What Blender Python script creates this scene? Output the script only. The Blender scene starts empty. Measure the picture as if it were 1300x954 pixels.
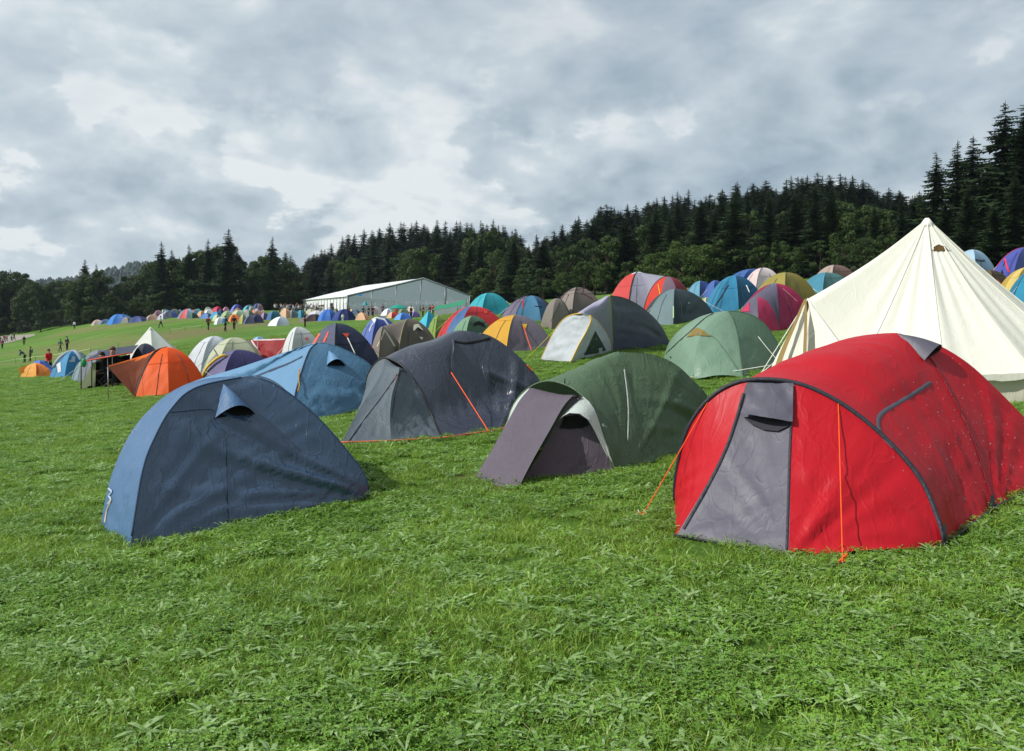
import bpy, bmesh, math, random
import numpy as np
from mathutils import Vector, Matrix, noise as mnoise

F = 1011.0; CU = 650.0; CV = 432.0; EYE = 1.6
R = math.radians

# ------------------------------------------------------------------ terrain
# height survey of the site: (bearing, elevation angle, distance) readings from the eye point
SURVEY = [
 (165,693,5.95),(470,627,7.3),(1003,703,4.95),(1200,690,5.0),(430,560,9.6),(660,548,10.2),
 (400,535,12.6),(905,478,14),(1000,480,13),(1300,513,11),(740,463,15.6),(850,441,18.5),
 (430,482,19),(195,500,22),(255,480,25),(130,494,27),(105,486,34),(83,480,40),(45,479,52),(62,476,55),
 (190,456,60),(280,472,30),(350,462,29),(520,457,25),(650,448,24),(600,432,28),(560,428,33),
 (765,411,34),(640,407,38),(600,402,45),(545,405,85),(555,402,115),(822,393,40),(865,408,31),(985,413,24),(1000,392,29),(925,395,32),
 (1045,372,36),(1250,372,31),(1290,385,26),(900,377,46),
 (540,405,62),(480,413,70),(434,414,85),(350,425,80),
 (77,447,105),(35,460,92),(10,452,120),(0,443,150),(12,436,172),(45,428,190),(0,424,215),
 (205,413,130),(150,425,100),(150,409.5,162),(120,412,168),(200,406,152),(240,404,145),(265,416,112),(297,413,112),
 (300,408,126),(350,411,114),(395,407,122),(440,405,120),(460,403,128),(320,398,150),(400,398,150),
 (440,396,160),(590,393,150),(500,397,140),(650,388,120),(700,382,110),
 (60,412,215),(100,411,205),(250,402,190),(330,394,200),(380,392,210),
 (550,380,215),(700,368,190),(800,362,170),(870,354,155),(960,350,140),(1050,345,125),(1150,341,105),(1250,340,92),(1300,338,80),
 (380,376,330),(430,360,320),(550,345,310),(660,350,300),(770,328,270),(870,318,240),(960,316,225),(1040,308,220),(1150,306,300),(1280,290,150),
 (100,424,330),(-60,424,330),(250,404,330),
 (-120,425,300),(-200,450,120),(-300,470,60),(-300,520,20),(1500,470,9),(1500,400,25),(1500,340,60),(1600,310,110),
]
P0 = []
for u, v, Y in SURVEY:
    P0.append(((u-CU)/F*Y, Y, EYE-(v-CV)/F*Y))
def plane(x, y): return 0.055*x + 0.037*y
for ang in range(0, 360, 45):
    for r in (0.6, 3.0):
        x, y = r*math.sin(R(ang)), r*math.cos(R(ang)); P0.append((x, y, plane(x, y)))
for ang in (70, 110, 150, 180, 210, 250, 290):
    for r in (12, 60, 300):
        x, y = r*math.sin(R(ang)), r*math.cos(R(ang))
        P0.append((x, y, (0.055*x+0.02*y)*(1 if r < 100 else .55)))
P0 = np.array(P0)
def warp(x, y):
    x = np.asarray(x, float); y = np.asarray(y, float)
    r = np.sqrt(x*x+y*y)+1e-6; L = np.log1p(r/6.0)
    return x/r*L, y/r*L
_px, _py = warp(P0[:,0], P0[:,1])
def _rs(x, y): return 1.0 + np.sqrt(x*x+y*y)/12.0     # residual is fitted as a slope so that far readings do not swamp near ones
_res = (P0[:,2]-plane(P0[:,0], P0[:,1]))/_rs(P0[:,0], P0[:,1])
def _tps(d2): return 0.5*d2*np.log(d2+1e-12)
n = len(P0)
_A = np.zeros((n+3, n+3)); d2 = (_px[:,None]-_px)**2+(_py[:,None]-_py)**2
_A[:n,:n] = _tps(d2)+np.eye(n)*0.0008; _A[:n,n] = 1; _A[:n,n+1] = _px; _A[:n,n+2] = _py; _A[n:,:n] = _A[:n,n:].T
_W = np.linalg.solve(_A, np.concatenate([_res, [0,0,0]]))
def zgv(x, y):
    x = np.asarray(x, float).ravel(); y = np.asarray(y, float).ravel()
    rr = np.sqrt(x*x+y*y); k = np.where(rr > 420, 420/np.maximum(rr, 1e-6), 1.0)
    xx, yy = x*k, y*k
    a, b = warp(xx, yy); out = np.zeros_like(a)
    for i in range(0, len(a), 4000):
        sl = slice(i, i+4000)
        D = (a[sl,None]-_px)**2+(b[sl,None]-_py)**2
        out[sl] = _tps(D)@_W[:n]+_W[n]+_W[n+1]*a[sl]+_W[n+2]*b[sl]
    z = out*_rs(xx, yy)+plane(xx, yy)
    z += 0.02*np.sin(x*1.3+.7*np.sin(y*.9))*np.sin(y*1.1+1.0)
    return z
def zg(x, y): return float(zgv([x], [y])[0])
def Pt(u, v, Y): return Vector(((u-CU)/F*Y, Y, EYE-(v-CV)/F*Y))
def XY(u, Y): return (u-CU)/F*Y, Y
_tab = {}
def ground_hit(u, v, ymin=2.0, ymax=330.0):
    """where the sight line of a survey reading meets the ground"""
    key = round(u, 1)
    if key not in _tab:
        Ys = np.geomspace(2, 400, 260); _tab[key] = (Ys, zgv((key-CU)/F*Ys, Ys))
    Ys, Zs = _tab[key]
    ray = EYE-(v-CV)/F*Ys
    for i in range(len(Ys)-1):
        if Ys[i] < ymin: continue
        if Ys[i+1] > ymax: break
        if ray[i] >= Zs[i] and ray[i+1] < Zs[i+1]:
            a = (ray[i]-Zs[i]); b = (Zs[i+1]-ray[i+1]); t = a/(a+b+1e-9)
            Y = Ys[i]*(1-t)+Ys[i+1]*t
            return ((u-CU)/F*Y, Y)
    d = np.abs(ray-Zs)/Ys; m = (Ys >= ymin) & (Ys <= ymax)
    i = int(np.argmin(np.where(m, d, 9e9))); Y = float(Ys[i])
    return ((u-CU)/F*Y, Y)
# ------------------------------------------------------------------ scene, helpers
S = bpy.context.scene
COL = S.collection
rnd = random.Random(7)

def hexc(h, k=1.0):
    h = h.lstrip('#'); out = []
    for i in (0, 2, 4):
        c = int(h[i:i+2], 16)/255
        c = c/12.92 if c <= .04045 else ((c+.055)/1.055)**2.4
        out.append(min(1, c*k))
    return out+[1.0]

def tag(o, label=None, cat=None, group=None, kind=None):
    if label: o['label'] = label
    if cat: o['category'] = cat
    if group: o['group'] = group
    if kind: o['kind'] = kind
    return o

def empty(name, loc, label=None, cat=None, group=None):
    o = bpy.data.objects.new(name, None); COL.objects.link(o)
    o.location = loc; o.empty_display_size = .2
    return tag(o, label, cat, group)

def mk(name, verts, faces, mats, parent=None, smooth=True, fm=None, label=None, world=True):
    """one mesh object; verts are world points, stored relative to the parent's base"""
    me = bpy.data.meshes.new(name)
    off = Vector(parent.location) if (parent is not None and world) else Vector((0,0,0))
    if parent is not None and world and parent.parent is not None: off = Vector(parent.matrix_world.translation) if False else off
    me.from_pydata([tuple(Vector(v)-off) for v in verts], [], faces)
    if not isinstance(mats, (list, tuple)): mats = [mats]
    for m in mats: me.materials.append(m)
    if fm is not None:
        me.polygons.foreach_set('material_index', fm)
    if smooth: me.polygons.foreach_set('use_smooth', [True]*len(me.polygons))
    me.update()
    o = bpy.data.objects.new(name, me); COL.objects.link(o)
    if parent is not None: o.parent = parent
    if label: o['label'] = label
    return o

def sub(name, verts, faces, mats, part, **k):
    """a sub-part: child of a part whose own origin sits on its thing's base"""
    root = part.parent; off = Vector(root.location)
    vs = [Vector(v)-off for v in verts]
    o = mk(name, vs, faces, mats, None, **k); o.parent = part
    return o

class MB:
    def __init__(s): s.v = []; s.f = []; s.m = []
    def add(s, vs, fs, mi=0):
        b = len(s.v); s.v += [Vector(v) for v in vs]
        for f in fs: s.f.append(tuple(i+b for i in f)); s.m.append(mi)
    def box(s, c, d, rz=0, mi=0, taper=1.0):
        x, y, z = d[0]/2, d[1]/2, d[2]/2; cr, sr = math.cos(rz), math.sin(rz); vs = []
        for dz, k in ((-z, 1), (z, taper)):
            for dx, dy in ((-x,-y),(x,-y),(x,y),(-x,y)):
                X, Y = dx*k, dy*k
                vs.append((c[0]+X*cr-Y*sr, c[1]+X*sr+Y*cr, c[2]+dz))
        s.add(vs, [(0,3,2,1),(4,5,6,7),(0,1,5,4),(1,2,6,5),(2,3,7,6),(3,0,4,7)], mi)
    def tube(s, pts, r, n=6, mi=0, cap=True):
        pts = [Vector(p) for p in pts]; rr = r if isinstance(r, (list, tuple)) else [r]*len(pts)
        vs = []; up = Vector((0,0,1)); prev = None
        for i, p in enumerate(pts):
            d = (pts[min(i+1, len(pts)-1)]-pts[max(i-1, 0)])
            d = d.normalized() if d.length > 1e-9 else up
            a = prev if prev is not None else (up if abs(d.z) < .9 else Vector((1,0,0)))
            x = d.cross(a); x = x.normalized() if x.length > 1e-6 else d.orthogonal().normalized()
            y = x.cross(d).normalized(); prev = y
            for k in range(n):
                t = 2*math.pi*k/n; vs.append(p+x*math.cos(t)*rr[i]+y*math.sin(t)*rr[i])
        fs = []
        for i in range(len(pts)-1):
            for k in range(n):
                k2 = (k+1) % n; fs.append((i*n+k, i*n+k2, (i+1)*n+k2, (i+1)*n+k))
        if cap: fs.append(tuple(range(n))[::-1]); fs.append(tuple((len(pts)-1)*n+k for k in range(n)))
        s.add(vs, fs, mi)
    def blob(s, c, rx, ry, rz, n=8, m=6, mi=0):
        vs = []; fs = []
        for j in range(m+1):
            ph = math.pi*j/m
            for i in range(n):
                th = 2*math.pi*i/n
                vs.append((c[0]+rx*math.sin(ph)*math.cos(th), c[1]+ry*math.sin(ph)*math.sin(th), c[2]+rz*math.cos(ph)))
        for j in range(m):
            for i in range(n):
                i2 = (i+1) % n; fs.append((j*n+i, (j+1)*n+i, (j+1)*n+i2, j*n+i2))
        s.add(vs, fs, mi)
    def obj(s, name, mats, parent=None, smooth=True, part=None, label=None):
        if part is not None: return sub(name, s.v, s.f, mats, part, smooth=smooth, fm=s.m, label=label)
        return mk(name, s.v, s.f, mats, parent, smooth=smooth, fm=s.m, label=label)

def resample(pts, n):
    """Catmull-Rom through the points, n+1 samples evenly spaced along the length"""
    pts = [Vector(p) for p in pts]
    if len(pts) == 2: return [pts[0].lerp(pts[1], i/n) for i in range(n+1)]
    q = [pts[0]*2-pts[1]]+pts+[pts[-1]*2-pts[-2]]; fine = []
    for i in range(1, len(q)-2):
        a, b, c, d = q[i-1], q[i], q[i+1], q[i+2]
        for k in range(12):
            t = k/12
            fine.append(0.5*((2*b)+(c-a)*t+(2*a-5*b+4*c-d)*t*t+(3*b-a-3*c+d)*t**3))
    fine.append(pts[-1]); L = [0]
    for i in range(1, len(fine)): L.append(L[-1]+(fine[i]-fine[i-1]).length)
    out = []; j = 0
    for i in range(n+1):
        t = L[-1]*i/n
        while j < len(L)-2 and L[j+1] < t: j += 1
        k = (t-L[j])/max(L[j+1]-L[j], 1e-9); out.append(fine[j].lerp(fine[j+1], min(1, max(0, k))))
    return out

def gp(u, v, ymin=2.0, ymax=330.0, dz=0.0):
    x, y = ground_hit(u, v, ymin, ymax); return Vector((x, y, zg(x, y)+dz))
def gxy(x, y, dz=0.0): return Vector((x, y, zg(x, y)+dz))

def rise(foot, top, n=16, a=2.0, b=2.0, lean=0.0, open_=60.0):
    """pole curve from a foot on the ground to the crown: a bent fibreglass pole meets the ground well short of vertical"""
    foot = Vector(foot); top = Vector(top); out = []
    h = Vector((top.x-foot.x, top.y-foot.y, 0)); H = top.z-foot.z; f0 = math.radians(open_+(a+b-4)*30)
    f0 = min(f0, math.radians(88))
    for i in range(n+1):
        th = f0*(1-i/n)
        out.append(foot+h*(1-math.sin(th)/math.sin(f0))+Vector((0,0,H*(math.cos(th)-math.cos(f0))/(1-math.cos(f0)))))
    return resample(out, n)

def arch(L, T, Rr, n=32, a=2.2, b=2.2):
    """hoop from foot L over crown T to foot R"""
    L, T, Rr = Vector(L), Vector(T), Vector(Rr); C = (L+Rr)/2; hv = (L-Rr)/2; up = T-C; out = []
    for i in range(n+1):
        th = math.pi*i/n; c, s_ = math.cos(th), math.sin(th)
        out.append(C+hv*math.copysign(abs(c)**(2/a), c)+up*abs(s_)**(2/b))
    return resample(out, n)

def pix(pts, foot=None, Y0=None, Y1=None, n=16, pw=1.2):
    """curve from readings (u,v[,Y]); without Y the distance runs from Y0 to Y1"""
    if foot is not None: Y0 = foot.y
    L = [0]
    for i in range(1, len(pts)): L.append(L[-1]+math.hypot(pts[i][0]-pts[i-1][0], pts[i][1]-pts[i-1][1]))
    out = []
    for i, p in enumerate(pts):
        Y = p[2] if len(p) > 2 else Y0+(Y1-Y0)*(L[i]/L[-1])**pw
        out.append(Pt(p[0], p[1], Y))
    if foot is not None: out = [foot]+out[1:] if (out[0]-foot).length < .15 else [foot]+out
    return resample(out, n)

def fbm(x, y, z=0.0): return mnoise.noise(Vector((x, y, z)))+.5*mnoise.noise(Vector((2.1*x+5, 2.1*y, z+3)))

def ridged(x, y, z=0.0):
    a = 1-min(1, abs(mnoise.noise(Vector((x, y, z))))*2.6); return a*a

def loft(A, B, ns=14, sag=0.10, wr=0.012, seed=0, inside=None, fan=(1, 1), fan_amp=0.02, freq=7.0, bulge=0.0, hem=0.0, reach=.42, sharp=0.0):
    """cloth stretched between two curves (both foot -> crown). sag pulls it in between the poles; tension folds spread from both feet"""
    nt = len(A)-1; P = []
    for j in range(nt+1):
        for i in range(ns+1): P.append(A[j].lerp(B[j], i/ns))
    if inside is None: inside = (A[0]+B[0]+A[-1]+B[-1])/4
    def idx(i, j): return j*(ns+1)+i
    N = []
    for j in range(nt+1):
        for i in range(ns+1):
            a = P[idx(min(i+1, ns), j)]-P[idx(max(i-1, 0), j)]; b = P[idx(i, min(j+1, nt))]-P[idx(i, max(j-1, 0))]
            nn = a.cross(b)
            if nn.length < 1e-7:
                jj = max(0, j-2); a = P[idx(min(i+1, ns), jj)]-P[idx(max(i-1, 0), jj)]; nn = a.cross(b)
            nn = nn.normalized() if nn.length > 1e-9 else Vector((0,0,1))
            if nn.dot(P[idx(i, j)]-inside) < 0: nn = -nn
            N.append(nn)
    Q = []
    H = (A[-1]-A[0]).length; W0 = max((B[j]-A[j]).length for j in range(nt+1)); rr_ = random.Random(int(seed*13)+5); LN = []
    if sharp:
        for side in (0, 1):
            nl = int(4+7*fan[side]); hh = math.atan2(H, W0*.5)
            for q_ in range(nl):
                th_ = hh*(.04+.92*(q_+rr_.uniform(-.35, .35))/nl)
                LN.append((side, th_, H*reach*rr_.uniform(.5, 1.5), sharp*rr_.uniform(.25, 1)*(1 if rr_.random() < .75 else -.8)*min(1.2, fan[side]), rr_.uniform(.6, 1.5), rr_.uniform(-.12, .12)))
    for j in range(nt+1):
        w = (B[j]-A[j]).length; t = j/nt
        for i in range(ns+1):
            s_ = i/ns; p = P[idx(i, j)]; nn = N[idx(i, j)]
            e = 4*s_*(1-s_); d = -sag*w*e*(min(1, t*4+.35))+bulge*w*e
            em = min(1, s_*7, (1-s_)*7); tm = min(1, (1-t)*6+.15)
            x, y = s_*w, t*H
            if wr: d += wr*em*tm*(fbm(x*freq*.35+seed, y*freq*.9+x*1.5, seed*1.7)+.5*fbm(x*freq*1.1, y*freq*.5+seed*3, seed))
            for side, on in ((0, fan[0]), (1, fan[1])):
                if not on: continue
                xx = x if side == 0 else w-x
                rr = math.hypot(xx, y); ang = math.atan2(y+.02, xx+.02)
                fall = math.exp(-rr/(reach*H+.05))*min(1, rr*5)
                d += fan_amp*on*em*tm*fall*(mnoise.noise(Vector((ang*8.5+side*9, rr*.6, seed+side*4)))+.6*mnoise.noise(Vector((ang*18, rr*.9, seed+7))))*1.5
                if sharp:
                    for (sd_, th_, ln_, am_, wd_, cv_) in LN:
                        if sd_ != side or rr > ln_: continue
                        dp = rr*math.sin(ang-th_-cv_*rr); ww = (.010+.040*rr)*wd_
                        if abs(dp) < 3*ww: d += am_*em*tm*math.exp(-(dp/ww)**2)*min(1, rr*4)*(1-(rr/ln_)**2)
            q = p+nn*d
            if hem and j == 0: q.z += hem*math.sin(math.pi*s_)
            Q.append(q)
    fs = []
    for j in range(nt):
        for i in range(ns):
            f = (idx(i, j), idx(i+1, j), idx(i+1, j+1), idx(i, j+1)); fs.append(f)
    # orient outwards
    k = fs[len(fs)//3]; nn = (Q[k[1]]-Q[k[0]]).cross(Q[k[3]]-Q[k[0]])
    if nn.dot(Q[k[0]]-inside) < 0: fs = [f[::-1] for f in fs]
    return Q, fs

def merge_first(vs, fs): return vs, fs

from mathutils.bvhtree import BVHTree
class Surf:
    """sheets already built on one tent, so that seams, flaps and cords can be laid on the cloth"""
    def __init__(s): s.v = []; s.f = []; s.t = None
    def add(s, vs, fs):
        b = len(s.v); s.v += list(vs); s.f += [tuple(i+b for i in f) for f in fs]; s.t = None
    def at(s, u, v, off=0.0):
        if s.t is None: s.t = BVHTree.FromPolygons([tuple(p) for p in s.v], s.f)
        o = Vector((0, 0, EYE)); d = Vector(((u-CU)/F, 1, -(v-CV)/F)).normalized()
        h = s.t.ray_cast(o, d)
        if h[0] is None:
            h = s.t.find_nearest(o+d*(sum((p.y for p in s.v), 0)/len(s.v)))
            nn = h[1]
        else: nn = h[1]
        if nn.dot(-d) < 0: nn = -nn
        return h[0]+nn*off, nn

def strip(surf, pts, width, off=0.006, n=20):
    """a band of cloth sewn along a line on the tent"""
    P = []; Nn = []
    uv = resample([Vector((p[0], p[1], 0)) for p in pts], n)
    for q in uv:
        p, nn = surf.at(q.x, q.y, off); P.append(p); Nn.append(nn)
    vs = []; fs = []
    for i, p in enumerate(P):
        d = (P[min(i+1, n)]-P[max(i-1, 0)])
        s_ = d.cross(Nn[i]); s_ = s_.normalized() if s_.length > 1e-6 else Vector((1,0,0))
        vs += [p-s_*width/2-Nn[i]*.004, p+Nn[i]*.004, p+s_*width/2-Nn[i]*.004]
    for i in range(n):
        a = i*3; fs += [(a, a+1, a+4, a+3), (a+1, a+2, a+5, a+4)]
    return vs, fs

def hood(surf, apex, left, right, out=0.10, n=10, off=.004, drop=0.0, rise_=0.35):
    """raised ventilation cowl; returns the cowl sheet and its dark opening"""
    a, na = surf.at(*apex, off); l, nl = surf.at(*left, off); r, nr = surf.at(*right, off)
    nn = (na+nl+nr).normalized(); nn = (nn+Vector((0,0,.15))).normalized(); vs = []; m = 5
    for j in range(m+1):
        t = j/m
        for i in range(n+1):
            s_ = i/n; base = l.lerp(r, s_); e = math.sin(math.pi*s_)**.8
            rim = base+nn*out*e+(a-base)*(.22*rise_*e)
            p = a.lerp(rim, t); p += nn*out*.18*math.sin(math.pi*t)*e
            vs.append(p)
    fs = []
    for j in range(m):
        for i in range(n):
            k = j*(n+1)+i; fs.append((k, k+1, k+n+2, k+n+1))
    rimpts = vs[m*(n+1):]
    op = [l.lerp(r, i/n)+nn*.004 for i in range(n+1)]
    mid = [op[i].lerp(a, .5)+nn*.004 for i in range(n+1)]
    ov = op+mid; of = [(i, i+1, n+2+i, n+1+i) for i in range(n)]
    return (vs, fs), (ov, of), rimpts

# ------------------------------------------------------------------ materials
def nodes(m):
    m.use_nodes = True; nt = m.node_tree
    for n_ in list(nt.nodes): nt.nodes.remove(n_)
    return nt, nt.nodes, nt.links
MATS = {}
def fabric(key, col, rough=.5, tr=.16, bump=.35, scale=5.0, spec=.4, var=.10, sheen=0.0, stripes=None):
    if key in MATS: return MATS[key]
    m = bpy.data.materials.new(key); nt, N, L = nodes(m)
    c = hexc(col) if isinstance(col, str) else list(col)
    out = N.new('ShaderNodeOutputMaterial'); p = N.new('ShaderNodeBsdfPrincipled')
    tc = N.new('ShaderNodeTexCoord')
    n1 = N.new('ShaderNodeTexNoise'); n1.inputs['Scale'].default_value = 1.6; n1.inputs['Detail'].default_value = 5; n1.inputs['Roughness'].default_value = .6
    L.new(tc.outputs['Object'], n1.inputs['Vector'])
    def folds(rot, sc, k, dist):
        mp = N.new('ShaderNodeMapping'); mp.inputs['Scale'].default_value = sc; mp.inputs['Rotation'].default_value = rot
        L.new(tc.outputs['Object'], mp.inputs['Vector'])
        q = N.new('ShaderNodeTexNoise'); q.inputs['Scale'].default_value = k; q.inputs['Detail'].default_value = 3; q.inputs['Roughness'].default_value = .42; q.inputs['Distortion'].default_value = dist
        L.new(mp.outputs[0], q.inputs['Vector']); return q
    n2 = folds((.2, .75, .5), (1, 1, .22), scale*.9, .5); n4 = folds((.1, -.6, -.4), (1, 1, .25), scale*.8, .6)
    n3 = folds((0, 0, 0), (1, 1, 1), scale*6, .3)
    def crease(q, w_):
        a_ = N.new('ShaderNodeMath'); a_.operation = 'SUBTRACT'; a_.inputs[1].default_value = .5; L.new(q.outputs['Fac'], a_.inputs[0])
        c_ = N.new('ShaderNodeMath'); c_.operation = 'ABSOLUTE'; L.new(a_.outputs[0], c_.inputs[0])
        d_ = N.new('ShaderNodeMapRange'); d_.interpolation_type = 'SMOOTHERSTEP'; d_.inputs['From Min'].default_value = w_; d_.inputs['From Max'].default_value = 0; L.new(c_.outputs[0], d_.inputs['Value']); return d_.outputs[0]
    mul = N.new('ShaderNodeMath'); mul.operation = 'MULTIPLY_ADD'; L.new(n2.outputs['Fac'], mul.inputs[0]); L.new(n4.outputs['Fac'], mul.inputs[1])
    cr_ = N.new('ShaderNodeMath'); cr_.operation = 'ADD'; L.new(crease(n2, .045), cr_.inputs[0]); L.new(crease(n4, .035), cr_.inputs[1])
    n5 = folds((.4, .2, .9), (1, 1, .5), scale*2.3, .8); cr2 = N.new('ShaderNodeMath'); cr2.operation = 'MULTIPLY_ADD'; cr2.inputs[1].default_value = .45; L.new(crease(n5, .03), cr2.inputs[0]); L.new(cr_.outputs[0], cr2.inputs[2])
    cr3 = N.new('ShaderNodeMath'); cr3.operation = 'MULTIPLY'; cr3.inputs[1].default_value = .11; L.new(cr2.outputs[0], cr3.inputs[0]); L.new(cr3.outputs[0], mul.inputs[2])
    b0 = N.new('ShaderNodeMath'); b0.operation = 'MULTIPLY_ADD'; b0.inputs[1].default_value = .022
    L.new(n3.outputs['Fac'], b0.inputs[0]); L.new(mul.outputs[0], b0.inputs[2])
    b = N.new('ShaderNodeBump'); b.inputs['Strength'].default_value = bump; b.inputs['Distance'].default_value = .05
    L.new(b0.outputs[0], b.inputs['Height'])
    mx = N.new('ShaderNodeMix'); mx.data_type = 'RGBA'
    d = [max(0, x*(1-var*1.6)) for x in c[:3]]+[1]; u_ = [min(1, x*(1+var)+.004) for x in c[:3]]+[1]
    mx.inputs['A'].default_value = d; mx.inputs['B'].default_value = u_
    L.new(n1.outputs['Fac'], mx.inputs['Factor'])
    L.new(mx.outputs['Result'], p.inputs['Base Color'])
    rr = N.new('ShaderNodeMath'); rr.operation = 'MULTIPLY_ADD'; rr.inputs[1].default_value = .25; rr.inputs[2].default_value = rough-.12
    L.new(n2.outputs['Fac'], rr.inputs[0]); L.new(rr.outputs[0], p.inputs['Roughness'])
    p.inputs['Specular IOR Level'].default_value = spec
    L.new(b.outputs[0], p.inputs['Normal'])
    if tr > 0:
        t = N.new('ShaderNodeBsdfTranslucent'); ms = N.new('ShaderNodeMixShader'); ms.inputs[0].default_value = tr
        L.new(mx.outputs['Result'], t.inputs['Color']); L.new(b.outputs[0], t.inputs['Normal'])
        L.new(p.outputs[0], ms.inputs[1]); L.new(t.outputs[0], ms.inputs[2]); L.new(ms.outputs[0], out.inputs[0])
    else: L.new(p.outputs[0], out.inputs[0])
    MATS[key] = m; return m
def plain(key, col, rough=.6, metal=0, spec=.4):
    if key in MATS: return MATS[key]
    m = bpy.data.materials.new(key); nt, N, L = nodes(m)
    out = N.new('ShaderNodeOutputMaterial'); p = N.new('ShaderNodeBsdfPrincipled'); tc = N.new('ShaderNodeTexCoord')
    n1 = N.new('ShaderNodeTexNoise'); n1.inputs['Scale'].default_value = 9; n1.inputs['Detail'].default_value = 4; L.new(tc.outputs['Object'], n1.inputs['Vector'])
    mx = N.new('ShaderNodeMix'); mx.data_type = 'RGBA'; c = hexc(col)
    mx.inputs['A'].default_value = [x*.8 for x in c[:3]]+[1]; mx.inputs['B'].default_value = [min(1, x*1.15) for x in c[:3]]+[1]
    L.new(n1.outputs['Fac'], mx.inputs['Factor']); L.new(mx.outputs['Result'], p.inputs['Base Color'])
    p.inputs['Roughness'].default_value = rough; p.inputs['Metallic'].default_value = metal; p.inputs['Specular IOR Level'].default_value = spec
    L.new(p.outputs[0], out.inputs[0]); MATS[key] = m; return m

M_ORANGE_CORD = plain('orange_cord', '#ff5a10', .6)
M_WHITE_CORD = plain('white_cord', '#e8e8e0', .6)
M_YELLOW_CORD = plain('yellow_cord', '#d8cc30', .6)
M_BLACK = plain('black_webbing', '#17171b', .55)
M_POLE = plain('pole_fibreglass', '#20222a', .4)
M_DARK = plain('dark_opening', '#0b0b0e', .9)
M_PEG = plain('steel_peg', '#8a8d90', .35, .9)
M_WOOD = plain('weathered_wood', '#6b5a44', .8)
M_STEEL = plain('galvanised_steel', '#8d9194', .45, .7)

def panel(name, root, A, B, mat, surf=None, label=None, **k):
    vs, fs = loft(A, B, **k)
    if surf is not None: surf.add(vs, fs)
    return mk(name, vs, fs, mat, root, label=label)
def cord(root, a, b, mat, r=.003, name='guy_line', sagz=.01, peg=True):
    a = Vector(a); b = Vector(b); m = MB()
    pts = [a.lerp(b, i/8)-Vector((0,0,sagz*math.sin(math.pi*i/8))) for i in range(9)]
    m.tube(pts, r, 5); g = m.obj(name, mat, root)
    if peg:
        q = MB(); d = (b-a); d.z = 0; d = d.normalized() if d.length > 1e-6 else Vector((1,0,0))
        q.tube([b+d*.03+Vector((0,0,.05)), b-d*.03-Vector((0,0,.06))], .005, 5); q.obj('peg', M_PEG, root)
    return g
def sleeve(root, curve, mat, r=.012, name='pole_sleeve', n=6):
    m = MB(); m.tube(curve, r, n); return m.obj(name, mat, root)
# ------------------------------------------------------------------ light, sky, camera
SUN_DIR = Vector((-.79, -.25, .72)).normalized()
sun_el = math.asin(SUN_DIR.z); sun_az = math.atan2(SUN_DIR.x, SUN_DIR.y)
sl = bpy.data.lights.new('sun', 'SUN'); sl.energy = 4.7; sl.angle = R(.6); sl.color = (1, .965, .915)
so = bpy.data.objects.new('sun', sl); COL.objects.link(so)
so.rotation_euler = (-SUN_DIR).to_track_quat('-Z', 'Y').to_euler()

W = bpy.data.worlds.new('World'); S.world = W; W.use_nodes = True
nt = W.node_tree; N = nt.nodes; L = nt.links
for n_ in list(N): N.remove(n_)
out = N.new('ShaderNodeOutputWorld'); bg = N.new('ShaderNodeBackground'); bg.inputs['Strength'].default_value = .1
sky = N.new('ShaderNodeTexSky'); sky.sky_type = 'NISHITA'; sky.sun_disc = False
sky.sun_elevation = sun_el; sky.sun_rotation = sun_az; sky.air_density = 1.0; sky.dust_density = 1.5
tc = N.new('ShaderNodeTexCoord'); sep = N.new('ShaderNodeSeparateXYZ'); L.new(tc.outputs['Generated'], sep.inputs[0])
def math_(op, a, b=None, c=None, clamp=False):
    m = N.new('ShaderNodeMath'); m.operation = op; m.use_clamp = clamp
    for i, x in enumerate((a, b, c)):
        if x is None: continue
        if isinstance(x, (int, float)): m.inputs[i].default_value = x
        else: L.new(x, m.inputs[i])
    return m.outputs[0]
zc = math_('MAXIMUM', sep.outputs['Z'], 0.0); zz = math_('ADD', zc, .50)
cx = math_('DIVIDE', sep.outputs['X'], zz); cy = math_('DIVIDE', sep.outputs['Y'], zz)
comb = N.new('ShaderNodeCombineXYZ'); L.new(cx, comb.inputs[0]); L.new(cy, comb.inputs[1]); L.new(math_('MULTIPLY', zc, 1.3), comb.inputs[2])
def noise(vec, scale, detail, rough, dist=0, off=(0,0,0)):
    mp = N.new('ShaderNodeMapping'); mp.inputs['Location'].default_value = off; L.new(vec, mp.inputs['Vector'])
    n_ = N.new('ShaderNodeTexNoise'); n_.inputs['Scale'].default_value = scale; n_.inputs['Detail'].default_value = detail
    n_.inputs['Roughness'].default_value = rough; n_.inputs['Distortion'].default_value = dist
    L.new(mp.outputs[0], n_.inputs['Vector']); return n_.outputs['Fac']
big = noise(comb.outputs[0], 1.5, 3, .5, .3, (3.1, 1.7, .4))
mid = noise(comb.outputs[0], 4.4, 10, .56, .25, (7.3, 2.2, 1.0))
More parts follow.
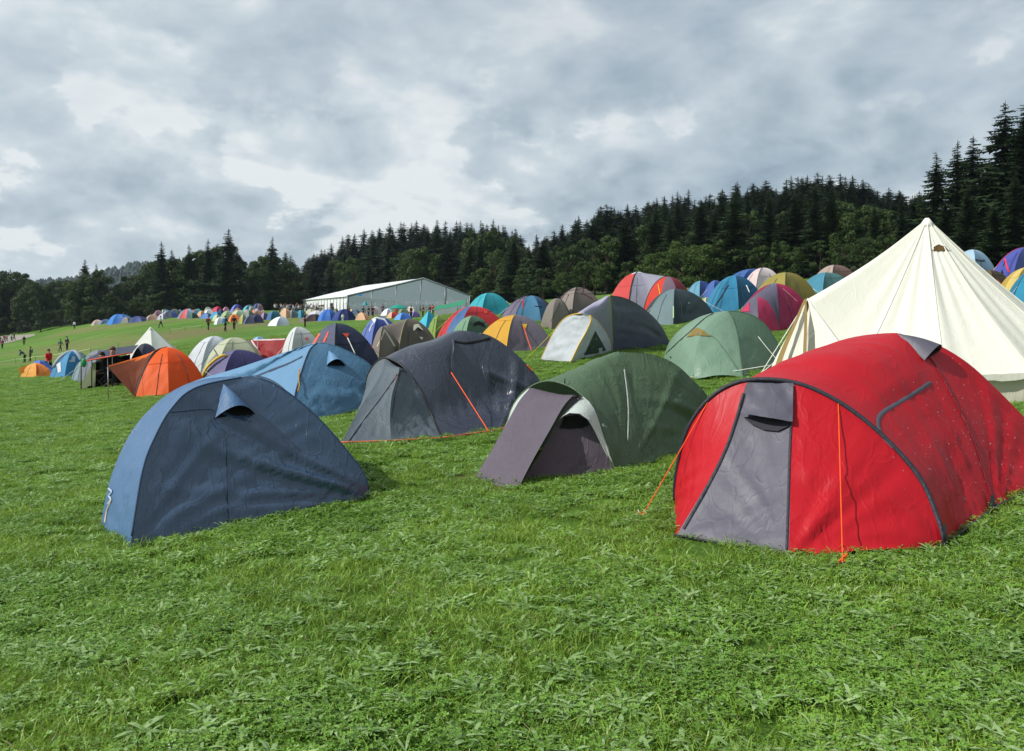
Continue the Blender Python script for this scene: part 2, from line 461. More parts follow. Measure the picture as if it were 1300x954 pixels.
# heaped clouds low over the ridge: sampled on the direction itself so that they do not stretch
mpp = N.new('ShaderNodeMapping'); mpp.inputs['Scale'].default_value = (1, 1, 1.7); mpp.inputs['Location'].default_value = (1.25, .3, 2.6); L.new(tc.outputs['Generated'], mpp.inputs['Vector'])
puff = noise(mpp.outputs[0], 4.2, 12, .58, .12)
puffb = noise(mpp.outputs[0], 4.2, 5, .5, .12, (.030, .0, -.045))
midb = noise(comb.outputs[0], 4.4, 4, .5, .25, (7.3+.03, 2.2-.01, 1.0))
mids_ = noise(comb.outputs[0], 4.4, 4, .5, .25, (7.3, 2.2, 1.0)); puffs_ = noise(mpp.outputs[0], 4.2, 5, .5, .12)
puff2 = noise(mpp.outputs[0], 8.5, 8, .62, .1, (4, 4, 1))
edge = N.new('ShaderNodeMapRange'); edge.interpolation_type = 'SMOOTHSTEP'; edge.inputs['From Min'].default_value = .505; edge.inputs['From Max'].default_value = .56; edge.inputs['To Min'].default_value = -.04; edge.inputs['To Max'].default_value = .16; L.new(math_('MULTIPLY_ADD', puff2, .18, math_('SUBTRACT', puff, .09)), edge.inputs['Value'])
low = N.new('ShaderNodeMapRange'); low.inputs['From Min'].default_value = .40; low.inputs['From Max'].default_value = .16
L.new(sep.outputs['Z'], low.inputs['Value'])
dens = math_('ADD', math_('MULTIPLY', big, .85), math_('MULTIPLY', mid, .85))
dens = math_('ADD', dens, math_('MULTIPLY', edge.outputs[0], low.outputs[0]))
dens = math_('ADD', dens, math_('MULTIPLY', math_('SUBTRACT', puff2, .5), .25))
dens = math_('ADD', dens, math_('MULTIPLY', math_('MULTIPLY', math_('SUBTRACT', puffs_, puffb), low.outputs[0]), 1.6))
dens = math_('ADD', dens, math_('MULTIPLY', math_('SUBTRACT', mids_, midb), .5))
# the left of the view is lighter, towards the sun
dens = math_('ADD', dens, math_('MULTIPLY', sep.outputs['X'], -.13))
dens = math_('MULTIPLY_ADD', dens, 1.75, -.93, clamp=True)
ramp = N.new('ShaderNodeValToRGB'); e = ramp.color_ramp; L.new(dens, ramp.inputs[0])
e.elements[0].position = 0.0; e.elements[0].color = (.31, .40, .475, 1)
e.elements[1].position = 1.0; e.elements[1].color = (.80, .85, .87, 1)
for pos, c in ((.25, (.41, .50, .57, 1)), (.5, (.51, .60, .665, 1)), (.75, (.62, .70, .75, 1))):
    q = e.elements.new(pos); q.color = c
thin = math_('MULTIPLY', noise(comb.outputs[0], 1.4, 6, .6, .2, (11, 4, 0)), 1.0)
cov = N.new('ShaderNodeMapRange'); cov.inputs['From Min'].default_value = .30; cov.inputs['From Max'].default_value = .52
cov.inputs['To Min'].default_value = .72; cov.inputs['To Max'].default_value = 1.0; L.new(thin, cov.inputs['Value'])
mx = N.new('ShaderNodeMix'); mx.data_type = 'RGBA'; L.new(cov.outputs[0], mx.inputs['Factor'])
vm = N.new('ShaderNodeVectorMath'); vm.operation = 'SCALE'; vm.inputs['Scale'].default_value = 10.0; L.new(ramp.outputs['Color'], vm.inputs[0])
L.new(sky.outputs[0], mx.inputs['A']); L.new(vm.outputs[0], mx.inputs['B'])
L.new(mx.outputs['Result'], bg.inputs['Color']); L.new(bg.outputs[0], out.inputs[0])

cam = bpy.data.cameras.new('camera'); co = bpy.data.objects.new('camera', cam); COL.objects.link(co)
co.location = (0, 0, EYE); co.rotation_euler = (R(90), 0, 0)
cam.sensor_width = 36; cam.lens = 36*F/1300; cam.shift_y = -45/1300
cam.clip_start = .1; cam.clip_end = 8000
S.camera = co
S.view_settings.view_transform = 'Standard'; S.view_settings.look = 'None'
S.view_settings.exposure = 0; S.view_settings.gamma = 1; S.view_settings.use_curve_mapping = False
S.cycles.max_bounces = 6; S.cycles.diffuse_bounces = 3; S.cycles.glossy_bounces = 2; S.cycles.transmission_bounces = 4; S.cycles.transparent_max_bounces = 6
S.cycles.use_denoising = True
# ------------------------------------------------------------------ ground
def make_ground():
    az = []
    a = -180.0
    while a < 180: az.append(a); a += (.45 if -42 <= a < 42 else 4.0)
    rad = [0.4]
    while rad[-1] < 3500: rad.append(rad[-1]*1.035+ .02)
    xs = [0.0]; ys = [0.0]
    for r in rad:
        for a in az: xs.append(r*math.sin(R(a))); ys.append(r*math.cos(R(a)))
    zs = zgv(xs, ys); xs = np.array(xs); ys = np.array(ys)
    rr = np.hypot(xs, ys); k = np.clip((rr-420)/500, 0, 1)
    th = np.arctan2(xs, ys)
    hill = 34+12*np.sin(th*3+1)+7*np.sin(th*7+.4)
    zs = zs*(1-k)+np.maximum(zs*.6, hill*np.clip((rr-420)/900, 0, 1)+8)*k
    verts = list(zip(xs.tolist(), ys.tolist(), zs.tolist())); n_ = len(az); fs = []
    for i in range(n_): fs.append((0, 1+(i+1) % n_, 1+i))
    for j in range(len(rad)-1):
        for i in range(n_):
            a0 = 1+j*n_+i; a1 = 1+j*n_+(i+1) % n_; fs.append((a0, a1, a1+n_, a0+n_))
    fs = [f[::-1] for f in fs]
    # worn tracks trodden across the meadow
    tracks = [([(60,424),(110,419),(160,413),(215,408),(262,404)], 3.5, .8), ([(190,432),(225,426),(262,419),(300,414),(350,411),(400,408)], 4.5, 1.0),
              ([(0,464),(40,459),(90,452)], 3.0, .75), ([(20,447),(70,440),(130,436)], 4.0, .6), ([(330,407),(400,404),(470,402),(520,400)], 4, .8),
              ([(600,607),(640,615),(670,612)], .28, .9), ([(1230,640),(1290,650),(1330,640)], .5, .35)]
    wear = np.zeros(len(xs))
    for pts, w, s_ in tracks:
        q = [ground_hit(u, v, 3 if v > 480 else 60, 170) for u, v in pts]
        for (x0, y0), (x1, y1) in zip(q, q[1:]):
            dx, dy = x1-x0, y1-y0; t = np.clip(((xs-x0)*dx+(ys-y0)*dy)/(dx*dx+dy*dy+1e-9), 0, 1)
            d = np.hypot(xs-x0-t*dx, ys-y0-t*dy); wear = np.maximum(wear, s_*np.exp(-(d/w)**2))
    m = bpy.data.materials.new('meadow_soil_and_turf'); nt, N, L = nodes(m)
    out = N.new('ShaderNodeOutputMaterial'); p = N.new('ShaderNodeBsdfPrincipled'); tc = N.new('ShaderNodeTexCoord')
    def nz(s_, d, r_=.6, sx=(1,1,1)):
        mp = N.new('ShaderNodeMapping'); mp.inputs['Scale'].default_value = sx; L.new(tc.outputs['Object'], mp.inputs['Vector'])
        q = N.new('ShaderNodeTexNoise'); q.inputs['Scale'].default_value = s_; q.inputs['Detail'].default_value = d; q.inputs['Roughness'].default_value = r_; L.new(mp.outputs[0], q.inputs['Vector']); return q.outputs['Fac']
    def ramp(f, cols):
        r_ = N.new('ShaderNodeValToRGB'); e = r_.color_ramp; L.new(f, r_.inputs[0])
        e.elements[0].position, e.elements[0].color = cols[0][0], (*cols[0][1], 1); e.elements[1].position, e.elements[1].color = cols[-1][0], (*cols[-1][1], 1)
        for ps, c in cols[1:-1]: q = e.elements.new(ps); q.color = (*c, 1)
        return r_.outputs['Color']
    def mix(f, a, b, mode='MIX'):
        q = N.new('ShaderNodeMix'); q.data_type = 'RGBA'; q.blend_type = mode
        if isinstance(f, float): q.inputs['Factor'].default_value = f
        else: L.new(f, q.inputs['Factor'])
        L.new(a, q.inputs['A']) if not isinstance(a, tuple) else setattr(q.inputs['A'], 'default_value', (*a, 1))
        L.new(b, q.inputs['B']) if not isinstance(b, tuple) else setattr(q.inputs['B'], 'default_value', (*b, 1))
        return q.outputs['Result']
    fine = ramp(nz(38, 6, .7), [(.32, (.028, .075, .010)), (.5, (.07, .16, .018)), (.66, (.15, .30, .04))])
    broad = ramp(nz(.16, 5, .62), [(.35, (.07, .155, .018)), (.5, (.10, .195, .024)), (.68, (.16, .245, .04))])
    g = mix(.62, fine, broad)
    br = ramp(nz(2.2, 5), [(.3, (.12, .12, .04)), (.7, (.22, .18, .085))])
    at = N.new('ShaderNodeAttribute'); at.attribute_name = 'wear'
    ww = N.new('ShaderNodeMath'); ww.operation = 'MULTIPLY'; L.new(at.outputs['Fac'], ww.inputs[0])
    wn = N.new('ShaderNodeMapRange'); wn.inputs['From Min'].default_value = .35; wn.inputs['From Max'].default_value = .6; wn.inputs['To Min'].default_value = .45; wn.inputs['To Max'].default_value = 1.3
    L.new(nz(.9, 5, .6), wn.inputs['Value']); L.new(wn.outputs[0], ww.inputs[1]); ww.use_clamp = True
    g2 = mix(ww.outputs[0], g, br)
    at2 = N.new('ShaderNodeAttribute'); at2.attribute_name = 'woods'
    floor_ = ramp(nz(.5, 4), [(.3, (.02, .03, .012)), (.7, (.05, .055, .022))])
    g3 = mix(at2.outputs['Fac'], g2, floor_)
    L.new(g3, p.inputs['Base Color']); p.inputs['Roughness'].default_value = .85; p.inputs['Specular IOR Level'].default_value = .15
    b = N.new('ShaderNodeBump'); b.inputs['Strength'].default_value = .9; b.inputs['Distance'].default_value = .08; L.new(nz(22, 6, .75), b.inputs['Height']); L.new(b.outputs[0], p.inputs['Normal'])
    L.new(p.outputs[0], out.inputs[0])
    o = mk('ground', verts, fs, m); tag(o, 'green meadow slope of the camp site rising towards the woods', 'meadow', kind='structure')
    a = o.data.attributes.new('wear', 'FLOAT', 'POINT'); a.data.foreach_set('value', wear.astype(np.float32))
    # forest floor: beyond the edge of the woods
    eu = [-400, 0, 60, 150, 300, 400, 560, 700, 860, 960, 1050, 1150, 1250, 1400]; ey = [215, 212, 205, 178, 178, 188, 190, 136, 124, 116, 108, 96, 86, 75]
    uu = np.where(ys > 1, xs/np.maximum(ys, 1)*F+CU, 0); edge = np.interp(uu, eu, ey); wd = np.clip((ys-edge)/6, 0, 1)*(ys > 1)
    a = o.data.attributes.new('woods', 'FLOAT', 'POINT'); a.data.foreach_set('value', wd.astype(np.float32))
    return o
GROUND = make_ground()

# a made-up path on the far left
def path_strip():
    L_ = [ground_hit(u, v, 100, 215) for u, v in ((-60,446),(-20,440),(8,436),(30,430.5),(44,426.5))]
    Rr = [ground_hit(u, v, 90, 210) for u, v in ((-60,430),(-20,429),(8,427),(30,425.5),(44,424.5))]
    A = resample([Vector((x, y, 0)) for x, y in L_], 24); B = resample([Vector((x, y, 0)) for x, y in Rr], 24); vs = []; fs = []; n = 8
    for j in range(25):
        for i in range(n+1):
            p = A[j].lerp(B[j], i/n); vs.append((p.x, p.y, zg(p.x, p.y)+.06))
    for j in range(24):
        for i in range(n): k = j*(n+1)+i; fs.append((k, k+1, k+n+2, k+n+1))
    o = mk('path', vs, fs, plain('grey_gravel', '#8f8a80', .9)); tag(o, 'grey gravel path crossing the foot of the meadow', 'path', kind='structure')
path_strip()

# ------------------------------------------------------------------ grass
def leafmat(key, c1, c2, tr=.35, rough=.5):
    m = bpy.data.materials.new(key); nt, N, L = nodes(m)
    out = N.new('ShaderNodeOutputMaterial'); p = N.new('ShaderNodeBsdfPrincipled'); oi = N.new('ShaderNodeObjectInfo')
    tc = N.new('ShaderNodeTexCoord'); g = N.new('ShaderNodeNewGeometry')
    nz = N.new('ShaderNodeTexNoise'); nz.inputs['Scale'].default_value = 1.1; nz.inputs['Detail'].default_value = 3; L.new(g.outputs['Position'], nz.inputs['Vector'])
    ad = N.new('ShaderNodeMath'); ad.operation = 'MULTIPLY_ADD'; ad.inputs[1].default_value = .45; L.new(g.outputs['Random Per Island'], ad.inputs[0])
    a2 = N.new('ShaderNodeMath'); a2.operation = 'MULTIPLY_ADD'; a2.inputs[1].default_value = .25; L.new(oi.outputs['Random'], a2.inputs[0])
    a3 = N.new('ShaderNodeMath'); a3.operation = 'MULTIPLY_ADD'; a3.inputs[1].default_value = .9; a3.inputs[2].default_value = -.28; L.new(nz.outputs['Fac'], a3.inputs[0])
    L.new(a3.outputs[0], a2.inputs[2]); L.new(a2.outputs[0], ad.inputs[2])
    mx = N.new('ShaderNodeMix'); mx.data_type = 'RGBA'; mx.inputs['A'].default_value = (*c1, 1); mx.inputs['B'].default_value = (*c2, 1); mx.clamp_factor = True
    L.new(ad.outputs[0], mx.inputs['Factor']); L.new(mx.outputs['Result'], p.inputs['Base Color'])
    p.inputs['Roughness'].default_value = rough-.08; p.inputs['Specular IOR Level'].default_value = .5
    t = N.new('ShaderNodeBsdfTranslucent'); L.new(mx.outputs['Result'], t.inputs['Color'])
    ms = N.new('ShaderNodeMixShader'); ms.inputs[0].default_value = tr; L.new(p.outputs[0], ms.inputs[1]); L.new(t.outputs[0], ms.inputs[2]); L.new(ms.outputs[0], out.inputs[0])
    return m
M_BLADE = leafmat('grass_blade', (.095, .19, .017), (.34, .51, .065))
M_CLOVER = leafmat('clover_leaf', (.07, .175, .017), (.255, .46, .06))
M_BROAD = leafmat('broad_leaf', (.15, .29, .06), (.45, .60, .28))
M_STRAW = leafmat('dry_blade', (.22, .2, .08), (.38, .33, .16))

def clump(seed, nb, nc, nl, rad=.13, hs=1.0):
    r = random.Random(seed); m = MB()
    for _ in range(nb):
        a = r.uniform(0, 6.28); d = rad*math.sqrt(r.random()); x, y = d*math.cos(a), d*math.sin(a)
        h = r.uniform(.028, .070)*hs; w = r.uniform(.0016, .0034); b = r.uniform(0, 6.28); ln = r.uniform(.2, 1.3)*h; t = r.uniform(0, 3.14)
        wx, wy = math.cos(t)*w, math.sin(t)*w; bx, by = math.cos(b)*ln, math.sin(b)*ln; pts = []
        for k in (0, .4, .75, 1):
            q = k**1.8; c = (x+bx*q, y+by*q, h*(k-.22*k*k)); ww = (1, .95, .6, .05)[(0, .4, .75, 1).index(k)]
            pts += [(c[0]-wx*ww, c[1]-wy*ww, c[2]), (c[0]+wx*ww, c[1]+wy*ww, c[2])]
        m.add(pts, [(0,1,3,2),(2,3,5,4),(4,5,7,6)], 3 if r.random() < .05 else 0)
    for _ in range(nc):
        a = r.uniform(0, 6.28); d = rad*math.sqrt(r.random()); x, y = d*math.cos(a), d*math.sin(a); h = r.uniform(.018, .048)*hs; s_ = r.uniform(.0065, .0120)
        tx, ty = r.uniform(-.5, .5), r.uniform(-.5, .5); ro = r.uniform(0, 6.28)
        for k in range(3):
            an = ro+k*2.094; ca, sa = math.cos(an), math.sin(an); vs = []
            for (l, w) in ((0, 0), (.5, -.42), (1.0, -.5), (1.35, 0), (1.0, .5), (.5, .42)):
                px, py = s_*(l*ca-w*sa), s_*(l*sa+w*ca); vs.append((x+px, y+py, h+px*tx+py*ty+abs(w)*s_*.35))
            m.add(vs, [(0,1,2,3),(0,3,4,5)], 1)
    for _ in range(nl):
        a = r.uniform(0, 6.28); d = rad*.6*r.random(); x, y = d*math.cos(a), d*math.sin(a)
        for k in range(r.randint(2, 5)):
            an = r.uniform(0, 6.28); ll = r.uniform(.035, .10); w = ll*r.uniform(.13, .24); up = r.uniform(.25, .9); ca, sa = math.cos(an), math.sin(an); vs = []
            for q, ww in ((0, .25), (.35, .9), (.7, 1), (1, .15)):
                z = .012+ll*up*(q-.55*q*q)
                for sg in (-1, 1): vs.append((x+ca*q*ll-sa*w*ww*sg*.5, y+sa*q*ll+ca*w*ww*sg*.5, z+.2*w*ww))
            m.add(vs, [(0,1,3,2),(2,3,5,4),(4,5,7,6)], 2)
    me = bpy.data.meshes.new('grass_clump'); me.from_pydata([tuple(v) for v in m.v], [], m.f)
    for mt in (M_BLADE, M_CLOVER, M_BROAD, M_STRAW): me.materials.append(mt)
    me.polygons.foreach_set('material_index', m.m); me.update()
    return bpy.data.objects.new('grass_clump', me)

def make_grass():
    srcs = [clump(1, 90, 12, 2), clump(2, 60, 40, 4), clump(3, 30, 70, 3), clump(4, 40, 40, 9), clump(5, 110, 6, 0, hs=1.15), clump(6, 40, 55, 5),
            clump(7, 26, 12, 1, rad=.16)]
    r = np.random.default_rng(5); P = []
    bands = [(.6, 2.5, 60), (2.5, 5, 110), (5, 8, 85), (8, 12, 55), (12, 18, 28), (18, 28, 10), (28, 45, 4.5), (45, 75, 1.8)]
    for y0, y1, dn in bands:
        n_ = int(((y1**2-y0**2)/2*1.9+3*(y1-y0))*dn); y = np.sqrt(r.uniform(y0**2, y1**2, n_)); x = (y+1.6)*r.uniform(-.95, .95, n_)
        sc = r.uniform(.75, 1.15, n_)*(1 if y1 < 13 else 1.0+(y-12)*.018)
        # patchy lushness
        P.append(np.stack([x, y, sc], 1))
    P = np.concatenate(P); z = zgv(P[:,0], P[:,1])
    me = bpy.data.meshes.new('grass'); me.from_pydata([(float(a), float(b), float(c)-.004) for a, b, c in zip(P[:,0], P[:,1], z)], [], [])
    n_ = len(P)
    a = me.attributes.new('g_scale', 'FLOAT', 'POINT'); a.data.foreach_set('value', P[:,2].astype(np.float32))
    a = me.attributes.new('g_rot', 'FLOAT_VECTOR', 'POINT'); rot = np.stack([r.normal(0, .09, n_), r.normal(0, .09, n_), r.uniform(0, 6.28, n_)], 1).astype(np.float32); a.data.foreach_set('vector', rot.ravel())
    # clover and broad leaved plants gather in patches
    pn = np.sin(P[:,0]*1.7+np.sin(P[:,1]*1.3))*np.sin(P[:,1]*1.9+1.3*np.sin(P[:,0]*.8))+r.normal(0, .55, n_)
    ix = np.where(pn > .75, 2, np.where(pn > .35, 5, np.where(pn > 0, 1, np.where(pn > -.5, 0, 4)))); ix = np.where(r.random(n_) < .10, 3, ix)
    a = me.attributes.new('g_idx', 'INT', 'POINT'); a.data.foreach_set('value', ix.astype(np.int32))
    o = bpy.data.objects.new('grass', me); COL.objects.link(o); tag(o, 'lush short grass and clover covering the meadow', 'grass', kind='stuff')
    ng = bpy.data.node_groups.new('scatter_grass', 'GeometryNodeTree')
    ng.interface.new_socket('Geometry', in_out='INPUT', socket_type='NodeSocketGeometry'); ng.interface.new_socket('Geometry', in_out='OUTPUT', socket_type='NodeSocketGeometry')
    N = ng.nodes; L = ng.links; gi = N.new('NodeGroupInput'); go = N.new('NodeGroupOutput')
    iop = N.new('GeometryNodeInstanceOnPoints'); gj = N.new('GeometryNodeGeometryToInstance')
    for s_ in reversed(srcs):
        oi = N.new('GeometryNodeObjectInfo'); oi.inputs['Object'].default_value = s_; L.new(oi.outputs['Geometry'], gj.inputs[0])
    def na(nm, ty):
        q = N.new('GeometryNodeInputNamedAttribute'); q.data_type = ty; q.inputs['Name'].default_value = nm; return q.outputs['Attribute']
    L.new(gi.outputs[0], iop.inputs['Points']); L.new(gj.outputs[0], iop.inputs['Instance']); iop.inputs['Pick Instance'].default_value = True
    L.new(na('g_idx', 'INT'), iop.inputs['Instance Index'])
    e2r = N.new('FunctionNodeEulerToRotation'); L.new(na('g_rot', 'FLOAT_VECTOR'), e2r.inputs[0]); L.new(e2r.outputs[0], iop.inputs['Rotation'])
    L.new(na('g_scale', 'FLOAT'), iop.inputs['Scale'])
    L.new(iop.outputs[0], go.inputs[0])
    md = o.modifiers.new('scatter', 'NODES'); md.node_group = ng
    print('grass clumps', n_)
make_grass()
# ------------------------------------------------------------------ the tents in front
def base_of(pts):
    c = sum((Vector(p) for p in pts), Vector())/len(pts); return Vector((c.x, c.y, zg(c.x, c.y)))

def blue_tent():
    C1 = gp(165, 697); M1 = Vector((*XY(127, 6.45), 0)); M1.z = zg(M1.x, M1.y); C2 = gp(470, 632)
    C4 = gxy(-3.30, 7.35); C3 = gxy(-2.05, 8.5); T = Pt(318, 477, 7.25)
    root = empty('dome_tent', base_of([C1, C2, C3, C4]), 'dark blue dome tent on the grass at front left, raised vent cowl near its crown', 'tent')
    m1 = fabric('blue_flysheet_shaded', '#2d4560', .26, .04, .45, 5, .7)
    m2 = fabric('blue_flysheet_sunlit', '#4c6e94', .36, .12, .3, 4, .4)  # light and shade put into colour: one blue cloth, sunlit ends, shaded sides
    ins = Vector((T.x, T.y, .5))
    c1 = pix([(165,693),(171,655),(181,598),(193,563),(217,520),(250,492),(318,477)], C1, Y1=7.25, n=44)
    cm = pix([(127,671),(139,612),(160,560),(186,524),(222,495),(262,481),(318,477)], M1, Y1=7.25, n=44)
    c2 = pix([(470,627),(463,604),(438,569),(408,535),(377,507),(347,487),(318,477)], C2, Y1=7.25, n=44)
    c3 = rise(C3, T, 44); c4 = rise(C4, T, 44)
    s = Surf()
    panel('side_panel', root, c1, c2, m1, s, ns=64, sag=.05, wr=.005, seed=3, inside=ins, fan=(1.0, 1.3), fan_amp=.008, freq=5, hem=.015, reach=.85, sharp=.034)
    panel('end_panel', root, cm, c1, m2, s, ns=12, sag=.02, wr=.006, seed=9, inside=ins, fan=(.3, .6), fan_amp=.02, hem=.0)
    panel('end_panel', root, c4, cm, m2, s, ns=12, sag=.02, seed=8, inside=ins)
    panel('side_panel', root, c3, c4, m1, s, ns=18, sag=.05, seed=5, inside=ins)
    panel('end_panel', root, c2, c3, m2, s, ns=16, sag=.05, seed=6, inside=ins)
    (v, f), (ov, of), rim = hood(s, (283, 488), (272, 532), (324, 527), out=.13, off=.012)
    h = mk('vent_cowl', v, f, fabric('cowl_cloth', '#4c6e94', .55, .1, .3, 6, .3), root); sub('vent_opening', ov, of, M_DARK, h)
    v, f = strip(s, [(134,664),(137,648),(143,634)], .010, .01, 10); mk('hem_cord', v, f, plain('buff_cord', '#b5a88a', .7), root)
    for c in (c1, c2): sleeve(root, c[2:-2], fabric('blue_sleeve', '#2d4560', .65, .0, .2, 5, .2), .007, 'pole_sleeve')
    v, f = strip(s, [(287,560),(288,600),(289,640),(290,662)], .007, .003, 20); mk('seam', v, f, plain('blue_seam', '#24384f', .8, 0, .1), root)
    v, f = strip(s, [(217,524),(262,520),(272,522)], .006, .003, 16); mk('seam', v, f, plain('blue_seam', '#24384f', .8, 0, .1), root)
    # small pale print on the end panel
    v, f = strip(s, [(139,621),(143,625),(139,630),(142,634),(138,640)], .016, .012, 16); mk('printed_mark', v, f, plain('pale_print', '#9fb0c4', .6), root)
    for c in (C1, C2, C3, C4):
        q = MB(); d = (c-Vector(root.location)); d.z = 0; d.normalize(); q.tube([c+d*.05+Vector((0,0,.03)), c+d*.0-Vector((0,0,.06))], .004, 5); q.obj('peg', M_PEG, root)

def red_tent():
    FR = gp(1200, 695); hy = 6.25; FL = gxy(*XY(857, hy)); D1 = gp(857, 683); D2 = gp(1001, 709); RN = gp(1262, 648)
    root = empty('tunnel_tent', base_of([FR, FL, RN]), 'red tunnel tent with grey zipped door and orange guy lines at front right', 'tent')
    red = fabric('red_flysheet', '#b80a1c', .48, .14, .26, 4.5, .30, var=.06); grey = fabric('charcoal_grey_cloth', '#514f5c', .5, .05, .16, 5, .35)
    dgrey = fabric('dark_grey_webbing', '#2c2c36', .55, .0, .3, 9, .3)
    front = pix([(1200,691),(1190,657),(1168,608),(1127,560),(1075,517),(1022,490),(975,482),(932,487),(897,510),(872,548),(859,600),(856,636)], None, FR.y, FL.y, n=48, pw=1.0)
    front[0] = FR; front[-1] = FL
    T = Pt(1138, 423, 6.55); far = gxy(2.15, 7.25)
    rear = pix([(1262,648),(1250,610),(1236,562),(1214,512),(1184,458),(1160,432),(1138,423)], RN, Y1=6.55, n=26, pw=1.0)[:-1]+[T]
    rearfar = arch(Vector((2*T.x-far.x, 2*T.y-far.y, far.z)), T, far, 40)[20:]
    rearF = resample(rear+rearfar[1:], 48)
    def midarch(k, vtop, utop):
        a = [front[i].lerp(rearF[i], k) for i in range(49)]; j = min(range(49), key=lambda i: (a[i]-Pt(utop, vtop, a[i].y)).length)
        tgt = Pt(utop, vtop, a[j].y); d = tgt-a[j]
        return [p+d*math.exp(-((i-j)/12)**2)*min(1, i/10)*min(1, (48-i)/10) for i, p in enumerate(a)]
    mid = midarch(.5, 445, 1060); mid2 = midarch(.2, 474, 1020)
    ins = Vector((2.6, 6.3, .7)); s = Surf()
    rings = [front, mid2, mid, rearF]
    vs = []; fs = []; ns = 26
    # one body sheet through the four hoops
    for i in range(49):
        row = resample([r_[i] for r_ in rings], ns)
        for j, p in enumerate(row):
            e = math.sin(math.pi*j/ns); nn = (p-Vector((ins.x+(p.x-ins.x)*.2, ins.y+(p.y-ins.y)*.2, .45))).normalized(); t = i/48
            fold = mnoise.noise(Vector((j*.12, i*.7, 3)))*.006+mnoise.noise(Vector((j*.08+i*.05, i*.35, 9)))*.012*max(0, 1-i/24)+.014*mnoise.noise(Vector((j*.8, i*.1, 4)))+.020*max(0, 1-i/22)*(ridged(j*.05+i*.02, i*.34-j*.10, 5)-.3)+.012*max(0, 1-i/30)*ridged(j*.16, i*.5, 8)
            vs.append(p+nn*(-.05*e*(1 if i < 16 or i > 34 else .3)+fold*min(1, j/4, (ns-j)/4)))
    for i in range(48):
        for j in range(ns): k = i*(ns+1)+j; fs.append((k, k+1, k+ns+2, k+ns+1))
    s.add(vs, fs); mk('canopy', vs, fs, red, root)
    tn = gp(1375, 590); tf = gxy(tn.x-.75, tn.y+.7)
    tail = pix([(1375,590),(1340,566),(1300,529),(1264,493),(1226,459),(1182,434),(1138,423)], tn, Y1=6.55, n=26, pw=.8)
    panel('rear_panel', root, rear if len(rear) == 27 else resample(rear, 26), tail, red, s, ns=34, sag=.03, wr=.005, seed=12, inside=ins, fan=(1, .5), fan_amp=.006, reach=.8, sharp=.022)
    panel('rear_panel', root, tail, rise(tf, T, 26, open_=25), red, s, ns=14, sag=.04, seed=13, inside=ins)
    panel('rear_panel', root, rise(tf, T, 26, open_=25), resample(rearfar[::-1], 26), red, s, ns=14, sag=.04, seed=14, inside=ins)
    # porch: three sheets falling from the front hoop
    def hoopseg(i0, i1): return front[i0:i1+1]
    def nearest(u, v): return min(range(49), key=lambda i: (front[i].x/front[i].y*F+CU-u)**2+(CV-(front[i].z-EYE)/front[i].y*F-v)**2)
    a, b = nearest(948, 484), nearest(1008, 486)
    dl = pix([(857,679),(900,610),(924,560),(938,520),(948,484)], D1, Y1=front[a].y, n=34); dl[-1] = front[a]
    dr = pix([(1001,704),(1003,640),(1004,570),(1007,520),(1008,486)], D2, Y1=front[b].y, n=34, pw=1.0); dr[-1] = front[b]
    cin = Vector((2.2, 6.3, .5))
    panel('porch_panel', root, resample(front[a:][::-1], 34), dl, red, s, ns=24, sag=.02, wr=.004, seed=21, inside=cin, fan=(.8, .8), fan_amp=.006, reach=.8, sharp=.018)
    top = front[b:a+1][::-1]
    dv, df = loft(dl, dr, ns=26, sag=.03, wr=.004, seed=22, inside=cin, fan=(.6, .8), fan_amp=.006, reach=.7, sharp=.015)
    s.add(dv, df); door = mk('door', dv, df, grey, root)
    v, f = strip(s, [(868,672),(900,615),(921,572),(935,532),(944,500)], .022, .01); sub('zip', v, f, dgrey, door)
    v, f = strip(s, [(999,698),(1001,640),(1003,570),(1007,500)], .016, .01); sub('zip', v, f, dgrey, door)
    rr = panel('porch_panel', root, dr, resample(front[:b+1], 34), red, s, ns=44, sag=.02, wr=.004, seed=23, inside=cin, fan=(1.2, 1.0), fan_amp=.006, bulge=.05, reach=.75, sharp=.022)
    # rolled door cover with its dark gap
    (v, f), (ov, of), rim = hood(s, (975, 486), (942, 531), (1008, 538), out=.05, off=.02, rise_=.1)
    n_ = 12; vv = []; ff = []
    tl, tr_ = [s.at(*q, .02)[0] for q in ((955, 488), (1008, 489))]; bl, bnn = s.at(942, 529, .04); br_ = s.at(1007, 540, .03)[0]
    for j in range(9):
        t = j/8
        for i in range(n_+1):
            q = i/n_; p = tl.lerp(tr_, q).lerp(bl.lerp(br_, q), t)+bnn*(.045*math.sin(math.pi*q)*t+.02*fbm(i*.35, j*.5, 2)+.02*t)-Vector((0,0,.02*math.sin(math.pi*q)*t)); vv.append(p)
    for j in range(8):
        for i in range(n_): k = j*(n_+1)+i; ff.append((k, k+1, k+n_+2, k+n_+1))
    cov = mk('door_cover', vv, ff, grey, root)
    pts = [s.at(u, v_, .015)[0] for u, v_ in ((944,531),(960,530),(985,532),(1005,538),(1001,543),(988,549),(970,547),(955,540))]
    sub('window_gap', pts, [tuple(range(8))], plain('dark_mesh', '#2a2732', .8), cov, smooth=False)
    sleeve(root, front, dgrey, .017, 'pole_sleeve', 8)
    v, f = strip(s, [(1262,640),(1250,605),(1236,560),(1213,512),(1186,463),(1160,436),(1142,425)], .012, .008, 30); mk('seam', v, f, fabric('dark_red_seam', '#6d0f1c', .5, 0), root)
    v, f = strip(s, [(1181,486),(1160,500),(1138,513),(1122,523),(1115,532),(1116,545),(1124,558),(1134,568)], .030, .006, 30); mk('vent_piping', v, f, grey, root)
    (v, f), (ov, of), rim = hood(s, (1139, 426), (1172, 459), (1193, 446), out=.10, off=.012, rise_=0)
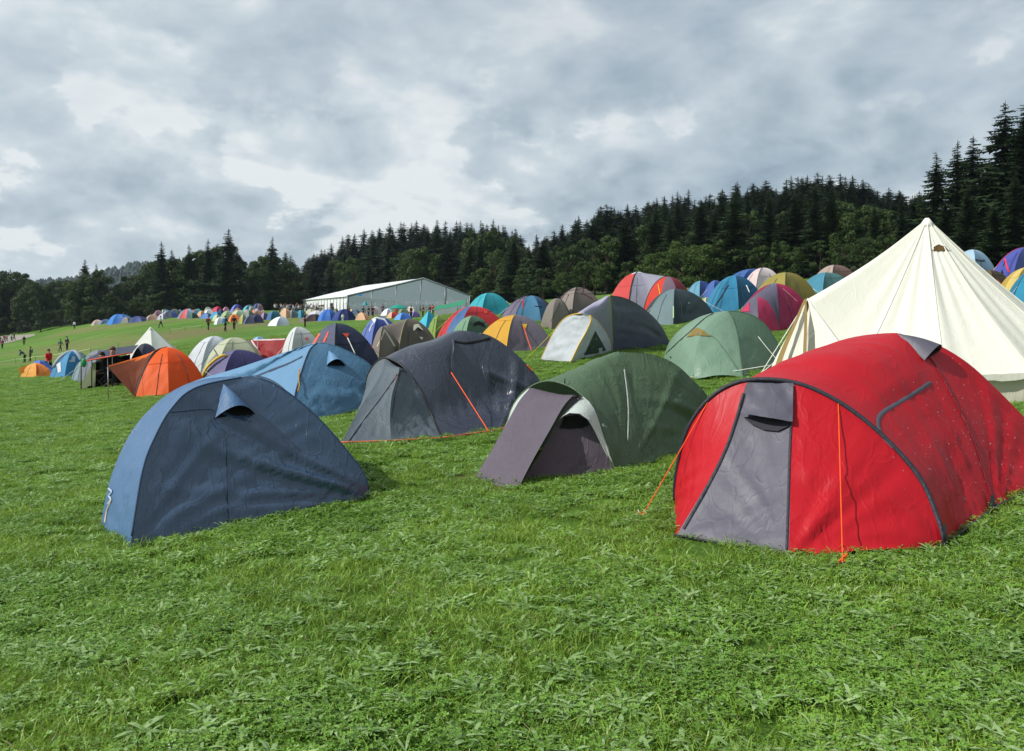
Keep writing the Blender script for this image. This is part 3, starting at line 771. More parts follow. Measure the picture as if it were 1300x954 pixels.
    h = mk('vent_cowl', v, f, grey, root); sub('vent_opening', ov, of, M_DARK, h)
    for u, v_ in ((1258,646),(1197,684)):
        p, nn = s.at(u, v_-4, .012); x = nn.cross(Vector((0,0,1))).normalized(); y = x.cross(nn)*-1
        mk('corner_patch', [p-x*.05-Vector((0,0,.03)), p+x*.05-Vector((0,0,.03)), p+x*.02+Vector((0,0,.07)), p-x*.02+Vector((0,0,.07))], [(0,1,2,3)], grey, root, smooth=False)
    # hem tape along the ground
    for A, B in ((D2, FR), (FR, RN), (D1, D2), (RN, tn)):
        m = MB(); m.tube([A.lerp(B, i/8)+Vector((0,0,.018)) for i in range(9)], .010, 5); m.obj('hem_tape', dgrey, root)
    # orange guy lines, with a loose loop at the peg of the near one
    i1 = nearest(1065, 512); p = front[i1]; e = gp(1070, 722); cord(root, p, e, M_ORANGE_CORD, .0038, sagz=.0)
    m = MB(); q = []
    for k in range(26):
        t = k/25; q.append(e+Vector((.03*math.sin(t*14)+.01*math.cos(t*31), .02*math.cos(t*11), .01+.09*abs(math.sin(t*9))*(1-t*.6)-.0*t)))
    m.tube(q, .0034, 5); m.obj('cord_loop', M_ORANGE_CORD, root)
    i2 = nearest(905, 504); e2 = gp(815, 656); cord(root, front[i2], e2, M_ORANGE_CORD, .0038, sagz=.0)
    m = MB(); q = [e2+Vector((.03*math.sin(k*.9), .03*math.cos(k*1.3), .012+.02*abs(math.sin(k*.8)))) for k in range(14)]; m.tube(q, .0034, 5); m.obj('cord_loop', M_ORANGE_CORD, root)
    m = MB(); m.tube([front[-3], FL+Vector((0, 0, -.02))], .006, 6); m.obj('pole', M_POLE, root)
    # rain drops standing on the proofed cloth
    r = random.Random(4); m = MB()
    for _ in range(520):
        u = r.uniform(1110, 1315); v_ = r.uniform(440, 660)
        if r.random() > math.exp(-((u-1235)/75)**2-((v_-545)/75)**2)*1.2: continue
        p, nn = s.at(u, v_, .0)
        if abs(CU+p.x/p.y*F-u) > 3: continue
        k = r.uniform(.0013, .0033); m.blob(p+nn*k*.3, k, k, k*.8, 6, 4)
    wm = bpy.data.materials.new('rain_drop'); nt_, N_, L_ = nodes(wm); o_ = N_.new('ShaderNodeOutputMaterial'); g_ = N_.new('ShaderNodeBsdfPrincipled')
    g_.inputs['Base Color'].default_value = (.75, .75, .8, 1); g_.inputs['Roughness'].default_value = .05; g_.inputs['Transmission Weight'].default_value = .35; g_.inputs['Specular IOR Level'].default_value = 1; L_.new(g_.outputs[0], o_.inputs[0])
    d = m.obj('rain_drops', wm, root); d['kind'] = 'stuff'
    for c in (D1, D2, FR, RN):
        q = MB(); q.tube([c+Vector((-.02, -.03, .03)), c+Vector((0, .02, -.05))], .004, 5); q.obj('peg', M_PEG, root)

def green_tent():
    FR = gp(778, 601); H1 = gp(600, 611); H2 = gp(657, 622); FLt = gxy(-.05, 8.75); MN = gp(797, 597); MF = gxy(.95, 9.75); RNr = gp(906, 560); RF = gxy(2.05, 10.3)
    root = empty('dome_tent', base_of([FR, FLt, MN, RNr]), 'dark green dome tent with grey porch and pale hood flap, left of the red tent', 'tent')
    gr = fabric('forest_green_flysheet', '#4d6549', .45, .12, .5, 6, .4); gy = fabric('grey_mauve_cloth', '#5c545f', .6, .10, .4, 7, .25); wh = fabric('pale_lining', '#c9d3cc', .6, .25, .3, 8, .2)
    T = Pt(787, 447, 8.55); ins = Vector((1.0, 8.8, .6)); s = Surf()
    fh = resample([FR, Pt(770,560,7.7), Pt(753,520,7.82), Pt(730,495,7.95), Pt(700,484,8.15), Pt(676,490,8.35), Pt(657,507,8.5), Pt(645,535,8.65), FLt], 40)
    c0 = pix([(797,597),(803,540),(800,500),(795,465),(787,447)], MN, Y1=8.55, n=20, pw=1.0); mh = resample(c0+arch(Vector((2*T.x-MF.x, 2*T.y-MF.y, MF.z)), T, MF, 40)[21:], 40)
    cr = [Pt(700,484,8.15), Pt(725,468,8.3), Pt(755,453,8.45), Pt(787,447,8.55)]
    vs = []; fs = []; ns = 18
    for i in range(41):
        mid1 = fh[i].lerp(mh[i], .4); mid2 = fh[i].lerp(mh[i], .72)
        k = max(0, math.sin(math.pi*i/40))**2
        row = resample([fh[i], mid1+Vector((0,0,.02*k)), mid2+Vector((0,0,.035*k)), mh[i]], ns)
        for j, p in enumerate(row):
            nn = (p-Vector((.8, 8.7, .35))).normalized(); e = math.sin(math.pi*j/ns)
            vs.append(p+nn*(-.03*e+.010*e*fbm(j*.45, i*.13, 5)+.016*e*ridged(j*.30, i*.06+j*.04, 5)+.004*fbm(j*.2, i*.6, 2)))
    for i in range(40):
        for j in range(ns): k = i*(ns+1)+j; fs.append((k, k+1, k+ns+2, k+ns+1))
    s.add(vs, fs); mk('canopy', vs, fs, gr, root)
    c2 = pix([(906,560),(903,520),(896,500),(880,483),(858,463),(828,450),(787,447)], RNr, Y1=8.55, n=34, pw=1.0)
    panel('rear_panel', root, resample(c0, 34), c2, gr, s, ns=40, sag=.045, wr=.007, seed=31, inside=ins, fan=(.9, .9), fan_amp=.01, freq=5, bulge=.02, reach=.9, sharp=.03)
    c3 = rise(RF, T, 34); panel('rear_panel', root, c2, c3, gr, s, ns=14, sag=.05, seed=32, inside=ins)
    panel('rear_panel', root, c3, resample(mh[20:][::-1], 34), gr, s, ns=14, sag=.05, seed=33, inside=ins)
    cin = Vector((.6, 8.6, .4))
    def near(u): return min(range(41), key=lambda i: abs(fh[i].x/fh[i].y*F+CU-u)+(0 if i > 4 else 50))
    a = near(672); b = near(738)
    dl = pix([(600,607),(622,575),(644,536),(660,508),(674,492)], H1, Y1=fh[a].y, n=20); dl[-1] = fh[a]
    dm = pix([(657,617),(676,585),(697,548),(716,515),(733,497)], H2, Y1=fh[b].y-.05, n=20); dm[-1] = fh[b]+Vector((-.01, -.05, 0))
    dv, df = loft(dl, dm, ns=16, sag=.02, wr=.012, seed=35, inside=cin, fan=(.6, .8), fan_amp=.03); s.add(dv, df); mk('door', dv, df, gy, root)
    panel('porch_panel', root, resample(fh[a:][::-1], 20), dl, wh, s, ns=10, sag=.03, seed=36, inside=cin, bulge=.02)
    i2 = gp(662, 612); dmi = pix([(664,611),(683,580),(702,546),(720,515),(733,497)], i2, Y1=fh[b].y, n=20); dmi[-1] = fh[b]
    panel('porch_panel', root, dmi, resample(fh[:b+1], 20), gy, s, ns=16, sag=.03, wr=.01, seed=37, inside=cin, fan=(.5, .8), fan_amp=.03)
    # pale hood lifted over the inner vent
    vv = []; ff = []; L_ = [Pt(728,501,7.88), Pt(719,515,7.85), Pt(711,528,7.80), Pt(706,537,7.78)]; Rr = resample([fh[b]+Vector((0,-.02,0)), Pt(752,515,7.80), Pt(762,540,7.72), Pt(772,578,7.62)], 8); Lm = resample(L_, 8)
    rim = [Pt(706,537,7.70), Pt(716,527,7.60), Pt(730,524,7.55), Pt(745,531,7.56), Pt(757,552,7.58), Pt(772,582,7.60)]; Rm = resample(rim, 8)
    for j in range(9):
        for i in range(7):
            p = Rm[j].lerp(Rr[j], i/6) if j else Rm[j].lerp(Rr[j], i/6)
            vv.append(p+Vector((-.01, -.03, .01))*math.sin(math.pi*i/6))
    for j in range(8):
        for i in range(6): k = j*7+i; ff.append((k, k+1, k+8, k+7))
    hd = mk('hood_flap', vv, ff, wh, root)
    pts = [s.at(u, v_, .012)[0] for u, v_ in ((706,538),(716,530),(732,527),(744,532),(748,540),(738,544),(722,545),(710,544))]
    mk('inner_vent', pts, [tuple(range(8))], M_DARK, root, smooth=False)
    v, f = strip(s, [(779,597),(768,562),(752,522),(738,502),(722,492)], .018, .012); mk('hood_trim', v, f, wh, root)
    v, f = strip(s, [(792,470),(796,505),(797,530),(796,560)], .016, .014); mk('reflective_tape', v, f, wh, root)
    m = MB(); m.tube([fh[near(716)]+Vector((0,0,-.0)), fh[near(716)]+Vector((0,-.01,.06))], .006, 5); m.obj('toggle', M_BLACK, root)
    sleeve(root, fh, gr, .012); 
    for c in (H1, H2, FR, MN, RNr):
        q = MB(); q.tube([c+Vector((-.02, -.03, .03)), c+Vector((0, .02, -.05))], .004, 5); q.obj('peg', M_PEG, root)
    # pale scuff marks along the porch seam
    m = MB(); r = random.Random(3)
    for k in range(13):
        p, nn = s.at(730+k*3.1+r.uniform(-2, 2), 503+k*3.4+r.uniform(-2, 2), .006); x = nn.cross(Vector((0,0,1))).normalized(); y = x.cross(nn); q = r.uniform(.008, .02)
        m.add([p-x*q-y*q*.6, p+x*q*.8-y*q, p+x*q+y*q*.5, p-x*q*.6+y*q], [(0,1,2,3)])
    m.obj('dried_bird_lime', wh, root, smooth=False)

def slate_tent():
    A1 = gp(432, 565); FR = gp(562, 559); FLt = gp(418, 546); T = Pt(586, 420, 11.4); MN = gp(632, 549); RN = gp(690, 524, 11)
    root = empty('tunnel_tent', base_of([A1, FR, MN, RN]), 'long slate grey tunnel tent with orange hem and guy line, behind the dark green tent', 'tent')
    m1 = fabric('slate_flysheet', '#343a48', .33, .06, .5, 5, .6); m2 = fabric('grey_green_cloth', '#566068', .5, .10, .4, 6, .35)
    s = Surf(); ins = Vector((-.4, 11.6, .8))
    fh = resample([FR, Pt(551,534,10.25), Pt(536,499,10.45), Pt(517,471,10.65), Pt(502,459,10.8), Pt(488,455,10.95), Pt(475,463,11.2), Pt(465,485,11.5), gxy(-2.25, 12.1)], 40)
    MF = gxy(-1.35, 13.2)
    mh = resample([MN, Pt(625,515,10.95), Pt(611,468,11.15), Pt(598,434,11.3), T]+arch(Vector((2*T.x-MF.x, 2*T.y-MF.y, MF.z)), T, MF, 20)[11:], 40)
    crest = {0.3: (520, 444.5), .62: (548, 432), .85: (568, 423)}
    vs = []; fs = []; ns = 26
    for i in range(41):
        row0 = [fh[i]]
        for k, (u, v_) in crest.items():
            p = fh[i].lerp(mh[i], k)
            c = fh[17].lerp(mh[18], k); d = Pt(u, v_, c.y)-c; w = math.exp(-((i-18)/9)**2)
            row0.append(p+Vector((0,0,d.z))*w)
        row0.append(mh[i]); row = resample(row0, ns)
        for j, p in enumerate(row):
            nn = (p-Vector((-.8, 11.3, .4))).normalized(); e = math.sin(math.pi*j/ns)
            lowm = max(0, 1-abs(i-8)/9)
            vs.append(p+nn*(-.05*e+e*.010*fbm(j*.14+i*.10, i*.55, 6)*(1+2*lowm)+.006*e*fbm(j*.5-i*.3, i*.2, 2)*(.4+lowm)+.035*e*lowm*(ridged(j*.06+i*.05, i*.42+j*.08, 3)-.3)))
    for i in range(40):
        for j in range(ns): k = i*(ns+1)+j; fs.append((k, k+1, k+ns+2, k+ns+1))
    s.add(vs, fs); mk('canopy', vs, fs, m1, root)
    near_m = resample(mh[:19]+[T], 34)
    tn = pix([(692,524),(690,500),(684,481),(668,462),(645,441),(618,425),(586,420)], RN, Y1=11.4, n=34)
    panel('rear_panel', root, near_m, tn, m1, s, ns=44, sag=.05, wr=.006, seed=41, inside=ins, fan=(.8, 1.4), fan_amp=.01, reach=.9, sharp=.045)
    RF = gxy(.2, 13.8); c3 = rise(RF, T, 34)
    panel('rear_panel', root, tn, c3, m1, s, ns=14, seed=42, inside=ins); panel('rear_panel', root, c3, resample(mh[20:][::-1], 34), m1, s, ns=14, seed=43, inside=ins)
    # porch
    a = 22; b = 17
    dl = pix([(432,564),(456,520),(482,478),(489,456)], A1, Y1=fh[a].y, n=20); dl[-1] = fh[a]
    hp = gp(497, 563); dm = pix([(497,563),(495,530),(498,500),(506,474),(507,462)], hp, Y1=fh[b].y-.1, n=20); dm[-1] = fh[b]
    cin = Vector((-1.5, 11.2, .5))
    panel('porch_panel', root, resample(fh[a:][::-1], 20), dl, m2, s, ns=12, sag=.03, seed=44, inside=cin, bulge=.03)
    panel('door', root, dl, dm, m2, s, ns=16, sag=.05, wr=.014, seed=45, inside=cin)
    panel('porch_panel', root, dm, resample(fh[:b+1], 20), m2, s, ns=18, sag=.04, wr=.018, seed=46, inside=cin, fan=(1, 1), fan_amp=.04)
    v, f = strip(s, [(506,474),(488,500),(462,534),(442,562)], .012, .008); mk('door_zip', v, f, M_BLACK, root)
    v, f = strip(s, [(508,474),(502,500),(497,530)], .012, .008); mk('door_zip', v, f, M_BLACK, root)
    v, f = strip(s, [(506,477),(508,472),(511,471),(515,474)], .02, .015, 8); mk('door_tab', v, f, M_BLACK, root)
    # raised side vent, a dark slot over a ridge
    (v, f), (ov, of), rim = hood(s, (574, 430), (571, 473), (577, 434), out=.07, off=.01); mk('vent_fold', v, f, m1, root)
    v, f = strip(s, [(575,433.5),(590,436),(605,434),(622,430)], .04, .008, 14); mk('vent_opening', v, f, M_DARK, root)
    v, f = strip(s, [(574,436),(572,455),(571,474)], .02, .02, 12); mk('vent_strap', v, f, M_BLACK, root)
    cord(root, s.at(572,474,.02)[0], gp(623,552), M_ORANGE_CORD, .007, sagz=0)
    cord(root, s.at(505,476,.02)[0], gp(477,553), fabric('rust_cord', '#8c4a3a', .7, 0), .005, sagz=0, peg=False)
    cord(root, s.at(671,462,.02)[0], s.at(676,472,.02)[0], M_ORANGE_CORD, .008, sagz=0, peg=False, name='cord_loop')
    oh = fabric('orange_hem_tape', '#c4583a', .6, 0)
    for A, B in ((A1, hp), (hp, FR), (FR, MN), (MN, RN)):
        m = MB(); m.tube([A.lerp(B, i/8)+Vector((0,-.01,.03)) for i in range(9)], .012, 5); m.obj('hem_tape', oh, root)
    sleeve(root, fh, M_BLACK, .014)
    for c in (A1, FR, MN):
        q = MB(); q.tube([c+Vector((-.02, -.03, .03)), c+Vector((0, .02, -.05))], .005, 5); q.obj('peg', M_PEG, root)

def steel_tent():
    NF = gp(371, 540); RF = gp(448, 529); T = Pt(403, 436, 13.8); TO = gp(222, 512); BL = gxy(-4.9, 15.6); BR = gxy(-2.9, 15.6)
    root = empty('dome_tent', base_of([NF, RF, BL, BR]), 'steel blue dome tent with long sloping porch, between dark blue and slate tents', 'tent')
    m1 = fabric('denim_flysheet_shaded', '#46708f', .42, .12, .45, 5, .45); m2 = fabric('denim_flysheet_sunlit', '#5f8bb0', .45, .12, .3, 5, .4)  # same blue cloth twice, shaded tone and a paler sunlit tone
    s = Surf(); ins = Vector((-3.6, 14.2, .6))
    c0 = pix([(371,540),(374,505),(379,485),(386,462),(394,443),(403,436)], NF, Y1=13.8, n=22, pw=1.0)
    c1 = pix([(448,529),(486,490),(470,464),(451,451),(430,441),(415,436.5),(403,436)][0:1]+[(484,492),(470,464),(451,451),(430,441),(415,436.5),(403,436)], RF, 13, 13.8, n=22)
    rfoot = gp(492, 512); c1 = pix([(492,512),(486,486),(470,464),(451,451),(430,441),(415,436.5),(403,436)], rfoot, Y1=13.8, n=22)
    toe = pix([(222,512),(228,496),(247,484),(300,468),(345,453),(385,440),(403,436)], TO, Y1=13.8, n=22)
    panel('side_panel', root, c0, c1, m1, s, ns=36, sag=.03, wr=.005, seed=51, inside=ins, fan=(.9, 1.4), fan_amp=.01, reach=.8, sharp=.035)
    panel('porch_panel', root, toe, c0, m2, s, ns=22, sag=.03, wr=.010, seed=52, inside=ins, fan=(.5, .8), fan_amp=.01, reach=.8, sharp=.02)
    c3 = rise(BR, T, 22); c4 = rise(BL, T, 22)
    panel('rear_panel', root, c1, c3, m1, s, ns=12, seed=53, inside=ins); panel('rear_panel', root, c3, c4, m1, s, ns=12, seed=54, inside=ins)
    panel('porch_panel', root, c4, toe, m2, s, ns=12, seed=55, inside=ins)
    v, f = strip(s, [(323,479),(345,470),(366,462),(384,453)], .05, .01, 16); mk('rain_gutter', v, f, fabric('navy_strip', '#24344f', .5, 0), root)
    (v, f), (ov, of), rim = hood(s, (417, 446), (414, 465), (439, 465), out=.14, off=.01, rise_=.1); h = mk('vent_cowl', v, f, m2, root); sub('vent_opening', ov, of, M_DARK, h)
    r = random.Random(2); m = MB(); a = s.at(383, 470, .04)[0]; b = s.at(378, 500, .05)[0]
    for k in range(3): m.tube([a.lerp(b, i/10)+Vector((r.uniform(-.012,.012), r.uniform(-.02,.01), 0)) for i in range(11)], .006, 5)
    m.obj('bundled_guy_line', plain('gold_cord', '#b08a30', .6), root)
    sleeve(root, c0[2:], fabric('navy_strip', '#24344f', .5, 0), .012); sleeve(root, c1[2:], m1, .010)

def bell_tent():
    cx, cy = 6.80, 13.05; g0 = zg(cx, cy); apex = Vector((cx, cy, EYE+154/F*cy)); Rr = 2.45; ze = 1.18; nseg = 14
    root = empty('bell_tent', Vector((cx, cy, g0)), 'cream canvas bell tent with pointed roof towering behind the red tent', 'tent')
    cm = fabric('cream_canvas', '#e6e4d6', .75, .18, .22, 3.5, .15, var=.03); cin = fabric('canvas_shadow_side', '#8a7448', .8, .1, .3, 6, .1)
    wall = fabric('canvas_wall', '#cfccb8', .75, .18, .3, 5, .1)
    dang = math.atan2(-.62, -2.15)  # the entrance faces left and slightly towards the camera
    # spokes, the entrance one lifted to the A-frame
    angs = [dang+2*math.pi*i/nseg for i in range(nseg)]
    def roofpt(i, t):  # t 0 at the eave, 1 apex
        a = angs[i % nseg]
        if i % nseg == 0:
            e = Vector((cx+math.cos(a)*2.28, cy+math.sin(a)*2.28, EYE+(CV-380)/F*12.45))
        else: e = Vector((cx+math.cos(a)*Rr, cy+math.sin(a)*Rr, ze))
        p = e.lerp(apex, t); p.z -= .10*math.sin(math.pi*t)*(1 if i % nseg else .7)
        return p
    vs = []; fs = []; nt_ = 30; ns = 12; cols = nseg*ns
    for j in range(nt_+1):
        t = j/nt_
        for i in range(nseg):
            for k in range(ns):
                q = k/ns; p = roofpt(i, t).lerp(roofpt(i+1, t), q); e = 4*q*(1-q)
                rad = Vector((p.x-cx, p.y-cy, 0)); rad = rad.normalized() if rad.length > 1e-6 else rad
                nn = (rad*.75+Vector((0,0,.65)))
                w = (1-t)*.07*e
                fold = (1-t)*.018*e*mnoise.noise(Vector(((i*ns+k)*.5, t*2, 1)))*(1+2*math.exp(-t*6))
                tense = .030*math.sin(math.pi*min(1, t*1.05))**1.2*mnoise.noise(Vector((math.cos((i*ns+k)/cols*6.283)*7, math.sin((i*ns+k)/cols*6.283)*7, t*.6)))*(1 if t > .25 else t*4)
                nx = (i*ns+k)/cols
                # tight pleats running down from the crown on the entrance side
                d0 = min(nx, 1-nx); pl = math.exp(-((nx-.13)/.09)**2)*.022*math.sin(nx*260+2*t)*math.sin(math.pi*t)
                vs.append(p-nn*w+nn*(fold+tense+pl))
    for j in range(nt_):
        for i in range(cols): a = j*cols+i; b = j*cols+(i+1) % cols; fs.append((a, b, b+cols, a+cols))
    s = Surf(); s.add(vs, fs); mk('roof', vs, fs, cm, root)
    # valance under the eave
    vv = []; ff = []
    for i in range(cols): p = vs[i]; vv += [p+Vector((0,0,.0)), Vector((p.x, p.y, p.z-.09+.01*math.sin(i*1.1)))]
    for i in range(ns, cols-ns): ff.append((2*i, 2*i+2, 2*i+3, 2*i+1))
    mk('valance', vv, ff, cm, root)
    # seams
    m = MB()
    for i in range(1, nseg): m.tube([vs[j*cols+i*ns]+Vector((0,0,.004)) for j in range(nt_+1)], .009, 5)
    m.obj('roof_seam', cm, root)
    m = MB(); m.tube([apex-Vector((0,0,.14)), apex-Vector((0,0,.05)), apex+Vector((0,0,.01))], [.13, .075, .03], 12); m.obj('cap', fabric('white_canvas', '#ecebe2', .7, .1, .2), root)
    # low wall
    vv = []; ff = []; k0 = ns; k1 = cols-ns; n_ = 0; rows = 6
    for j in range(rows+1):
        for i in range(k0, k1+1):
            p = vs[i % cols]; r_ = Vector((p.x-cx, p.y-cy, 0)).normalized(); x = cx+(p.x-cx)*.965; y = cy+(p.y-cy)*.965; g = zg(x, y); z = (p.z-.02)*(1-j/rows)+g*(j/rows)
            wv = .02*math.sin(i*.9)*math.sin(math.pi*j/rows)+.015*fbm(i*.3, j*.5); vv.append((x+r_.x*wv, y+r_.y*wv, z))
    w_ = k1-k0+1
    for j in range(rows):
        for i in range(w_-1): a = j*w_+i; ff.append((a, a+w_, a+w_+1, a+1))
    s2 = Surf(); s2.add(vv, ff); mk('wall', vv, ff, wall, root)
    # entrance: A-frame, two canvas cheeks, door curtains
    AT = roofpt(0, 0); da = Vector((math.cos(dang), math.sin(dang), 0)); sd = Vector((-da.y, da.x, 0))
    fl = gxy(*XY(987, 11.75)); fr = gxy(*XY(1053, 11.35))
    e1 = roofpt(1, 0); e13 = roofpt(nseg-1, 0)
    for foot, e in ((fr, e1), (fl, e13)):
        eg = gxy(cx+(e.x-cx)*.965, cy+(e.y-cy)*.965)
        P = []; nn_ = 12
        A = resample([foot, AT], nn_); B = resample([eg, Vector((e.x, e.y, e.z-.03)), AT], nn_)
        panel('entrance_side', root, A, B, cm, s, ns=8, sag=.03, wr=.006, seed=61, inside=Vector((cx, cy, 1)), fan=(.4, .4))
    inner = AT-da*.06-Vector((0,0,.05)); ft = [fl-da*.05, fr-da*.05]
    midb = fl.lerp(fr, .42)-da*.10
    A = resample([fl-da*.03, inner], 14); B = resample([midb, inner], 14)
    panel('door_curtain', root, A, B, cm, s, ns=12, sag=.0, wr=.03, seed=63, inside=Vector((cx, cy, 1)), fan=(0, 0), freq=14)
    A = resample([midb+sd*.12-da*.12, inner-da*.05], 14); B = resample([fr-da*.05, inner], 14)
    panel('door_curtain', root, A, B, cm, s, ns=10, sag=.0, wr=.02, seed=64, inside=Vector((cx, cy, 1)), fan=(0, 0), freq=10)
    # turned back edges; shadow side of the canvas painted ochre
    for (a, b, w, bend) in ((fl, AT, .17, .12), (fr.lerp(fl, .48)-da*.02, AT, .11, .05)):
        vv = []; ff = []
        for j in range(15):
            t = j/14; p = a.lerp(b, t)+da*(bend*math.sin(math.pi*t)*(1-t))+da*.03; wd = w*(1-t)**.5*(1 if t > .03 else .8)
            off = (-sd*wd if w > .12 else sd*wd); vv += [p, p+off*.5+da*.03, p+off]
        for j in range(14): k = j*3; ff += [(k, k+1, k+4, k+3), (k+1, k+2, k+5, k+4)]
        mk('turned_edge', vv, ff, cin, root)
    m = MB(); m.tube([gxy(*(Vector((cx,cy,0))+da*2.36).xy[:]), AT-Vector((0,0,.04))], .018, 8); m.obj('entrance_pole', M_WOOD, root)
    m = MB(); m.tube([Vector((cx, cy, g0)), apex-Vector((0,0,.05))], .025, 8); m.obj('centre_pole', M_WOOD, root)
    m = MB(); m.tube([AT.lerp(e1, i/10)+Vector((0,0,.006))-Vector((0,0,.06*math.sin(math.pi*i/10))) for i in range(11)], .012, 5); m.obj('eave_rope', cm, root)
    # half-moon vent near the crown
    ctr = [(1183,319),(1186,313.5),(1192,311),(1198,313),(1204,319)]
    pts = [s.at(u, v_, .012)[0] for u, v_ in ctr+[(1197,319.8),(1190,319.8)]]
    mk('roof_vent', pts, [tuple(range(len(pts)))], fabric('vent_mesh', '#5a4520', .8, .1), root, smooth=False)
    v, f = strip(s, ctr, .03, .03, 12); mk('vent_lip', v, f, cm, root)
    # guy ropes
    for i in range(1, nseg):
        a = angs[i]; e = roofpt(i, 0); x, y = cx+math.cos(a)*4.0, cy+math.sin(a)*4.0
        if 3.2 < a-dang < 5.6: continue
        if i in (nseg-1, nseg-2): cord(root, e, gxy(x, y), M_WHITE_CORD, .006)
    cord(root, AT, gp(958, 487), M_WHITE_CORD, .007, sagz=0)
    cord(root, e13, gp(950, 484), M_WHITE_CORD, .006)
    m = MB(); m.tube([Vector((cx, cy, g0)), apex], .02, 6)

def sage_tent():
    P1, P2, P3, P4 = gp(842, 456), gp(881, 482), gp(943, 480), gp(992, 464); T = Pt(924, 395, 14.9); B1 = gxy(3.9, 17.2); B2 = gxy(5.4, 16.8)
    root = empty('dome_tent', base_of([P1, P2, P4, B1, B2]), 'sage green dome tent with ochre lined door opening, left of the cream bell tent', 'tent')
    m1 = fabric('sage_flysheet_shaded', '#4f6b56', .45, .14, .4, 5, .4); m2 = fabric('sage_flysheet_sunlit', '#74917b', .42, .16, .45, 6, .4)  # one sage cloth, its shaded and sunlit sides put into two colours
    s = Surf(); ins = Vector((4.1, 15.3, 1.4)); n = 20
    c1 = pix([(842,456),(848,438),(858,424),(872,412),(890,402),(908,397),(924,395)], P1, Y1=14.9, n=n); c2 = pix([(881,482),(882,455),(888,430),(900,412),(914,400),(924,395)], P2, Y1=14.9, n=n)
    c3 = pix([(943,480),(940,455),(936,425),(930,405),(924,395)], P3, Y1=14.9, n=n, pw=1.0); c4 = pix([(992,464),(990,443),(976,418),(960,403),(942,396.5),(924,395)], P4, Y1=14.9, n=n)
    k = dict(inside=ins, ns=16)
    panel('side_panel', root, c1, c2, m2, s, sag=.0, bulge=.06, seed=71, **k); panel('porch_panel', root, c2, c3, m2, s, sag=.0, bulge=.06, wr=.006, fan_amp=.01, sharp=.025, reach=.8, seed=72, **k)
    panel('side_panel', root, c3, c4, m1, s, sag=.03, wr=.006, fan_amp=.01, sharp=.035, reach=.8, seed=73, **k)
    panel('rear_panel', root, c4, rise(B2, T, n), m1, s, seed=74, **k); panel('rear_panel', root, rise(B2, T, n), rise(B1, T, n), m1, s, seed=75, **k); panel('rear_panel', root, rise(B1, T, n), c1, m1, s, seed=76, **k)
    v, f = strip(s, [(843,452),(862,434),(878,420),(893,406),(906,398)], .03, .012, 18); mk('door_zip', v, f, M_BLACK, root)
    v, f = strip(s, [(884,424),(905,428),(922,448),(937,470)], .022, .012, 18); mk('flap_edge', v, f, fabric('sage_trim', '#4f6a58', .5, 0), root)
    pts = [s.at(u, v_, .015)[0] for u, v_ in ((872,429),(880,420),(885,417),(893,420),(902,428),(890,427),(880,427))]
    mk('door_opening', pts, [tuple(range(7))], fabric('ochre_lining', '#7d6a30', .8, .1), root, smooth=False)
    sleeve(root, c3[1:], m1, .012); sleeve(root, c4[1:], m1, .01)
    for P, D in ((P2, (-.12, -.25)), (P3, (0, -.3)), (P4, (.3, -.1))):
        cord(root, P+Vector((0,0,.08)), gxy(P.x+D[0], P.y+D[1]), M_BLACK, .005)
    cord(root, s.at(962, 428, .01)[0], gp(998, 470), M_WHITE_CORD, .005)

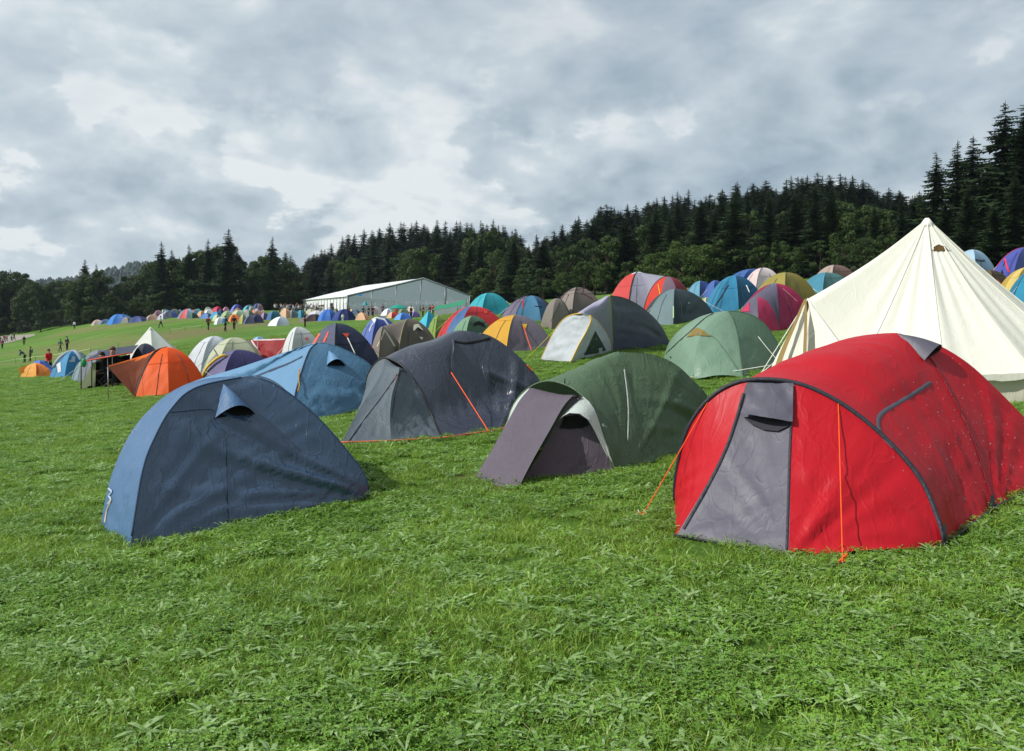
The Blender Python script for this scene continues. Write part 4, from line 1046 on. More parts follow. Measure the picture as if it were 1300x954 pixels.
def grey_tent():
    V1, VT, VR = gp(686, 458), gp(716, 464), gp(741, 457); HR = gp(777, 447.5); T = Pt(774, 375, 16.9); RN = gp(851, 437); C = gp(811, 444); HL = gxy(.9, 17.8); BL = gxy(1.55, 18.9); BR = gxy(3.1, 19.7)
    root = empty('dome_tent', base_of([V1, HR, RN, BL]), 'mauve grey dome tent with yellow trimmed white porch and triangular window', 'tent')
    wh = fabric('pale_silver_cloth', '#c3c9cf', .5, .25, .6, 6, .3); m1 = fabric('mauve_grey_flysheet', '#696a82', .5, .1, .35, 5, .35); m0 = fabric('mauve_flysheet_sunlit', '#a09db4', .5, .12, .3, 5, .35)  # the sheet facing the sun has the sunlight put into its paler mauve
    ye = fabric('yellow_trim', '#e0b428', .5, .1, .2)
    s = Surf(); n = 20; ins = Vector((2, 17.4, 1.6)); cin = Vector((1.3, 17, 1.4))
    HT = Pt(738, 398, 16.3)
    hr = pix([(777,447.5),(775,433),(766,417),(754,404),(738,398)], HR, Y1=16.3, n=n); hl = pix([(686,458),(694,440),(704,420),(715,406),(726,400),(738,398)], V1, Y1=16.3, n=n)
    zz = pix([(724,459),(735,438),(745,420),(751,404),(745,399)], gp(724, 461), Y1=16.2, n=n, pw=1.0); zz[-1] = HT
    toe = pix([(716,464),(718,440),(724,415),(731,402),(738,398)], VT, Y1=16.3, n=n, pw=1)
    panel('porch_panel', root, hl, zz, wh, s, ns=16, sag=.0, bulge=.08, wr=.02, seed=81, inside=cin, fan_amp=.03, sharp=.02, reach=.8)
    panel('porch_panel', root, zz, hr, wh, s, ns=14, sag=.0, bulge=.05, wr=.014, seed=82, inside=cin, fan_amp=.03)
    hlb = rise(HL, HT, n); panel('porch_panel', root, hlb, hl, wh, s, ns=8, seed=83, inside=cin)
    c0 = pix([(778,447),(777,420),(776,395),(774,375)], HR+Vector((.03,.03,0)), Y1=16.9, n=n, pw=1)
    c1 = pix([(851,437),(842,418),(830,403),(812,388),(792,378),(774,375)], RN, Y1=16.9, n=n)
    k = dict(inside=ins, ns=18)
    panel('side_panel', root, c0, c1, m1, s, sag=.02, wr=.006, fan_amp=.015, sharp=.04, reach=.8, seed=84, **k)
    panel('rear_panel', root, c1, rise(BR, T, n), m1, s, seed=85, **k); panel('rear_panel', root, rise(BR, T, n), rise(BL, T, n), m1, s, seed=86, **k)
    # sheet between the porch hoop and the crown pole
    A = resample(hr+hlb[::-1][1:], 30); B = resample(c0+rise(BL, T, n)[::-1][1:], 30); vs = []; fs = []; ns = 10
    for i in range(31):
        for j in range(ns+1):
            q = j/ns; p = A[i].lerp(B[i], q); p += (p-cin).normalized()*(.05*math.sin(math.pi*q)*math.sin(math.pi*i/30)+.01*fbm(i*.3, j*.4)); vs.append(p)
    for i in range(30):
        for j in range(ns): q = i*(ns+1)+j; fs.append((q, q+1, q+ns+2, q+ns+1))
    s.add(vs, fs); mk('side_panel', vs, fs, m0, root)
    sleeve(root, resample(hl+hr[::-1][1:], 40), ye, .012, 'trim'); sleeve(root, zz[:-1], ye, .016, 'zip_trim')
    sleeve(root, c0[3:], fabric('lime_trim', '#b8c850', .5, 0), .010, 'trim')
    pts = [s.at(u, v_, .012)[0] for u, v_ in ((755,420),(762,432),(769,445),(755,449),(741,451),(748,436))]
    mk('window', pts, [tuple(range(6))], plain('clear_window', '#3c4648', .12, 0, .8), root, smooth=False)
    cord(root, hl[10], gp(668, 456), M_YELLOW_CORD, .006)
    q = MB(); q.tube([RN+Vector((0,0,.02)), RN-Vector((0,0,.08))], .005, 5); q.obj('peg', M_PEG, root)

for f_ in (blue_tent, red_tent, green_tent, slate_tent, steel_tent, bell_tent, sage_tent, grey_tent): f_()
# ------------------------------------------------------------------ tents in the middle distance
def F_(c, tr=.16, rough=.5, bump=.25):
    h = hexc(c)[:3]; g = .3*h[0]+.5*h[1]+.2*h[2]; k = .95
    return fabric('cloth_'+c.strip('#'), [x*k+g*(1-k) for x in h]+[1], rough+.05, tr, bump, 4, .22)

def fan_tent(label, T, feet, mats, name='dome_tent', cat='tent', straight=False, depth=None, back=None, group=None, n=12, ns=8, partnames=None, rib=None, ab=(2.0, 2.0), sag=.04, fa=.03):
    """tent whose cloth hangs between poles that all meet at one crown; feet are (bearing, k) with k=1 at the front"""
    Tw = Pt(*T); wd = (max(f[0] for f in feet)-min(f[0] for f in feet))/F*T[2]; D = depth or min(3.4, max(1.7, wd*.8))
    fw = [gxy(*XY(f[0], T[2]-f[1]*D/2)) for f in feet]
    c = Vector((Tw.x, Tw.y, 0)); bk = []
    for f in (fw[0], fw[-1]):
        m = c+(c-Vector((f.x, f.y, 0)))*.85; m.y = max(m.y, c.y+D*.35); bk.append(gxy(m.x, m.y))
    allf = fw+bk; root = empty(name, Vector((Tw.x, Tw.y, zg(Tw.x, Tw.y))), label, cat, group)
    ins = Vector((Tw.x, Tw.y, zg(Tw.x, Tw.y)+.35*(Tw.z-zg(Tw.x, Tw.y))))
    cur = []
    for f in allf: cur.append(resample([f, Tw], n) if straight else rise(f, Tw, n, ab[0], ab[1]))
    s = Surf(); N_ = len(allf)
    for i in range(N_):
        mt = mats[min(i, len(mats)-1)]; pn = (partnames[i] if partnames and i < len(partnames) else ('front_panel' if i < len(fw)-1 else 'rear_panel'))
        before = len(s.v); panel(pn, root, cur[i], cur[(i+1) % N_], mt, s, ns=ns, sag=sag, wr=.008, seed=i*3+T[0]*.1, inside=ins, fan_amp=fa*.4, fan=(.7, .7), sharp=fa*1.0, reach=.8)
        if i < len(fw)-1 and T[2] < 60 and not straight:
            grid = s.v[before:]; q_ = rnd.choice((.32, .45, .58, .66)); c_ = int(ns*q_); path = [grid[j*(ns+1)+c_]+(grid[j*(ns+1)+c_]-ins).normalized()*.012 for j in range(0, int(n*.8))]
            zm = fabric('dark_zip_tape', '#3a3c44', .6, 0, .1)
            if rnd.random() < .7: m_ = MB(); m_.tube(path, .007, 4); m_.obj('zip', zm, root)
            rw_ = int(n*rnd.choice((.55, .66, .72))); path = [grid[rw_*(ns+1)+c_]+(grid[rw_*(ns+1)+c_]-ins).normalized()*.008 for c_ in range(ns+1)]
            if rnd.random() < .6: m_ = MB(); m_.tube(path, .005, 4); m_.obj('seam', mt, root)
    if T[2] < 60:
        for i in ([0, len(fw)-1] if not straight else [0]):
            a_ = cur[i][int(n*.42)]; d_ = Vector((allf[i].x-Tw.x, allf[i].y-Tw.y, 0)).normalized(); e_ = gxy(allf[i].x+d_.x*.55, allf[i].y+d_.y*.55); cord(root, a_, e_, rnd.choice((M_WHITE_CORD, M_BLACK, M_YELLOW_CORD, M_WHITE_CORD)), .004 if T[2] < 28 else .006)
    if rib:
        for i, mt in (rib.items() if isinstance(rib, dict) else [(k, rib) for k in range(len(fw))]):
            if isinstance(mt, tuple): mt, r_ = mt
            else: r_ = .012
            sleeve(root, cur[i][:-1] if i in (0,) else cur[i], mt, r_, 'pole_sleeve', 5)
    return root, s, cur, fw, Tw

def decal(root, s, pts, mat, name, off=.02):
    P = [s.at(u, v, off)[0] for u, v in pts]; return mk(name, P, [tuple(range(len(P)))], mat, root, smooth=False)
def band(root, s, pts, w, mat, name, off=.012, n=14):
    v, f = strip(s, pts, w, off, n); return mk(name, v, f, mat, root)

BK = M_BLACK
TR_O = fabric('orange_trim', '#d84a28', .5, .1, .2); TR_W = fabric('white_trim', '#d5d8dc', .5, .2, .2); TR_Y = fabric('yellow_trim', '#e0b428', .5, .1, .2)

def porch(r, s, T2, feet, cols, ca, cb, side):
    pT = Pt(*T2); P_ = [rise(gxy(*XY(u, Y)), pT, 12, 2.1, 2.1) for u, Y in feet]; ins = Vector((pT.x, pT.y+.5, (pT.z+zg(pT.x, pT.y))/2))
    for k, c_ in enumerate(cols): panel('porch_panel', r, P_[k], P_[k+1], F_(c_, .22), s, ns=8, inside=ins, sag=-.02, wr=.01)
    for a, b in ((ca, P_[0]), (P_[-1], cb)):
        v, fz = loft(resample(a, 12), resample(b, 12), ns=8, sag=0, inside=ins); s.add(v, fz); mk('side_panel', v, fz, F_(side), r)

def mids():  # most tents: left panel coloured as sunlit cloth, right panel as shaded
    # navy with orange tabs
    r, s, c, f, T = fan_tent('navy dome tent with small orange tabs and pale guy line, behind the steel blue tent', (427,410.5,18.8), [(378,.2),(424,1),(490,.3)], [F_('#50556e'), F_('#262d45'), F_('#2b3350')], depth=2.6, ns=14, n=18, rib={1: BK}, fa=.05)
    band(r, s, [(406,424),(398,437)], .08, TR_O, 'trim'); band(r, s, [(417,422),(411,435)], .08, TR_O, 'trim')
    decal(r, s, [(434,424),(443,424),(440,430)], TR_O, 'guy_tab'); cord(r, s.at(441,430,.02)[0], s.at(450,450,.03)[0], M_WHITE_CORD, .012, sagz=0, peg=False); decal(r, s, [(473,436),(477,438),(477,441)], TR_O, 'guy_tab')
    # taupe
    r, s, c, f, T = fan_tent('grey brown dome tent with cream vent flap and cream trims, right of the navy tent', (519,405,24), [(486,.1),(504,1.1),(562,.2)], [F_('#746a63'), F_('#625950')], ns=12, n=16, depth=2.4, rib={1: F_('#9b9a60')})
    decal(r, s, [(524,420),(525,413),(531,412),(537,420)], F_('#d9d8c2'), 'vent_flap'); decal(r, s, [(526,420),(530,416),(536,420)], M_DARK, 'vent_opening', .03); decal(r, s, [(532,428),(537,429),(535,432)], F_('#d9d8c2'), 'guy_tab')
    pT = Pt(487,414,23.2); hl = rise(gxy(*XY(468, 23.0)), pT, 12); hr = rise(gxy(*XY(505, 22.9)), pT, 12); fr = rise(gxy(*XY(480, 21.9)), pT, 12); ins = Vector((pT.x, pT.y+.3, 1.2))
    panel('porch_panel', r, hl, fr, F_('#7d736b'), s, ns=8, inside=ins); panel('porch_panel', r, fr, hr, F_('#7d736b'), s, ns=8, inside=ins)
    panel('porch_panel', r, hr, c[1][:12]+[T], F_('#6c625b'), s, ns=8, inside=ins, sag=.02) if False else None
    v, fz = loft(hr, resample(c[1], 12), ns=8, sag=0, inside=ins); s.add(v, fz); mk('porch_panel', v, fz, F_('#746a63'), r)
    v, fz = loft(resample(c[0], 12), hl, ns=8, sag=0, inside=ins); mk('porch_panel', v, fz, F_('#746a63'), r)
    band(r, s, [(488,419),(484,430),(479,440)], .06, F_('#d9d0b8'), 'trim'); band(r, s, [(488,419),(495,430),(501,440)], .06, F_('#d9d0b8'), 'trim')
    # blue white
    r, s, c, f, T = fan_tent('royal blue dome tent with white roof band and white stripes, behind the grey brown tent', (482,402,31), [(452,.2),(471,1),(513,.3)], [F_('#5b6fb0'), F_('#3a4f98')], depth=2.4, rib={1: F_('#222a55')})
    band(r, s, [(470,406),(478,404),(489,406)], .14, TR_W, 'roof_band'); band(r, s, [(474,410),(471,415),(469,421)], .07, TR_W, 'stripe'); band(r, s, [(488,406),(493,413)], .07, TR_W, 'stripe')
    # yellow + mauve
    r, s, c, f, T = fan_tent('mauve grey dome tent with bright yellow porch, in front of the taupe tunnel tent', (655,400,24.8), [(598,.1),(642,1),(702,.4)], [F_('#eab033', .4), F_('#6c6470'), F_('#6c6470')], ns=14, n=16, depth=2.6, rib={1: TR_Y}, ab=(2, 1.8))
    cord(r, s.at(664,415,.03)[0], gp(675,446), M_ORANGE_CORD, .012, sagz=0); decal(r, s, [(662,412),(669,412),(667,419)], TR_Y, 'guy_tab')
    # green
    r, s, c, f, T = fan_tent('green dome tent with small dark arched vent, left of the yellow porch tent', (600,401,27.5), [(568,.1),(590,1),(630,.2)], [F_('#6f9475'), F_('#4a6850')], depth=2.2)
    decal(r, s, [(600,415),(602,410),(608,408),(614,411),(616,416),(608,413)], M_DARK, 'vent_opening')
    # red blue
    r, s, c, f, T = fan_tent('red and blue striped dome tent with red tab, between teal and green tents', (601,389,31.5), [(553,.4),(563,.8),(583,1),(644,.2)], [F_('#d23a3c', .3), F_('#44699a'), F_('#cf3438', .3), F_('#1c5a92')], depth=2.8)
    decal(r, s, [(614,395.5),(618,395),(619,398),(615,398.5)], TR_O, 'guy_tab')
    band(r, s, [(606,389),(604,400),(602,408)], .02, F_('#153f68'), 'seam')
    r, s, c, f, T = fan_tent('low olive green barrel shaped tent beside the red and blue tent', (557,400,32), [(541,.6),(552,1),(578,.6)], [F_('#8aa84e', .3), F_('#667e34')], depth=1.9, ab=(1.6, 2.6)); decal(r, s, [(545,406),(548,403),(551,406),(551,411),(546,412)], F_('#9cb866'), 'end_window')
    fan_tent('bright cyan canopy tent with pointed front, left of the olive barrel tent', (544,394.5,36), [(517,.1),(539,1),(563,.2)], [F_('#45c4dc', .35), F_('#2aa6c4', .3)], straight=True, depth=2.4)
    r, s, c, f, T = fan_tent('bright turquoise dome tent standing highest beside the marquee', (621,372,44), [(588,.2),(611,1),(652,.3)], [F_('#36b0be', .3), F_('#279aa8', .25), F_('#1e7f90')], depth=3.0, rib={1: F_('#1b7080'), 0: F_('#1d4a60')})
    r, s, c, f, T = fan_tent('blue dome tent with mauve end and dark straps, between turquoise and taupe tents', (675,375.5,37), [(633,.3),(652,.9),(687,1),(700,.3)], [F_('#6a6278'), F_('#437a9a'), F_('#2e678c'), F_('#4c3d58')], depth=2.6, rib={0: BK, 1: BK})
    band(r, s, [(664,381),(664,392)], .08, F_('#b04050'), 'tab'); band(r, s, [(679,389),(688,390)], .05, M_DARK, 'vent'); band(r, s, [(659,380),(666,378)], .05, M_DARK, 'vent')
    # taupe tunnel
    r, s, c, f, T = fan_tent('large taupe family tent with dark ribs and lower rounded porch', (733,365,34.2), [(703,.3),(726,1),(772,.3)], [F_('#857b73'), F_('#736861'), F_('#6a4f55')], depth=3.0, rib={0: BK, 1: (BK, .02)}, ab=(2.2, 2.2))
    pT = Pt(707,379,33); L_ = rise(gxy(*XY(686, 33.2)), pT, 12); M_ = rise(gxy(*XY(700, 31.9)), pT, 12); R_ = rise(gxy(*XY(727, 32.6)), pT, 12); ins = Vector((pT.x, pT.y+.5, 2.6))
    for a, b in ((L_, M_), (M_, R_)): panel('porch_panel', r, a, b, F_('#7d746b'), s, ns=8, inside=ins, sag=-.04)
    sleeve(r, R_, BK, .02); band(r, s, [(711,384),(705,397),(699,409)], .025, BK, 'zip'); band(r, s, [(717,371),(730,368),(745,367),(757,375)], .05, F_('#5c3038'), 'roof_seam')
    # red and grey family tent
    r, s, c, f, T = fan_tent('big red and grey family dome tent with pale roof cap and red doors', (810,346,41), [(769,.3),(797,1),(824,1),(850,.3)], [F_('#c9413f', .2), F_('#8d8c9c'), F_('#8d8c9c'), F_('#7a6e80')], depth=3.6, rib={1: (BK, .03)}, n=16, ns=10)
    m = MB(); m.tube([T-Vector((0,0,.16)), T-Vector((0,0,.07)), T+Vector((0,0,.02))], [.50, .36, .1], 12); m.obj('roof_cap', TR_W, r)
    pT = Pt(848,351.5,39); P_ = [rise(gxy(*XY(u, Y)), pT, 12, 2.2, 2.2) for u, Y in ((817,38.6),(838,37.4),(862,37.4),(880,38.8))]; ins = Vector((pT.x, pT.y+.4, 3.4))
    for a, b, mt in ((0,1,'#cf3a28'),(1,2,'#7c6a78'),(2,3,'#8e2230')): panel('porch_panel', r, P_[a], P_[b], F_(mt, .25), s, ns=8, inside=ins, sag=-.03)
    v, fz = loft(resample(c[2], 12), P_[0], ns=8, sag=0, inside=ins); mk('side_panel', v, fz, F_('#8d8c9c'), r); sleeve(r, P_[0], BK, .03)
    q = rise(gxy(*XY(858, 41)), pT, 12); v, fz = loft(P_[3], q, ns=8, sag=0, inside=ins); mk('side_panel', v, fz, F_('#8e2230'), r)
    cord(r, s.at(836,362,.03)[0], gxy(*XY(843, 36.5)), M_YELLOW_CORD, .014, sagz=0)
    # dark green grey
    r, s, c, f, T = fan_tent('dark green grey dome tent with pale green strap, before the red and grey family tent', (857,367,30.8), [(818,.3),(855,1),(908,.3)], [F_('#667c80'), F_('#303f43')], depth=2.8, rib={1: F_('#26343a')}, ns=12, n=16)
    band(r, s, [(855,389),(855,404)], .05, F_('#a9c89a'), 'strap'); cord(r, s.at(874,385,.03)[0], gp(889,404), F_('#a9c8b0'), .014, sagz=0)
    # blue teal
    r, s, c, f, T = fan_tent('peacock blue dome tent with black zip line, left of the mustard tent', (933,350,32.3), [(889,.4),(904,.95),(938,1),(974,.3)], [F_('#2b7a9e'), F_('#2f80a6'), F_('#155478')], depth=2.8, ns=12, n=16, ab=(1.6, 1.7))
    band(r, s, [(925,362),(915,378),(905,393)], .045, BK, 'zip'); cord(r, s.at(947,363,.03)[0], s.at(951,372,.03)[0], M_WHITE_CORD, .02, sagz=0, peg=False)
    fan_tent('long blue tent with low roof, half hidden behind the peacock blue tent', (957,341.5,39), [(903,.3),(935,1),(985,.3)], [F_('#3a5f9c'), F_('#33559a')], depth=3.2, ab=(1.8, 2.2))
    r, s, c, f, T = fan_tent('pinkish white dome tent with a thin dark hoop, behind the mustard tent', (969,340,36), [(936,.3),(958,1),(1000,.3)], [F_('#cdbab8'), F_('#dccbca')], depth=2.8, rib={1: BK})
    r, s, c, f, T = fan_tent('small light blue dome tent with navy side, left of the long blue tent', (889,357,47), [(871,.3),(888,1),(910,.3)], [F_('#5f97ae'), F_('#2d4a90')], depth=2.4)
    fan_tent('low pale cream tent peeping out beside the peacock blue tent', (897,378,40), [(888,.3),(896,1),(908,.3)], [F_('#b8c09a'), F_('#9fa88a')], depth=1.8)
    fan_tent('plain mid blue dome tent between the small light blue tent and the peacock blue one', (908,356,44), [(895,.3),(906,1),(924,.3)], [F_('#4565a8'), F_('#3c5a9e')], depth=2.4)
    fan_tent('mustard yellow dome tent rising behind the crimson and mauve tent', (998,346,28.8), [(946,.3),(996,1),(1043,.3)], [F_('#95883f'), F_('#7e7230')], depth=3.0, ns=12, n=16, rib={1: F_('#6e632c')})
    r, s, c, f, T = fan_tent('crimson and mauve dome tent with pink triangular door panels', (984,360,23.8), [(950,.3),(990,1.1),(1034,.2)], [F_('#5c6288'), F_('#a81d50', .2), F_('#86183f')], depth=2.7, ns=14, n=16)
    porch(r, s, (961,377,22.7), [(932,22.9),(952,21.9),(963,21.7),(990,22.3)], ['#625d70', '#625d70', '#c42c5c'], c[0], c[1], '#625d70')
    decal(r, s, [(952,384),(952,396),(941,396)], F_('#d02c60', .25), 'door_corner'); band(r, s, [(994,367),(1002,374),(1012,383)], .03, F_('#d9a0a8'), 'guy_strap')
    r, s, c, f, T = fan_tent('blue green dome tent with light blue centre strap, left of the bell tent', (1049,346,37), [(1016,.3),(1044,1),(1086,.3)], [F_('#3f8298'), F_('#4c7878')], depth=2.8, rib={1: F_('#5aa0cc')})
    fan_tent('beige tunnel tent with brown end, behind the blue green tent', (1060,336.5,42), [(1030,.3),(1056,1),(1092,.3)], [F_('#a8968a'), F_('#7a5f55')], depth=2.8, ab=(2.4, 2.2), rib={1: BK})
    # right edge, behind the bell tent
    r, s, c, f, T = fan_tent('pale blue dome tent with dark printed flap, right behind the bell tent roof', (1235,317,34.5), [(1200,.3),(1240,1),(1272,.3)], [F_('#a0bccf'), F_('#8aa8c0')], depth=2.8, ab=(1.8, 2.2))
    band(r, s, [(1238,330),(1244,331.5),(1250,331)], .10, F_('#3f4c5c'), 'printed_flap')
    r, s, c, f, T = fan_tent('violet blue dome tent with red edged triangular door at the right edge', (1304,314,31.5), [(1250,.3),(1270,.9),(1283,1),(1340,.3)], [F_('#4650a0'), F_('#4a54a4'), F_('#5660a8')], depth=2.9, rib={0: F_('#d83048')})
    decal(r, s, [(1276,331),(1280,345),(1270,350)], M_DARK, 'door_opening'); band(r, s, [(1276,329),(1278,338),(1281,346)], .07, F_('#d83048'), 'door_edge')
    r, s, c, f, T = fan_tent('low olive brown tent wedged behind the bell tent roof edge', (1257,343,28.5), [(1238,.3),(1262,1),(1296,.3)], [F_('#5c5233'), F_('#4a3f2a')], depth=2.2, ab=(1.6, 1.8)); decal(r, s, [(1265,354),(1270,360),(1267,360)], TR_O, 'orange_patch')
    fan_tent('pale yellow dome tent at the right edge in front of the violet blue tent', (1306,339,27.2), [(1270,.3),(1285,1),(1345,.3)], [F_('#d8be68', .25), F_('#caa94e', .25)], depth=2.4)
    fan_tent('teal dome tent cut off by the right edge of the view', (1316,341,24.6), [(1283,.4),(1300,1),(1350,.3)], [F_('#2386a8'), F_('#1f7c9c')], depth=2.4, rib={0: BK})
    # left group
    r, s, c, f, T = fan_tent('white and grey dome tent with dark red awning on its left, behind steel blue tent', (378,415,29.2), [(355,.5),(369,1),(412,.3)], [F_('#dcdfe0', .3), F_('#b9bdbb', .25)], depth=2.5, ns=10, n=14)
    decal(r, s, [(361,421),(368,417.5),(366,421),(358,427)], F_('#e05a60'), 'red_tab'); decal(r, s, [(386,429.5),(392,429),(390,433)], F_('#e05a60'), 'red_tab')
    g = gxy(*XY(338, 28.6)); A = resample([g, Pt(316,431.5,29.6)], 10); B = resample([gxy(*XY(357, 28.6)), Pt(364,430,29.2)], 10)
    v, fz = loft(A, B, ns=10, sag=.03, wr=.03); s2 = Surf(); s2.add(v, fz); mk('awning', v, fz, F_('#9c1f22', .3), r)
    m = MB(); m.tube([gxy(*XY(327, 28.9)), Pt(327,432,29.3)], .015, 6); m.tube([gxy(*XY(316, 29.2)), Pt(316,431.5,29.6)], .015, 6); m.obj('awning_pole', M_STEEL, r)
    band(r, s2, [(316,432.3),(340,431.8),(362,431)], .06, F_('#d9c8c4'), 'awning_edge')
    fan_tent('small pale blue tent roof showing above the dark red awning', (328,427.5,34), [(307,.3),(325,1),(352,.3)], [F_('#8fb0cc'), F_('#6f93b8')], depth=2.2, ab=(1.6, 2))
    r, s, c, f, T = fan_tent('crumpled white tent covered by a pale tarpaulin, right of the orange tent', (272,427,31.5), [(228,.4),(254,1),(300,.3)], [F_('#cfd3d8', .25), F_('#c2c8cf', .2)], depth=2.4, ab=(1.7, 1.9), ns=12, n=14, fa=.09)
    decal(r, s, [(233,444),(238,442),(240,447),(236,448)], F_('#2a3a70'), 'blue_print')
    r, s, c, f, T = fan_tent('cream tunnel tent with grey mesh door, behind the navy tent with yellow arch', (298,428.5,28.2), [(256,.5),(277,1),(330,.4)], [F_('#b9bea2', .2), F_('#aeb397', .2)], depth=2.5, ns=10, n=14, ab=(2.2, 2.2))
    decal(r, s, [(270,441),(275,449),(264,462),(259,464)], F_('#7d837a'), 'door_mesh'); band(r, s, [(269,440),(262,452),(256,464)], .06, F_('#d4d8c0'), 'door_trim'); band(r, s, [(270,441),(277,452),(281,460)], .03, BK, 'zip')
    r, s, c, f, T = fan_tent('indigo dome tent with a broad yellow arch, right of the orange tent', (302,444,24.2), [(256,.8),(283,1.1),(352,.3)], [F_('#65638a'), F_('#322f5c'), F_('#322f5c')], depth=2.3, ns=12, n=16, ab=(2, 1.9))
    c0 = pix([(254,481),(262,468),(272,458),(282,452),(288,452)], gxy(*XY(254, 23.3)), Y1=23.6, n=16); m = MB(); m.tube(c0, .04, 6); m.obj('yellow_arch', TR_Y, r)
    # orange tent with awning
    r, s, c, f, T = fan_tent('bright orange dome tent with brown lined awning propped open on the left', (212,441,22.4), [(171,1.0),(214,1.05),(262,.2)], [F_('#ff6400', .35), F_('#fa5c00', .35), F_('#e84c00', .3)], depth=2.5, ns=14, n=16, rib={0: BK}, ab=(1.8, 1.85), sag=.0)
    rb = pix([(170,500),(178,481),(188,459),(197,446),(212,441)], f[0], Y1=22.4, n=14); tip = Pt(137,466,21.2)
    v, fz = loft(resample([f[0]+Vector((0,0,.02)), tip], 14), rb, ns=10, sag=.03, wr=.01); mk('awning_lining', v, fz, F_('#8f4f34', .3), r)
    v2 = [p+Vector((-.01, .03, .03)) for p in v]; mk('awning', v2, fz, F_('#ff7a24', .35), r)
    m = MB(); m.tube(rb, .02, 6); m.obj('rib', BK, r); m = MB(); m.tube([tip, gxy(*XY(137.5, 21.1))], .012, 6); m.obj('awning_pole', M_STEEL, r)
    # dark open tent with awning
    r, s, c, f, T = fan_tent('dark navy open fronted tent with orange edged awning on thin poles', (184,436,29), [(158,.4),(178,1),(206,.4)], [F_('#272b3a'), F_('#343a50'), F_('#343a50')], depth=2.4, ns=10, n=14)
    q = [Pt(102,459.5,27.4), Pt(168,448,27.2), Pt(176,438,29.4), Pt(138,443,30.4)]
    vs = []; fs = []
    for j in range(9):
        for i in range(17):
            p = q[0].lerp(q[1], i/16).lerp(q[3].lerp(q[2], i/16), j/8); p.z -= .06*math.sin(math.pi*i/16)*math.sin(math.pi*j/8); vs.append(p)
    for j in range(8):
        for i in range(16): k = j*17+i; fs.append((k, k+1, k+18, k+17))
    mk('awning', vs, fs, F_('#2c3347', .05), r); m = MB(); m.tube([q[0].lerp(q[1], .12), q[1]], .025, 5); m.obj('awning_edge', TR_O, r)
    m = MB()
    for u, k in ((103,27.4),(116.5,27.3),(137,27.2),(143,27.2)):
        top = q[0].lerp(q[1], (u-102)/66); b = gxy(*XY(u, k)); m.tube([top, b], .018, 6)
    m.obj('awning_pole', M_POLE, r)
    bw = [Pt(117,461,28.6), gxy(*XY(117, 28.6)), gxy(*XY(165, 29.2)), Pt(165,450,29.2)]; mk('interior_shade_back', bw+[p+Vector((0,.02,0)) for p in bw], [(0,1,2,3),(7,6,5,4)], F_('#14151c', .0), r, smooth=False)  # near-black sheet carries the shade inside the tent
    bw = [Pt(117.5,461,27.9), gxy(*XY(117.5, 27.9)), gxy(*XY(127, 28.5)), Pt(127,459.5,28.5)]; mk('interior_shade_side', bw+[p+Vector((0,.02,0)) for p in bw], [(0,1,2,3),(7,6,5,4)], F_('#14151c', .0), r, smooth=False)  # added dark sheet for the shade at the left of the interior
    sw = [Pt(118,461,27.6), gxy(*XY(99, 27.6)), gxy(*XY(121, 27.9))]; A = resample([sw[1], sw[0]], 8); B = resample([sw[2], sw[0]+Vector((.05,.1,0))], 8); v, fz = loft(A, B, ns=6, sag=0, wr=.02); mk('side_flap', v, fz, F_('#bcc29c', .25), r)
    mk('roof_window', [Pt(124,453,30.9), Pt(133,446,30.9), Pt(139,444,30.9), Pt(131,450.5,30.6)], [(0,1,2,3)], F_('#c8ccae'), r, smooth=False)
    fan_tent('slate grey tunnel tent with pale roof panel, behind the orange edged awning', (126,444,35), [(98,.3),(120,1),(160,.3)], [F_('#767c86'), F_('#666c76')], depth=2.8, ab=(2.4, 2.4))
    r, s, c, f, T = fan_tent('grey green dome tent with black hoop, left of the orange edged awning', (107,457,37), [(90,.4),(99,1),(126,.3)], [F_('#7d9498'), F_('#4f6a74')], depth=2.2, rib={0: BK})
    r, s, c, f, T = fan_tent('blue dome tent with silver top and white patch, beside the person in red', (93,445.5,41.5), [(62,.4),(82,1),(109,.3)], [F_('#4a90bf', .25), F_('#2f7fb4', .2), F_('#7f97a8')], depth=2.6, ns=10, n=14)
    c0 = resample(c[0][5:]+c[2][::-1][1:8], 16); m = MB(); m.tube([p-Vector((0,0,.06)) for p in c0], .13, 6); m.obj('silver_roof', F_('#9fabb2'), r)
    decal(r, s, [(72,463),(77,460),(78,472),(74,474)], TR_W, 'white_patch'); decal(r, s, [(87,453),(95,453),(95,460),(88,460)], F_('#aab4b8'), 'window_flap')
    r, s, c, f, T = fan_tent('small yellow orange dome tent with a red zip, leftmost of all', (45,461,52), [(25,.4),(46,1),(67,.3)], [F_('#f0a840', .3), F_('#e88828', .3)], depth=2.0); band(r, s, [(47,464),(48,469),(47,475)], .10, F_('#b84028'), 'zip')
    A = resample([gxy(*XY(28, 52)), Pt(23,468,51.5)], 6); B = resample([gxy(*XY(34, 52)), Pt(36,463.5,52)], 6); v, fz = loft(A, B, ns=5, sag=0); mk('awning', v, fz, F_('#c88430', .3), r)
    fan_tent('small blue dome tent right behind the yellow orange one', (51,457.5,55), [(30,.3),(50,1),(70,.3)], [F_('#4470c0'), F_('#3a64b4')], depth=2.2)
    r, s, c, f, T = fan_tent('pointed white pyramid tent standing alone behind the orange tent', (191,415,60), [(151,.3),(194,1),(229,.3)], [F_('#e2e3dc', .3), F_('#cfd2cc', .25)], name='pyramid_tent', straight=True, depth=4.6, sag=.05); decal(r, s, [(190,420),(193,420),(193,418.2),(191,417.6)], M_DARK, 'roof_vent', .03)
mids()
